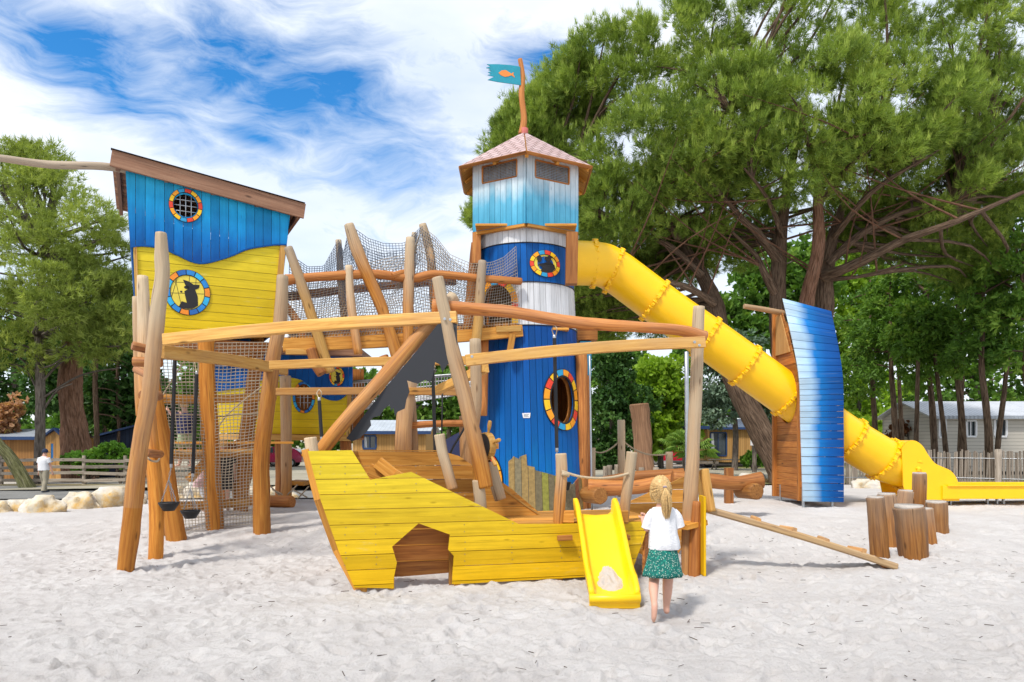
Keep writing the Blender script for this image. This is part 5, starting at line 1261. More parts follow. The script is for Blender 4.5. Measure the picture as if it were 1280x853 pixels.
# ================================================================== foliage
def leafobj(name,mat,parent,C,Nn,nb,L,Wd,spread,base=None,varc=None,quad=False):
    """blades growing from many twig ends; C positions, Nn outward directions"""
    n=len(C); C=np.repeat(C,nb,0); D=np.repeat(Nn,nb,0)+rng.normal(0,spread,(n*nb,3)); D/=np.linalg.norm(D,axis=1,keepdims=True)
    s=np.cross(D,rng.normal(0,1,(n*nb,3))); s/=np.linalg.norm(s,axis=1,keepdims=True)
    ln=L*rng.uniform(.6,1.25,(n*nb,1)); w=Wd*rng.uniform(.7,1.2,(n*nb,1))
    b=C-D*ln*.15+rng.normal(0,L*.12,(n*nb,3)); 
    if quad:
        up=np.cross(D,s); V=np.stack([b,b+D*ln*.5+s*w,b+D*ln,b+D*ln*.5-s*w],1); k=4
    else: V=np.stack([b-s*w*.5,b+s*w*.5,b+D*ln],1); k=3
    base=np.array(parent['_b']) if parent is not None else np.zeros(3)
    V=V-base; N_=n*nb
    me=bpy.data.meshes.new(name); me.vertices.add(N_*k); me.vertices.foreach_set('co',V.astype(np.float32).ravel()); me.loops.add(N_*k); me.loops.foreach_set('vertex_index',np.arange(N_*k,dtype=np.int32)); me.polygons.add(N_); me.polygons.foreach_set('loop_start',(np.arange(N_)*k).astype(np.int32)); me.polygons.foreach_set('loop_total',np.full(N_,k,np.int32)); me.update(calc_edges=True)
    var=np.repeat(varc if varc is not None else rng.random(n),nb)*.7+rng.random(N_)*.3
    a=me.attributes.new('var','FLOAT','FACE'); a.data.foreach_set('value',var.astype(np.float32))
    me.materials.append(mat); o=bpy.data.objects.new(name,me); COL.objects.link(o); o.parent=parent; return o
def shell(c,r,n,up=.0,inner=.55):
    """points in the outer part of an ellipsoid and their outward normals"""
    d=rng.normal(0,1,(n,3)); d[:,2]+=up; d/=np.linalg.norm(d,axis=1,keepdims=True)
    rad=rng.uniform(inner,1,(n,1))**.6
    return np.array(c)+d*rad*np.array(r),d
def crown(lobes,per,sub,subr,tufts,up=.35):
    """lobes -> twig clumps -> tufts. returns centres, normals, var and the clump centres"""
    CC=[];NN=[];VV=[];KK=[]
    for c,r in lobes:
        p,d=shell(c,r,per,up*.6,.6)
        for i in range(per):
            q,e=shell(p[i],[subr*rng.uniform(.7,1.3)]*2+[subr*rng.uniform(.5,.8)],tufts,up,.3)
            CC.append(q); nn=e*.7+d[i]*.6+np.array([0,0,up]); NN.append(nn/np.linalg.norm(nn,axis=1,keepdims=True)); VV.append(np.clip(np.full(tufts,rng.random())*.6+rng.random(tufts)*.4,0,1)); KK.append(p[i])
    return np.concatenate(CC),np.concatenate(NN),np.concatenate(VV),np.array(KK)
def barkmat(name,a,b,c):
    m,nt=newmat(name); n=N(nt); gc=n.attr('gc').outputs['Vector']; f=n.noise(n.mapping(gc,(14,14,2.4)),1.0,6,.7,.5); vo=n('ShaderNodeTexVoronoi',{'Vector':n.mapping(gc,(16,16,3)),'Scale':1.0}).outputs['Distance']
    col=n.ramp(f,[(.3,a),(.5,b),(.7,c)]); col=n.mix(n.rng_(vo,.5,.8,0,.6),col,tuple(x*.4 for x in a)); n.out(col,.9,bump=n.math('SUBTRACT',f,vo),bstr=.9,bdist=.06,spec=.15); return m
BK=barkmat('pine_bark',(.07,.045,.03),(.16,.105,.07),(.27,.19,.13)); BK2=barkmat('grey_bark',(.10,.08,.065),(.19,.155,.13),(.28,.24,.20)); BKR=barkmat('red_pine_bark',(.12,.055,.03),(.25,.13,.08),(.36,.22,.15))
def lobe(px,py,D,rp,sq=.75,dp=1.0): 
    c=P(px,py,D); r=rp*D/F; return (tuple(c),(r,r*dp,r*sq))
pine=leafmat('stone_pine_needles',(.07,.13,.025),(.27,.38,.06),(.52,.60,.13),.4,low=(.20,.13,.05))
def limbs(m,starts,targets,r0,var=.5,droop=.1):
    for t in targets:
        t=Vector(t); s=min(starts,key=lambda q:(Vector(q)-t).length*(1.0+.8*max(0,(q[2]-t.z)))); s=Vector(s)
        L=(t-s).length; mid=s.lerp(t,.5)+Vector((random.uniform(-.1,.1)*L,random.uniform(-.1,.1)*L,droop*L*random.uniform(-.5,1)))
        r=min(r0,.02+.012*L); tube(m,[s,mid,t],[r*1.3,r,r*.35],n=5,sub=3,wob=.1,cap=False,var=var)
# --- the big stone pine
bp=thing('stone_pine','huge spreading stone pine with several leaning trunks behind the tube slide','tree',tuple(GD(985,24)))
def trunk(parent,pts,rads,mat=None,nm='trunk',n=16,wob=.18):
    m=MB(); tube(m,pts,rads,n=n,wob=wob,cap=True); return m.build(nm,mat or BK,parent)
D=24
bse=GD(985,D)-Vector((0,0,.3))
T1=[bse,P(978,590,D),P(962,560,D),P(930,500,D),P(905,440,D),P(893,380,D+.3),P(878,345,D+.5),P(850,300,D+.8)]
trunk(bp,T1,[.60,.48,.42,.38,.33,.28,.22,.14])
T2=[bse+Vector((.3,0,0)),P(985,520,D),P(975,430,D),P(972,371,D),P(976,294,D),P(985,230,D-.5),P(1000,150,D-1)]
trunk(bp,T2,[.4,.34,.30,.27,.22,.15,.08])
T3=[P(1003,480,D-.4),P(1006,390,D-.5),P(1019,330,D-.8),P(1024,290,D-1),P(1022,250,D-1.2),P(1024,190,D-1.6)]
trunk(bp,[bse+Vector((.5,-.2,0))]+T3,[.34,.28,.24,.21,.19,.15,.08],BKR)
T4=[bse+Vector((.8,.2,0)),P(1020,480,D+.3),P(1030,400,D+.3),P(1031,350,D+.3),P(1040,300,D),P(1060,240,D)]
trunk(bp,T4,[.4,.34,.31,.28,.18,.1])
m=MB()
B=[([P(1031,345,D),P(1070,330,D-1),P(1130,300,D-2),P(1200,275,D-3),P(1280,240,D-3)],.2),([P(1035,330,D),P(1080,290,D-.5),P(1140,262,D-1),P(1220,250,D-1)],.15),([P(976,330,D),P(950,295,D-.5),P(925,270,D-1),P(890,230,D-2)],.18),([P(972,372,D),P(955,340,D-.5),P(945,320,D-.5),P(915,290,D-1)],.16),
   ([P(893,380,D),P(860,360,D-.5),P(810,345,D),P(770,320,D)],.14),([P(878,345,D),P(840,310,D),P(800,290,D),P(740,260,D)],.14),([P(850,300,D),P(800,240,D),P(720,200,D+1),P(640,190,D+2)],.15),([P(1020,260,D),P(1060,210,D-2),P(1110,170,D-3)],.12),([P(985,230,D),P(940,180,D-2),P(900,120,D-2)],.12),([P(1031,350,D),P(1080,345,D-1),P(1130,330,D-2)],.09),([P(980,300,D),P(960,250,D-2),P(930,210,D-3)],.1),([P(1040,300,D),P(1090,240,D-2),P(1170,190,D-3)],.12),([P(1026,240,D),P(1010,180,D-3),P(1000,130,D-3.5)],.1)]
starts=[]
for pts,r in B:
    tube(m,pts,[r*(1-.75*i/(len(pts)-1)) for i in range(len(pts))],n=9,sub=6,wob=.2,cap=False)
    for i in range(len(pts)-1):
        for t in (0,.33,.66): starts.append(tuple(pts[i].lerp(pts[i+1],t)))
LB_=[(655,190,26,46),(632,250,26,34),(615,272,26.5,20),(690,165,26,62),(765,110,25,75),(850,75,24,85),(940,45,23,95),(1050,30,23,100),(1160,35,23,100),(1255,60,24,90),(810,190,23.5,78),(910,160,22,85),(1020,140,21.5,90),(1130,140,22,88),(1235,150,23,80),(775,265,24,58),(850,255,24,60),(1165,220,23,62),(1090,195,22,65),(980,200,22,68),(735,340,26.5,42),(1255,220,24,55),(700,250,27,50),(790,360,27,40),(880,215,23,60),(1220,270,25.5,42),(1110,270,25.5,38),(860,315,26,40),(760,400,28,36),(720,120,26,45),(668,158,27,32),(1150,290,25,34),(1050,275,26,26),(900,300,26.5,30),(1210,310,26.5,34),(820,400,28,28),(1190,335,27,26),(955,275,26,26)]
lb=[lobe(*l,sq=.85) for l in LB_]
C_,Nn,V_,K_=crown(lb[:31],50,0,.55,46,.45)
C2,N2,V2,K2=crown(lb[31:]+[lobe(*l,sq=.6) for l in ((770,385,28,34),(840,340,27,30),(750,300,27,40),(1120,320,27,36),(1060,305,27,24),(1240,345,28,34),(930,320,28,24),(1180,305,26,40),(700,370,28,30),(820,300,27,36))],26,0,.6,26,.25)
C_=np.concatenate([C_,C2]);Nn=np.concatenate([Nn,N2]);V_=np.concatenate([V_,V2*.7]);K_=np.concatenate([K_,K2])
kk=[K_[i] for i in range(0,len(K_),6)]
limbs(m,starts,kk,.05)
m.build('branches',BK,bp)
tw=MB(); rtw=random.Random(3)
for k in range(46):
    s0=Vector(rtw.choice(starts)); px=rtw.gauss(1000,130); py=rtw.uniform(90,310)+abs(px-1000)*.08
    t0=P(px,py,24-rtw.uniform(-1.5,4)); L=(t0-s0).length
    if L>7: t0=s0+(t0-s0)*(7/L)
    if t0.z<s0.z+.8: t0.z=s0.z+rtw.uniform(.8,2.2)
    md_=s0.lerp(t0,.5)+Vector((rtw.uniform(-.4,.4),rtw.uniform(-.4,.4),rtw.uniform(-.5,.2))); tube(tw,[s0,md_,t0],[.04,.024,.008],n=4,sub=4,cap=False)
tw.build('bare_twigs',BKR,bp)
leafobj('crown',pine,bp,C_,Nn,11,.25,.021,.5,varc=V_)
# bright upright shoots on the outside
sel=rng.random(len(C_))<.13
leafobj('young_shoots',leafmat('young_pine_needles',(.22,.33,.05),(.42,.52,.10),None,.35),bp,C_[sel]+Nn[sel]*.1+np.array([0,0,.1]),Nn[sel]*.3+np.array([0,0,1.0]),18,.24,.02,.26)
# drooping bare twigs under the crown
# --- left pine
lp=thing('pine_tree','light green bushy pine at the left edge behind the rail fence','tree',tuple(GD(48,31.5)))
D=31.5
Bp=GD(52,33)
trunk(lp,[GD(48,D)-Vector((0,0,.3)),P(50,540,D),P(50,460,D),P(49,380,D),P(60,300,D)],[.22,.20,.18,.16,.09],BK2)
LL=[(20,215,31,34),(60,240,30.5,42),(10,270,31,60),(95,285,30,48),(40,320,29.5,55),(128,325,31,34),(75,370,30,50),(118,380,30.5,42),(20,390,31.5,42),(140,415,31,30),(-40,300,31,60),(150,365,31.5,24),(55,205,31.5,26),(110,430,31,32),(20,440,31,35)]
C_,Nn,V_,K_=crown([lobe(*l,sq=.85) for l in LL],22,0,.62,34,.4)
m=MB(); limbs(m,[tuple(P(50,y,D)) for y in range(300,520,20)],[K_[i] for i in range(0,len(K_),3)],.07,droop=-.1)
for (x,y) in ((-20,430),(0,395),(110,440),(150,460),(20,455),(90,480)): tube(m,[P(50,y+40,D),P((50+x)/2,y+10,D),P(x,y,D-1)],[.06,.045,.02],n=6,wob=.15)
m.build('branches',BK2,lp)
leafobj('crown',leafmat('light_pine_needles',(.16,.23,.045),(.36,.44,.10),(.54,.60,.18),.45),lp,C_,Nn,8,.30,.036,.6,varc=V_)
# --- other trees
dark=leafmat('dark_conifer_leaves',(.02,.065,.02),(.07,.16,.035),(.17,.28,.06),.3); bright=leafmat('bright_broad_leaves',(.14,.26,.02),(.32,.50,.05),(.45,.60,.10),.5); midg=leafmat('mid_green_leaves',(.05,.13,.02),(.15,.29,.045),(.28,.42,.08),.4); silver=leafmat('silvery_cedar_needles',(.06,.11,.07),(.16,.24,.16),(.26,.34,.24),.2); cyp=leafmat('cypress_leaves',(.04,.11,.02),(.15,.29,.04),(.34,.48,.08),.4)
def tree(name,label,px,D,lobes,mat,per=16,tufts=24,subr=.6,nb=5,L=.26,Wd=.09,up=.1,tr=None,rad=.15,bark=BK2,quad=True,group='trees around the playground',top=None,spread=.8,cat='tree'):
    g=GD(px,D); t=thing(name,label,cat,tuple(g),group)
    C_,Nn,V_,K_=crown([lobe(*l,sq=1.0) for l in lobes],per,0,subr,tufts,up)
    tp=Vector(K_[K_[:,2].argmax()]) if top is None else top
    pts=tr or [g-Vector((0,0,.2)),Vector((g.x,g.y,g.z+(tp.z-g.z)*.4)),Vector(((g.x*.4+tp.x*.6),D,g.z+(tp.z-g.z)*.75)),tp]
    trunk(t,pts,[rad*(1-.75*i/(len(pts)-1)) for i in range(len(pts))],bark,n=10)
    st_=[tuple(pts[i].lerp(pts[i+1],q)) for i in range(len(pts)-1) for q in (0,.33,.66)][1:]
    m=MB(); limbs(m,st_,[K_[i] for i in range(0,len(K_),4)],rad*.35); m.build('branches',bark,t)
    leafobj('crown',mat,t,C_,Nn,nb,L,Wd,spread,varc=V_,quad=quad); return t
# right hand row
rows_=[(1093,36,[(1075,470,36,30),(1090,430,36,34),(1080,400,37,30)],'first dark conifer of the right row, nearest the blue shelter',1075),
 (1118,33,[(1110,440,33,36),(1120,400,33,34),(1105,380,34,25)],'slim conifer second in the right row, crown over the leaning trunks',1110),
 (1166,31,[(1150,460,31,30),(1155,410,31,44),(1160,370,32,35),(1145,350,33,28)],'conifer with thin bent trunk left of the grey mobile home corner',1150),
 (1202,29,[(1200,430,29,42),(1195,380,29,48),(1205,340,30,40),(1190,320,31,30)],'dense conifer standing before the left windows of the grey mobile home',1190),
 (1234,27,[(1240,420,27,38),(1240,370,27,48),(1245,330,28,40)],'thick trunked conifer before the grey mobile home',1230),
 (1290,26,[(1290,410,26,50),(1275,350,26,55),(1270,310,27,45),(1300,290,27,50)],'conifer at the right picture edge with ragged bark',1290)]
for i,(px,D,lo_,lab,bx) in enumerate(rows_):
    tree('conifer',lab,px,D,lo_,cyp,per=15,tufts=22,subr=.5,nb=7,L=.26,Wd=.045,up=.0,rad=.16,bark=BK,group='conifers in the right hand row',tr=[GD(px+4,D)-Vector((0,0,.2)),P(px,520,D),P(px-3-i,460,D),P(px-5,400,D),P(px-5,350,D)])
for i,(px,D,lean,lab) in enumerate(((1128,34,-6,'thin bare trunk between the first two right hand conifers'),(1145,30,3,'thin bare straight trunk beside the leaning conifer'),(1182,30,-14,'slanting thin trunk close to the end wall of the mobile home'),(1200,32,4,'very thin trunk between the mobile home windows'),(1247,28,14,'thin curved trunk right of the thick trunked conifer'))):
    g=GD(px,D); t=thing('slender_tree',lab,'tree',tuple(g),'slender trees by the mobile home')
    trunk(t,[g-Vector((0,0,.2)),P(px,560,D),P(px+lean*.5,500,D),P(px+lean,430,D),P(px+lean*.8,380,D)],[.12,.105,.09,.07,.04],BK,n=8)
    C_,Nn,V_,K_=crown([lobe(px+lean,395,D,26),lobe(px+lean-8,430,D,18)],9,0,.5,20,.0); leafobj('crown',cyp,t,C_,Nn,6,.28,.06,.8,varc=V_,quad=True)
tree('broadleaf_tree','bright lime green tree behind the palm and tall carved stump',826,48,[(826,500,48,34),(815,535,48,30),(845,530,48,30),(826,465,48,22),(800,510,48,20),(852,500,48,18)],bright,per=16,tufts=22,subr=.9,L=.4,Wd=.16,rad=.22)
tree('broadleaf_tree','fresh green loose tree showing right of the blue shelter',1075,52,[(1075,340,52,30),(1070,370,52,30),(1095,375,52,30),(1080,410,52,36),(1065,450,52,30),(1090,500,52,36),(1070,530,52,25),(1110,540,50,22)],bright,per=14,tufts=20,subr=1.1,L=.5,Wd=.18,rad=.3)
tree('broadleaf_tree','fresh green tree seen between the pine trunks',945,50,[(985,330,50,30),(1010,350,50,28),(940,360,50,24),(930,430,50,30),(960,400,50,34),(1000,380,50,30),(900,400,50,26),(880,440,50,22)],midg,per=14,tufts=20,subr=1.1,L=.5,Wd=.18,rad=.3)
tree('dark_fir','dark fir tree standing just right of the lighthouse',765,44,[(765,530,44,32),(760,490,44,28),(790,510,44,22),(745,560,44,20),(780,560,44,22),(764,455,44,18)],dark,per=16,tufts=24,subr=.8,L=.35,Wd=.1,rad=.2)
tree('dark_pine','broad olive green pine far behind the dark fir',750,60,[(745,450,60,36),(775,470,60,34),(740,410,60,26),(715,470,60,22),(800,485,60,20)],midg,per=14,tufts=20,subr=1.2,L=.5,Wd=.12,rad=.25)
tree('cedar','silvery cedar drooping over the wooden cabin with terrace',918,42,[(905,470,42,34),(930,480,42,30),(895,430,42,26),(920,440,42,26),(895,505,42,22),(955,500,42,22)],silver,per=16,tufts=24,subr=.8,L=.34,Wd=.07,rad=.2,up=-.3)
tree('broadleaf_tree','green tree filling the gap left of the tower behind the sail',560,48,[(480,515,48,24),(520,505,48,28),(560,500,48,30),(590,520,48,24),(545,470,50,28),(450,490,50,22)],midg,per=14,tufts=22,subr=.9,L=.4,Wd=.14,rad=.2)
tree('broadleaf_tree','pale green tree under the bridge behind the net',400,60,[(390,500,60,26),(430,490,60,28),(450,520,60,22),(380,480,60,22)],midg,per=12,tufts=18,subr=1.2,L=.5,Wd=.16,rad=.2)
tree('dark_fir','tall dark fir with bare trunk furthest left',20,42,[(0,440,42,45),(30,470,42,40),(10,400,42,36),(50,430,42,36),(-20,500,42,36)],dark,per=16,tufts=24,subr=.9,L=.36,Wd=.09,rad=.25)
tree('dark_fir','dark fir behind the fat reddish trunk',95,40,[(90,450,40,38),(110,420,40,36),(130,470,40,36),(80,500,40,34),(60,480,40,28)],dark,per=16,tufts=24,subr=.9,L=.36,Wd=.09,rad=.25)
tree('dark_fir','dark fir beside the stilts of the tall hut',160,38,[(150,470,38,36),(165,430,38,28),(175,500,38,32),(140,510,38,32),(200,520,38,26),(150,420,38,24)],dark,per=16,tufts=24,subr=.85,L=.36,Wd=.09,rad=.22)
tree('broadleaf_tree','mid green tree seen through the legs of the tall hut',240,46,[(220,500,46,34),(260,480,46,36),(300,500,46,32),(240,540,46,26),(290,450,46,28),(330,520,46,24)],midg,per=14,tufts=22,subr=1.0,L=.42,Wd=.13,rad=.2)
tree('flowering_tree','small red leaved tree at the left edge above the cabin roof',-6,36,[(0,510,36,18),(-14,530,36,20),(8,530,36,12)],leafmat('red_leaves',(.50,.28,.12),(.62,.36,.24),(.50,.50,.10),.5),per=12,tufts=16,subr=.5,L=.22,Wd=.1,rad=.1)
tree('copper_shrub','small copper red tree in front of the right hand tree row',1135,36,[(1130,533,36,12),(1145,538,36,11),(1122,540,36,8)],leafmat('copper_leaves',(.12,.04,.02),(.28,.12,.05),None,.3),per=8,tufts=10,subr=.3,L=.18,Wd=.07,rad=.06)
big=thing('old_pine','fat reddish bare trunk of an old pine between the two left cabins','tree',tuple(GD(96,33)))
trunk(big,[GD(98,33)-Vector((0,0,.3)),P(94,555,33),P(90,510,33),P(88,470,33),P(90,420,33),P(86,380,33),P(84,330,33)],[.75,.6,.5,.48,.42,.36,.2],BKR)
C_,Nn,V_,K_=crown([lobe(80,350,33,40),lobe(120,360,33,36),lobe(60,390,33,30)],14,0,.8,26,.3); leafobj('crown',pine,big,C_,Nn,8,.3,.04,.5,varc=V_)
ol=thing('leaning_tree','mossy leaning tree base at the left edge in front of the rail fence cabin','tree',tuple(GD(30,29)))
trunk(ol,[GD(40,29)-Vector((0,0,.3)),P(15,575,29),P(-10,545,29),P(-25,500,29),P(-40,420,29)],[.30,.24,.2,.17,.12],barkmat('mossy_bark',(.08,.08,.03),(.16,.16,.07),(.25,.23,.15)))
C_,Nn,V_,K_=crown([lobe(-50,420,29,30),lobe(-60,470,29,28)],9,0,.6,20,.3); leafobj('crown',dark,ol,C_,Nn,6,.28,.07,.8,varc=V_,quad=True)
def slim(px,D,y1,lab,r=.15):
    g=GD(px,D); t=thing('bare_trunk',lab,'tree',tuple(g),'slim trunks left of the tall hut'); trunk(t,[g-Vector((0,0,.2)),P(px+2,540,D),P(px,480,D),P(px+3,y1,D)],[r,r*.9,r*.8,r*.5],BK,n=8)
    m=MB(); 
    for k in range(9):
        y=random.uniform(y1,520); s=random.choice((-1,1)); a=P(px,y,D); tube(m,[a,a+Vector((s*.8,random.uniform(-.3,.3),-.1)),a+Vector((s*1.6,random.uniform(-.5,.5),-.5))],[.035,.025,.01],n=5,sub=3)
    m.build('branches',BK,t)
slim(119,36,400,'slim dark trunk just right of the fat reddish pine'); slim(129,41,410,'paler slim trunk behind the dark blue shed'); slim(147,37,410,'slim trunk above the ridge of the dark blue shed',.12)
tree('broadleaf_tree','green tree rising behind the roof of the grey mobile home',1230,60,[(1180,480,60,28),(1220,490,60,26),(1260,475,60,30),(1300,480,60,30),(1200,450,60,24),(1280,450,60,26)],midg,per=12,tufts=20,subr=1.1,L=.5,Wd=.16,rad=.25)
# far wood as one mass
lobs=[]
for px in range(-420,1750,42): lobs.append(lobe(px,548-random.uniform(0,22),96,random.uniform(30,50)))
C_,Nn,V_,K_=crown(lobs,12,0,2.0,20,.2); fw=leafobj('far_wood',midg,None,C_,Nn,5,.9,.32,.8,varc=V_,quad=True); tag(fw,'distant strip of mixed green wood closing the view all round','wood',kind='stuff')
# shrubs and palm
def shrub(name,label,lobes,px,D,mat,L=.16,Wd=.06,per=10,tufts=22,subr=.3):
    g=GD(px,D); t=thing(name,label,'shrub',tuple(g),'shrubs along the paths'); C_,Nn,V_,K_=crown([lobe(*l,sq=.9) for l in lobes],per,0,subr,tufts,.3); leafobj('leaves',mat,t,C_,Nn,6,L,Wd,.8,varc=V_,quad=True)
    m=MB(); limbs(m,[tuple(g)],[K_[i] for i in range(0,len(K_),3)],.03); m.build('stems',BK2,t)
fern=leafmat('fern_leaves',(.06,.16,.02),(.15,.32,.04),(.28,.45,.08),.4)
shrub('fern_bush','low bright fern bush behind the rail fence, left part',[(90,580,31.5,12),(105,578,31.5,13),(122,577,31.5,13)],105,31.5,fern)
shrub('fern_bush','taller fern bush behind the rail fence, before the dark blue shed',[(138,572,31.5,15),(155,568,31.5,15),(168,575,31.5,12)],150,31.5,fern)
shrub('round_bush','small light green bush at the foot of the sign trunk',[(936,574,42,6),(946,572,42,6),(952,576,42,5)],942,42,fern)
shrub('flower_bed','low bed of red flowers by the parked cars',[(752,577,46,7),(765,578,46,6),(778,578,46,6)],765,46,leafmat('red_flowers',(.10,.25,.04),(.25,.35,.05),(.7,.08,.05),.4))
shrub('clipped_hedge','dark green hedge piece behind the red car',[(818,565,60,7),(825,563,60,7),(812,567,60,6)],818,60,dark)
pm=thing('palm','small fan palm with drooping fronds beside the carved stump','palm',tuple(GD(858,36)))
g=GD(858,36); trunk(pm,[g,g+Vector((0,0,.5)),g+Vector((0,0,1.1))],[.22,.2,.18],BK2)
m=MB(); c=g+Vector((0,0,1.15))
for k in range(34):
    a=2*math.pi*k/34+random.random(); e=random.uniform(.1,1.25); d=Vector((math.cos(a)*math.cos(e),math.sin(a)*math.cos(e),math.sin(e))); s=d.cross(Vector((0,0,1))).normalized(); u=s.cross(d)
    tip=c+d*random.uniform(.7,1.1); tube(m,[c,tip],.012,n=4,sub=1)
    for j in range(15):
        b=(j-7)/7*1.35; dd=(d*math.cos(b)+s*math.sin(b)); e2=tip+dd*.75+Vector((0,0,-.28)); w=u.cross(dd).normalized()*.03
        i=[m.vert(tip-w),m.vert(tip+w),m.vert(tip+dd*.45+w*1.1),m.vert(e2),m.vert(tip+dd*.45-w*1.1)]; m.face(i,random.random())
m.build('fronds',leafmat('palm_fronds',(.10,.22,.03),(.28,.42,.08),None,.35),pm)
# ================================================================== fences, rocks, furniture
fc=thing('rail_fence','weathered wooden four rail fence along the far side of the road','fence',tuple(GD(80,30.5)))
for i in range(-3,5):
    x=2+i*51.5; g=GD(x,30.6); m=MB(); beam(m,g-Vector((0,0,.2)),g+Vector((0,0,1.28)),.11,.11,up=Vector((0,1,0)),gr=.2); m.build('post',M['greywood'],fc)
m=MB()
for i in range(-3,5):
    for k in range(4):
        a=GD(2+i*51.5,30.5); b=GD(2+(i+1)*51.5,30.5); z=.25+k*.27; beam(m,a+Vector((0,0,z+random.uniform(-.05,.05))),b+Vector((0,0,z+random.uniform(-.05,.05))),.03,.13)
m.build('rails',M['greywood'],fc)
gf=thing('chestnut_fence','split chestnut paling fence along the right side behind the slide','fence',tuple(GD(1150,24)))
m=MB(); pls=[]
def fline(px): # fence distance by direction
    return 24.0-max(0,px-1180)*.012
x=1052
while x<1330:
    D=fline(x); g=GD(x,D); h_=1.12+random.uniform(-.06,.08); w_=random.uniform(.030,.044); ln=random.uniform(-.05,.05); v=random.random()
    beam(m,g-Vector((0,0,.05)),g+Vector((ln,0,h_)),w_*1.4,w_,up=Vector((0,1,0)),var=v,bev=.004,gr=.01); x+=random.uniform(2.9,4.0)
x=990
while x<1062:
    g=GD(x,25); beam(m,g-Vector((0,0,.05)),g+Vector((random.uniform(-.05,.05),0,1.15)),.035,.025,up=Vector((0,1,0)),bev=.004,gr=.01); x+=5
tag(m.build('palings',M['greywood'],gf),kind='stuff')
m=MB()
for z in (.25,.9): tube(m,[GD(x_,fline(x_)-.02)+Vector((0,0,z)) for x_ in range(990,1335,12)],.012,n=5,sub=1)
m.build('wire',M['steel'],gf)
for x in (1150,1248,1330):
    g=GD(x,fline(x)-.1); m=MB(); tube(m,[g-Vector((0,0,.2)),g+Vector((0,0,1.2))],.10,wob=.1); m.build('post',M['greywood'],gf)
def rockmat():
    m,nt=newmat('limestone'); n=N(nt); oc=n('ShaderNodeTexCoord').outputs['Object']; a=n.noise(oc,1.6,6,.7); b=n.noise(oc,7,6,.75)
    c=n.ramp(a,[(.40,(.66,.62,.56)),(.52,(.64,.55,.40)),(.64,(.66,.42,.14))]); c=n.mix(n.rng_(b,.55,.75,0,.6),c,(.30,.26,.22)); n.out(c,.9,bump=n.math('ADD',b,n('ShaderNodeTexVoronoi',{'Vector':oc,'Scale':4.0}).outputs['Distance']),bstr=.8,bdist=.06); return m
RM=rockmat()
def rock(px0,px1,ytop,ybot,lab,D=None):
    g=G((px0+px1)/2,ybot) if D is None else GD((px0+px1)/2,D); D=g.y; w=(px1-px0)/2*D/F*1.06; h=max(.1,(CH+(HZ-ytop)/F*D)-g.z)
    bm=bmesh.new(); bmesh.ops.create_icosphere(bm,subdivisions=4,radius=1); sd=random.random()*90
    for v in bm.verts:
        p=v.co.copy(); n1=mnoise.noise(p*1.1+Vector((sd,0,0)))*.5+mnoise.noise(p*2.6+Vector((sd,3,0)))*.22+mnoise.noise(p*6+Vector((sd,3,0)))*.07; q=p*(1+n1); vz=max(-.3,min(q.z,.92)); v.co=Vector((q.x*w,q.y*w*.75,vz*h*.95))
    me=bpy.data.meshes.new('boulder'); bm.to_mesh(me); bm.free(); me.materials.append(RM)
    for p in me.polygons: p.use_smooth=True
    md=None
    o=bpy.data.objects.new('boulder',me); COL.objects.link(o); o.location=g; tag(o,lab,'boulder','pale boulders edging the sand')
for a in ((-26,14,624,640,'yellowish boulder cut by the left picture edge'),(8,38,623,639,'small rounded cream boulder with ochre side'),(36,82,616,640,'ochre stained wide boulder under the strolling man'),(80,124,612,634,'smooth whitish boulder between the ochre one and the grey one'),(118,160,605,632,'large white angular boulder beside the leaning grey post'),(158,182,612,630,'whitish boulder seen just behind the leaning grey post')): rock(*a)
for a in ((1000,1028,600,611,'cream boulder half hidden behind the tube slide foot',23),(1066,1092,597,611,'boulder below the paling fence left of the tube bend',22.5),(1085,1128,597,611,'long cream boulder below the paling fence under the tube bend',22.4),(925,962,590,602,'low flat boulder beyond the curved log',25),(205,232,605,628,'pale boulder behind the left hut legs',19),(230,262,600,627,'white boulder seen through the rope net',19),(310,330,605,622,'small boulder right of the net post',20.5),(335,372,603,620,'pale boulder beneath the low yellow hut',21)): rock(*a[:5],D=a[5])
mdb=MB(); rd_=random.Random(4)
for k in range(420):
    x_=rd_.uniform(-7,8); y_=rd_.uniform(4.6,12); L_=rd_.uniform(.02,.09); a_=rd_.uniform(0,3.14); z_=gz(x_,y_)+.022; p_=Vector((x_,y_,z_)); q_=p_+Vector((math.cos(a_)*L_,math.sin(a_)*L_,rd_.uniform(-.008,.012))); tube(mdb,[p_,q_],rd_.uniform(.0015,.004),n=4,sub=1)
tag(mdb.build('twig_litter',BK,None),'fine dark twigs and needles scattered over the sand','litter',kind='stuff')
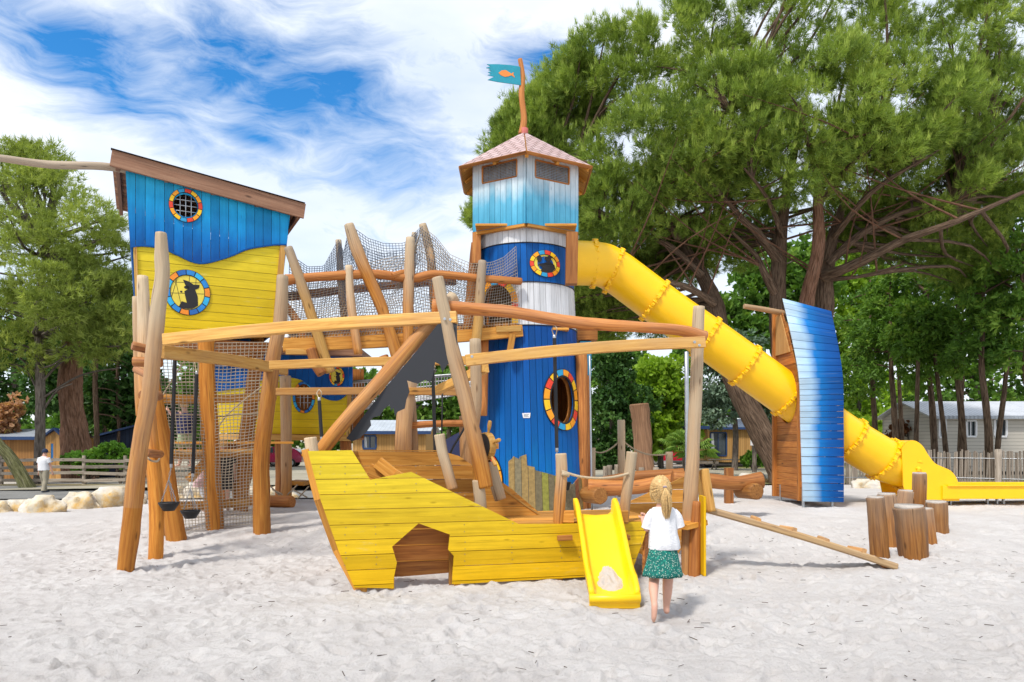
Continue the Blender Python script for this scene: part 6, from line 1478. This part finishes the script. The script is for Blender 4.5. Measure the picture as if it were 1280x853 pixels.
# rope posts and carved stump
rpth=thing('rope_barrier','row of wooden posts joined by sagging rope beyond the logs','rope barrier',tuple(GD(777,20)))
pp=[(740,19,600,560),(777,19,600,525),(837,20,600,565)]
for px,D,_,yt in pp:
    m=MB(); g=GD(px,D); tube(m,[g-Vector((0,0,.2)),P(px-.5,yt,D)],.10,wob=.1,gr=(.5,1)); m.build('post',M['robinia'],rpth)
m=MB(); tube(m,[P(740,564,19),P(752,566,19),P(765,560,19),P(777,549,19)],.022,n=6); tube(m,[P(777,550,19),P(790,560,19.2),P(805,567,19.4),P(820,569,19.7),P(837,568,20)],.022,n=6); m.build('rope',M['rope'],rpth)
for i,(px,D) in enumerate(((757,24),(762,25),(771,26),(802,23),(820,23))):
    g=GD(px,D); m=MB(); tube(m,[g-Vector((0,0,.1)),g+Vector((0,0,.62))],.09,wob=.1,gr=(.2,.5)); tag(m.build('border_post',M['greywood'],None),['short grey border post nearest the lighthouse','second short grey border post from the lighthouse','short grey border post below the tall rope post','short grey border post at the foot of the carved stump','short grey border post right of the carved stump'][i],'post','short grey border posts')
cs=thing('carved_stump','tall twisted brown tree stump standing like a totem beyond the logs','tree stump',tuple(GD(806,24)))
g=GD(808,24); trunk(cs,[g-Vector((0,0,.2)),P(807,590,24),P(804,560,24),P(800,525,24),P(798,505,24)],[.36,.34,.3,.27,.30],wood('carved_wood',(.12,.06,.03),(.28,.15,.08),(.42,.25,.14)),'stump',wob=.3)
m=MB(); g=GD(860,11.5); tube(m,[g-Vector((0,0,.1)),P(858,440,11.8)],.035,n=10); tag(m.build('steel_pole',M['steel'],None),'thin grey steel pole standing just left of the pale stern post','pole')
# ================================================================== buildings
def metalroof(name,col):
    m,nt=newmat(name); n=N(nt); oc=n('ShaderNodeTexCoord').outputs['Object']; w=n('ShaderNodeTexWave',{'Vector':oc,'Scale':1.6,'Distortion':0.0},bands_direction='X').outputs['Fac']; f=n.noise(oc,1.5,5,.7); c=n.mix(n.rng_(f,.4,.7,0,.5),col,tuple(x*.55 for x in col)); n.out(c,.45,bump=w,bstr=.6,bdist=.05,spec=.5); return m
GREYROOF=metalroof('grey_metal_roof',(.34,.37,.42)); BLUEROOF=metalroof('dark_blue_roof',(.05,.08,.14))
def vclad(name,col,dk,scale=7.5,axis='X'):
    m,nt=newmat(name); n=N(nt); oc=n('ShaderNodeTexCoord').outputs['Object']; s=n('ShaderNodeSeparateXYZ',{0:oc}).outputs[axis]; fr=n.math('FRACT',n.math('MULTIPLY',s,scale)); fl=n.math('FLOOR',n.math('MULTIPLY',s,scale)); wn=n('ShaderNodeTexWhiteNoise',{'W':fl},noise_dimensions='1D').outputs['Value']; f=n.noise(n.mapping(oc,(12,12,1.2) if axis!='Z' else (1.2,12,12)),1.0,5,.6)
    c=n.mix(n.math('ADD',n.math('MULTIPLY',wn,.5),n.math('MULTIPLY',f,.4)),dk,col); c=n.mix(n.math('LESS_THAN',fr,.08),c,tuple(x*.35 for x in dk)); n.out(c,.8,bump=n.math('LESS_THAN',fr,.08),bstr=.4,bdist=-.02,spec=.2); return m
CL=vclad('honey_cladding',(.55,.32,.12),(.36,.19,.06)); CLG=vclad('grey_siding',(.55,.51,.45),(.45,.42,.37),6,'Z'); CLB=vclad('navy_cladding',(.02,.03,.055),(.012,.018,.035),5)
CLD=vclad('brown_cladding',(.40,.20,.07),(.22,.11,.04),7)
def building(name,label,x0,x1,ytop,D,depth,wall,roofm,ridge=.5,wins=(),door=None,over=.3,slope='back',zb=None,trim=M['tee'],porch=None,gable_right=False):
    a,b=P(x0,550,D),P(x1,550,D); g=Vector(((a.x+b.x)/2,D,gz((a.x+b.x)/2,D))); zt=CH+(HZ-ytop)/F*D; t=thing(name,label,'cabin' if name!='mobile_home' else 'mobile home',tuple(g))
    z0=g.z+(.0 if zb is None else zb); fr=Frame((a.x,D,0),(1,0,0),(0,0,1)); Wd=b.x-a.x
    holes=[[(fr.uv(u0,500)[0],CH+(HZ-v1)/F*D),(fr.uv(u1,500)[0],CH+(HZ-v1)/F*D),(fr.uv(u1,500)[0],CH+(HZ-v0)/F*D),(fr.uv(u0,500)[0],CH+(HZ-v0)/F*D)] for u0,u1,v0,v1 in wins]
    m=MB(); strips(m,fr,[(0,z0),(Wd,z0),(Wd,zt),(0,zt)],holes,width=50,axis='h',gap=0,t=.08,w0=-.08)
    box(m,(a.x+Wd/2,D+depth,(z0+zt)/2),Wd,.08,zt-z0); 
    for x in (a.x,b.x): 
        rg_=Vector((x,D+depth/2,zt+ridge)); q=[Vector((x,D+.1,z0)),Vector((x,D+depth,z0)),Vector((x,D+depth,zt)),rg_,Vector((x,D+.1,zt))]
        i1=[m.vert(v) for v in q]; i2=[m.vert(v+Vector((.08 if x==a.x else -.08,0,0))) for v in q]; m.face(i1);m.face(i2[::-1])
    m.build('walls',wall,t)
    m=MB(); e=over
    f1,r1,f2_=Vector((0,D-e,zt-.03)),Vector((0,D+depth/2,zt+ridge+.02)),Vector((0,D+depth+e,zt-.03))
    for (p,q) in ((f1,r1),(r1,f2_)):
        xa,xb=a.x-e,b.x+e; th=Vector((0,0,.07)); v=[m.vert(Vector((xx,pp_.y,pp_.z))+k) for k in (Vector(),th) for xx,pp_ in ((xa,p),(xb,p),(xb,q),(xa,q))]
        for f in ((0,1,2,3),(7,6,5,4),(0,4,5,1),(2,6,7,3),(1,5,6,2),(0,3,7,4)): m.face([v[z] for z in f])
    m.build('roof',roofm,t)
    m=MB(); beam(m,(a.x-e,D-e-.02,zt-.04),(b.x+e,D-e-.02,zt-.04),.03,.16); m.build('fascia',trim if trim!=M['tee'] else GREYROOF,t)
    for h in holes:
        u0,u1,v0,v1=h[0][0],h[1][0],h[0][1],h[2][1]; m=MB()
        for (p,q,w_,hh) in ((fr(u0,v0,0),fr(u1,v0,0),.09,.09),(fr(u0,v1,0),fr(u1,v1,0),.09,.09),(fr(u0,v0+.045,0),fr(u0,v1-.045,0),.09,.09),(fr(u1,v0+.045,0),fr(u1,v1-.045,0),.09,.09)): beam(m,p,q,w_,hh,up=Vector((0,1,0)) if abs(p.x-q.x)<.01 else Vector((0,0,1)))
        wf=m.build('window' ,trim,t); m=MB(); beam(m,fr((u0+u1)/2,v0,-.05),fr((u0+u1)/2,v1,-.05),.05,.04,up=Vector((0,1,0))); m.build('glazing_bar',trim,wf)
        m=MB(); slab(m,fr,[(u0,v0),(u1,v0),(u1,v1),(u0,v1)],-.09,.01); m.build('pane',M['glass'],wf)
        m=MB(); slab(m,fr,[(u0,v0),(u0+(u1-u0)*.3,v0),(u0+(u1-u0)*.2,v1),(u0,v1)],-.075,.01); m.build('curtain',M['tee'],wf)
    m=MB(); box(m,(g.x,D+depth/2,z0-.15+.0),Wd*.98,depth*.96,.3-.02); m.build('plinth',M['black'],t)
    return t,fr,zt,z0
NAVY=plain('navy_trim',(.02,.05,.14),.5)
building('mobile_home','long grey clad mobile home with white framed windows behind the paling fence',1165,1340,521,34,4.5,CLG,metalroof('pale_metal_roof',(.50,.52,.56)),.75,[(1174,1182,523,547),(1208,1220,526,546),(1243,1258,524,546),(1290,1305,524,546)],zb=.45)
t,fr,zt,z0=building('wooden_cabin','honey coloured timber cabin with glass doors and covered terrace at right of the carved stump',880,962,535,50,5,CL,BLUEROOF,.6,[(888,908,541,570),(939,946,540,548)],zb=.4,trim=NAVY)
m=MB(); box(m,P(868,578,49),2.6,2.5,.15); m.build('terrace',M['greywood'],t)
m=MB(); beam(m,P(857,535,48.2),P(882,535,48.2),3.0,.2); m.build('porch_roof',NAVY,t)
m=MB(); beam(m,P(885,577,48.5),P(885,537,48.5),.14,.14,up=Vector((0,1,0))); beam(m,P(858,577,48.5),P(858,537,48.5),.14,.14,up=Vector((0,1,0))); m.build('porch_post',M['larch'],t)
t,fr,zt,z0=building('wooden_cabin','brown timber cabin with grey ribbed roof and blue trim at the left edge',-60,56,547,35,4,CLD,GREYROOF,.35,[],zb=0,trim=NAVY)
ge=Frame((P(56,550,35).x,35.0,0),(.75,-.0,0),(0,0,1))
m=MB(); a=P(55,590,34.4); zt2=P(55,548,34.4).z; zr=P(70,538,34.4).z; z0=gz(a.x,34.4); W_=(81-55)/F*34.4; f3=Frame((a.x,34.4,0),(1,0,0),(0,0,1))
strips(m,f3,[(0,z0),(W_,z0),(W_,zt2),(W_*.6,zr),(0,zt2)],[[(W_*.36,z0+.9),(W_*.36+.12,z0+.9),(W_*.36+.12,zt2-.25),(W_*.36,zt2-.25)]],width=.2,axis='v',t=.06); m.build('gable_wall',M['larch'],t)
m=MB(); beam(m,f3(-.1,zt2-.04,.1),f3(W_*.6,zr+.08,.1),.3,.09,up=f3.W.cross(f3.U)); beam(m,f3(W_*.6,zr+.08,.1),f3(W_+.1,zt2,.1),.3,.09); m.build('barge_board',NAVY,t)
m=MB(); slab(m,f3,[(W_*.36,z0+.9),(W_*.36+.12,z0+.9),(W_*.36+.12,zt2-.25),(W_*.36,zt2-.25)],.02,.02); m.build('slit_window',plain('blue_glass',(.03,.16,.42),.2),t)
m=MB(); box(m,(a.x+W_/2,36.2,(z0+zt2)/2),W_*.96,3.4,zt2-z0-.02); m.build('cabin_body',M['larch'],t)
sd=thing('dark_shed','dark blue boarded shed with rising roof line among the left trees','shed',tuple(GD(148,37)))
f4=Frame((P(124,550,37).x,37,0),(1,0,0),(0,0,1)); L_=(178-124)/F*37; z0=gz(-20,37); zl=P(125,547,37).z; zr=P(170,534,37).z
m=MB(); strips(m,f4,[(0,z0),(L_,z0),(L_,zr+.1),(0,zl)],[],width=.22,axis='v',t=.06); m.build('wall',CLB,sd)
m=MB(); beam(m,f4(-.15,zl+.06,-.9),f4(L_+.2,zr+.2,-.9),2.2,.10); m.build('roof',NAVY,sd)
m=MB(); beam(m,f4(-.06,z0,.0),f4(-.06,zl,.0),.18,.18,up=Vector((0,1,0))); m.build('corner_post',M['larch'],sd)
m=MB(); box(m,tuple(f4(L_/2,(z0+zl)/2,-1.1)),L_*.98,1.8,zl-z0-.05); m.build('shed_body',CLB,sd)
building('wooden_cabin','timber cabin with pale ribbed roof and one blue framed window seen under the sail',441,532,540,36,4,CL,metalroof('pale_ribbed_roof',(.46,.50,.54)),.55,[(454,470,545,561)],zb=.1,trim=NAVY)
tn=thing('navy_tent','dark navy canvas tent behind the steering wheel','tent',tuple(GD(572,30)))
m=MB(); g=GD(572,30); z=g.z; ap_=P(575,534,30)
v=[m.vert((g.x-1.0,29.2,z)),m.vert((g.x+1.0,29.2,z)),m.vert((g.x+1.0,31.5,z)),m.vert((g.x-1.0,31.5,z)),m.vert((g.x-.6,29.6,ap_.z-.6)),m.vert((g.x+.5,29.6,ap_.z)),m.vert((g.x+.5,31,ap_.z)),m.vert((g.x-.6,31,ap_.z-.6))]
for f in ((0,1,5,4),(1,2,6,5),(2,3,7,6),(3,0,4,7),(4,5,6,7)): m.face([v[i] for i in f])
m.build('canvas',plain('navy_canvas',(.02,.025,.07),.85,nz=.3),tn)
m=MB(); beam(m,(g.x-.9,29.15,z+.4),(g.x+.9,29.15,z+.4),.05,.08); m.build('tent_bar',M['steel'],tn)
# cars
def car(label,px,D,paintc,yaw=0,name='parked_car'):
    g=GD(px,D); t=thing(name,label,'car',tuple(g),'cars parked beyond the playground'); c,s=math.cos(yaw),math.sin(yaw)
    def W(x,y,z): return (g.x+x*c-y*s,g.y+x*s+y*c,g.z+z)
    prof=[(-2.05,.35),(-2.1,.75),(-1.95,.95),(-1.2,1.02),(-.55,1.44),(.7,1.48),(1.55,1.3),(1.95,.98),(2.05,.7),(2.03,.35)]
    m=MB(); rows=[]
    for y,k in ((-.85,.93),(-.88,1),(.88,1),(.85,.93)):
        rows.append([m.vert(W(x,y*(1-.12*max(0,(z-.95)/.5)),z)) for x,z in prof])
    for i in range(3):
        for j in range(len(prof)-1): m.face((rows[i][j],rows[i][j+1],rows[i+1][j+1],rows[i+1][j]),.5,False)
    m.face(rows[0][::-1]);m.face(rows[-1]); m.build('body',plain('car_paint_'+label.split()[0],paintc,.25,spec=.6,coat=.5,nz=.03),t)
    for sd in (-1,1):
        m=MB(); y=sd*.835; q=[(-1.05,1.04),(-.5,1.38),(.05,1.40),(.05,1.04)]; r=[(.12,1.04),(.12,1.40),(.7,1.40),(1.4,1.2),(1.35,1.04)]
        for pl_ in (q,r): m.face([m.vert(W(x,y,z)) for x,z in (pl_ if sd<0 else pl_[::-1])])
        m.build('side_window',M['glass'],t)
    m=MB(); m.face([m.vert(W(-1.24,-.7,1.04)),m.vert(W(-1.24,.7,1.04)),m.vert(W(-.64,.62,1.41)),m.vert(W(-.64,-.62,1.41))]); m.build('windscreen',M['glass'],t)
    m=MB(); m.face([m.vert(W(1.62,-.62,1.27)),m.vert(W(1.62,.62,1.27)),m.vert(W(1.96,.7,1.0)),m.vert(W(1.96,-.7,1.0))]); m.build('rear_window',M['glass'],t)
    for x in (-1.3,1.3):
        for sd in (-1,1):
            m=MB(); tube(m,[W(x,sd*.72,.31),W(x,sd*.9,.31)],.31,n=20,sub=1,rnd=.2); wh=m.build('wheel',M['black'],t); m=MB(); tube(m,[W(x,sd*.9,.31),W(x,sd*.915,.31)],.19,n=14,sub=1,rnd=0); m.build('rim',M['steel'],wh)
    for sd in (-1,1):
        m=MB(); box(m,W(-2.07,sd*.62,.78),.06,.3,.14,rot=yaw); m.build('headlight',M['tee'],t)
        m=MB(); box(m,W(2.04,sd*.66,.85),.06,.22,.18,rot=yaw); m.build('tail_light',M['ring'],t)
car('silver hatchback parked between the rope post and carved stump',768,56,(.50,.52,.55),R(70)); car('red car parked right of the carved stump beside the palm',834,56,(.45,.01,.04),R(10)); car('dark red car seen under the low yellow hut',344,52,(.25,.01,.05),R(5)); car('navy car left of the dark red car below the low hut',322,54,(.03,.05,.12),R(8))
# sign, hydrant post, picnic table
sn=thing('notice_sign','white square sign with red ring symbol on the thin trunk before the cabin','sign',tuple(GD(943,38)))
fs=Frame(P(938,557,38),(1,0,0),(0,0,1)); 
m=MB(); slab(m,fs,[(-.0,0),(.44,0),(.44,.56),(0,.56)],0,.02); m.build('panel',M['tee'],sn)
m=MB(); ring(m,fs,.22,.38,.13,.13,.04,.02,.008,n=24); 
for k in range(3): beam(m,fs(.09,.18-.055*k,.022),fs(.35-.04*(k%2),.18-.055*k,.022),.004,.022,bev=.001)
m.build('red_symbol',plain('sign_red',(.55,.02,.03),.5),sn)
m=MB(); slab(m,fs,[(.18,.33),(.26,.33),(.27,.42),(.2,.43)],.02,.006); m.build('blue_figure',plain('sign_blue',(.05,.12,.35),.5),sn)
g=GD(943,38.3); trunk(sn,[g-Vector((0,0,.2)),P(943,560,38.3),P(942,520,38.3),P(941,480,38.3)],[.14,.12,.1,.08],BK2,'post',n=8)
rd=thing('red_stand','thin red stand leaning beside the big pine trunk','stand',tuple(GD(959,40)))
m=MB(); beam(m,P(960,578,40),P(957,545,40),.12,.1,up=Vector((0,1,0))); m.build('pole',plain('signal_red',(.55,.01,.03),.4),rd)
m=MB(); box(m,P(957,553,39.9),.3,.12,.45); m.build('hose_box',plain('signal_red_box',(.40,.01,.03),.4),rd)
pt=thing('picnic_table','dark wooden picnic table on the gravel before the cabin','picnic table',tuple(GD(905,44)))
g=GD(905,44)
m=MB(); box(m,g+Vector((0,0,.74)),1.8,.75,.05); m.build('table_top',M['greywood'],pt)
for s in (-1,1):
    m=MB(); box(m,g+Vector((0,s*.75,.44)),1.8,.26,.05); m.build('bench',M['greywood'],pt)
    m=MB(); beam(m,g+Vector((s*.6,-.7,0)),g+Vector((s*.6,.25,.7)),.09,.04);beam(m,g+Vector((s*.6,.7,0)),g+Vector((s*.6,-.25,.7)),.09,.04); m.build('leg',M['greywood'],pt)
# ================================================================== sky, sun, camera
w=bpy.data.worlds.new('World'); S.world=w; w.use_nodes=True; nt=w.node_tree; nt.nodes.clear(); n=N(nt)
SUN_EL,SUN_AZ=R(56),R(215)   # azimuth clockwise from +Y
sky=n('ShaderNodeTexSky',sky_type='NISHITA'); sky.sun_disc=False; sky.sun_elevation=SUN_EL; sky.sun_rotation=SUN_AZ; sky.air_density=1.0; sky.dust_density=.3; sky.ozone_density=2.5
hs=n('ShaderNodeHueSaturation',{'Saturation':1.4,'Value':1.0,'Color':sky.outputs[0]})
tc=n('ShaderNodeTexCoord').outputs['Generated']; sp3=n('ShaderNodeSeparateXYZ',{0:tc})
az=n.math('ARCTAN2',sp3.outputs['X'],sp3.outputs['Y']); el=n.math('ARCSINE',sp3.outputs['Z'])
v2=n('ShaderNodeCombineXYZ',{0:az,1:el,2:0.0}).outputs[0]
wr=n.noise(n.mapping(v2,(3,5,1),rot=(0,0,-.45)),1.0,3,.6)
v3=n('ShaderNodeVectorMath',{0:v2,1:n('ShaderNodeCombineXYZ',{0:n.math('MULTIPLY',wr,.30),1:n.math('MULTIPLY',wr,.16),2:0.0}).outputs[0]},operation='ADD').outputs[0]
st=n.noise(n.mapping(v3,(3.2,11,1),rot=(0,0,.42)),1.0,8,.62,.3); fl=n.noise(n.mapping(v3,(8,22,1),rot=(0,0,.5)),1.0,6,.65)
def blob(a0,e0,ra,re,rot):
    d=n('ShaderNodeVectorMath',{0:v2,1:(a0,e0,0)},operation='SUBTRACT').outputs[0]; q=n.mapping(d,(1/ra,1/re,1),rot=(0,0,0)) 
    q=n('ShaderNodeMapping',{'Vector':n('ShaderNodeMapping',{'Vector':d,'Rotation':(0,0,rot)}).outputs[0],'Scale':(1/ra,1/re,1)}).outputs[0]
    return n.math('SUBTRACT',1.0,n('ShaderNodeVectorMath',{0:q},operation='LENGTH').outputs['Value'])
def AE(px,py): d=Vector(((px-CX)/F,1,(HZ-py)/F)).normalized(); return math.atan2(d.x,d.y),math.asin(d.z)
bm_=None
for (px,py,ra,re,rot) in ((360,118,.34,.125,.22),(120,85,.24,.085,.2),(690,105,.12,.07,.1),(330,175,.13,.03,.15)):
    a0,e0=AE(px,py); b_=blob(a0,e0,ra,re,rot); bm_=b_ if bm_ is None else n.math('MAXIMUM',bm_,b_)
m1=n.math('ADD',n.math('MULTIPLY',n.math('SUBTRACT',st,.5),3.0),n.math('MULTIPLY',n.math('SUBTRACT',fl,.5),1.3))
blue=n.math('ADD',n.math('MULTIPLY',bm_,1.25),m1)
bl_f=n.rng_(blue,-.05,1.1,0.0,1.0)
base=n.math('ADD',.10,n.math('MULTIPLY',n.rng_(n.noise(n.mapping(v2,(1.6,4,1)),1.0,5,.6),.42,.7),.22))
bl_f=n.math('MAXIMUM',bl_f,base)
cl=n.ramp(n.noise(n.mapping(v2,(2.2,6,1),loc=(3,1,0)),1.0,6,.6),[(.3,(.74,.82,.93)),(.6,(.93,.96,1.0))])
bg1=n('ShaderNodeBackground',{'Color':hs.outputs[0],'Strength':.15}); bg2=n('ShaderNodeBackground',{'Color':cl,'Strength':.88})
mx=n('ShaderNodeMixShader',{0:bl_f,1:bg2.outputs[0],2:bg1.outputs[0]}); ow=n('ShaderNodeOutputWorld'); nt.links.new(mx.outputs[0],ow.inputs[0])
ld=bpy.data.lights.new('sun','SUN'); ld.energy=2.7; ld.angle=R(8); ld.color=(1,.95,.87); lo_=bpy.data.objects.new('sun',ld); COL.objects.link(lo_)
sd_=Vector((math.sin(SUN_AZ)*math.cos(SUN_EL),math.cos(SUN_AZ)*math.cos(SUN_EL),math.sin(SUN_EL))); lo_.rotation_euler=sd_.to_track_quat('Z','Y').to_euler()
cd=bpy.data.cameras.new('camera'); cam=bpy.data.objects.new('camera',cd); COL.objects.link(cam); cam.location=(0,0,CH); cam.rotation_euler=(R(90),0,0); cd.sensor_width=36; cd.lens=36*F/1280; cd.shift_y=(HZ-426.5)/1280; cd.clip_end=4000; cd.clip_start=.1; S.camera=cam
S.view_settings.view_transform='Standard'; S.view_settings.look='None'; S.view_settings.gamma=1; S.view_settings.use_curve_mapping=False; S.view_settings.exposure=.48
S.render.resolution_x=1024; S.render.resolution_y=682
for o in bpy.data.objects:
    if '_b' in o: del o['_b']
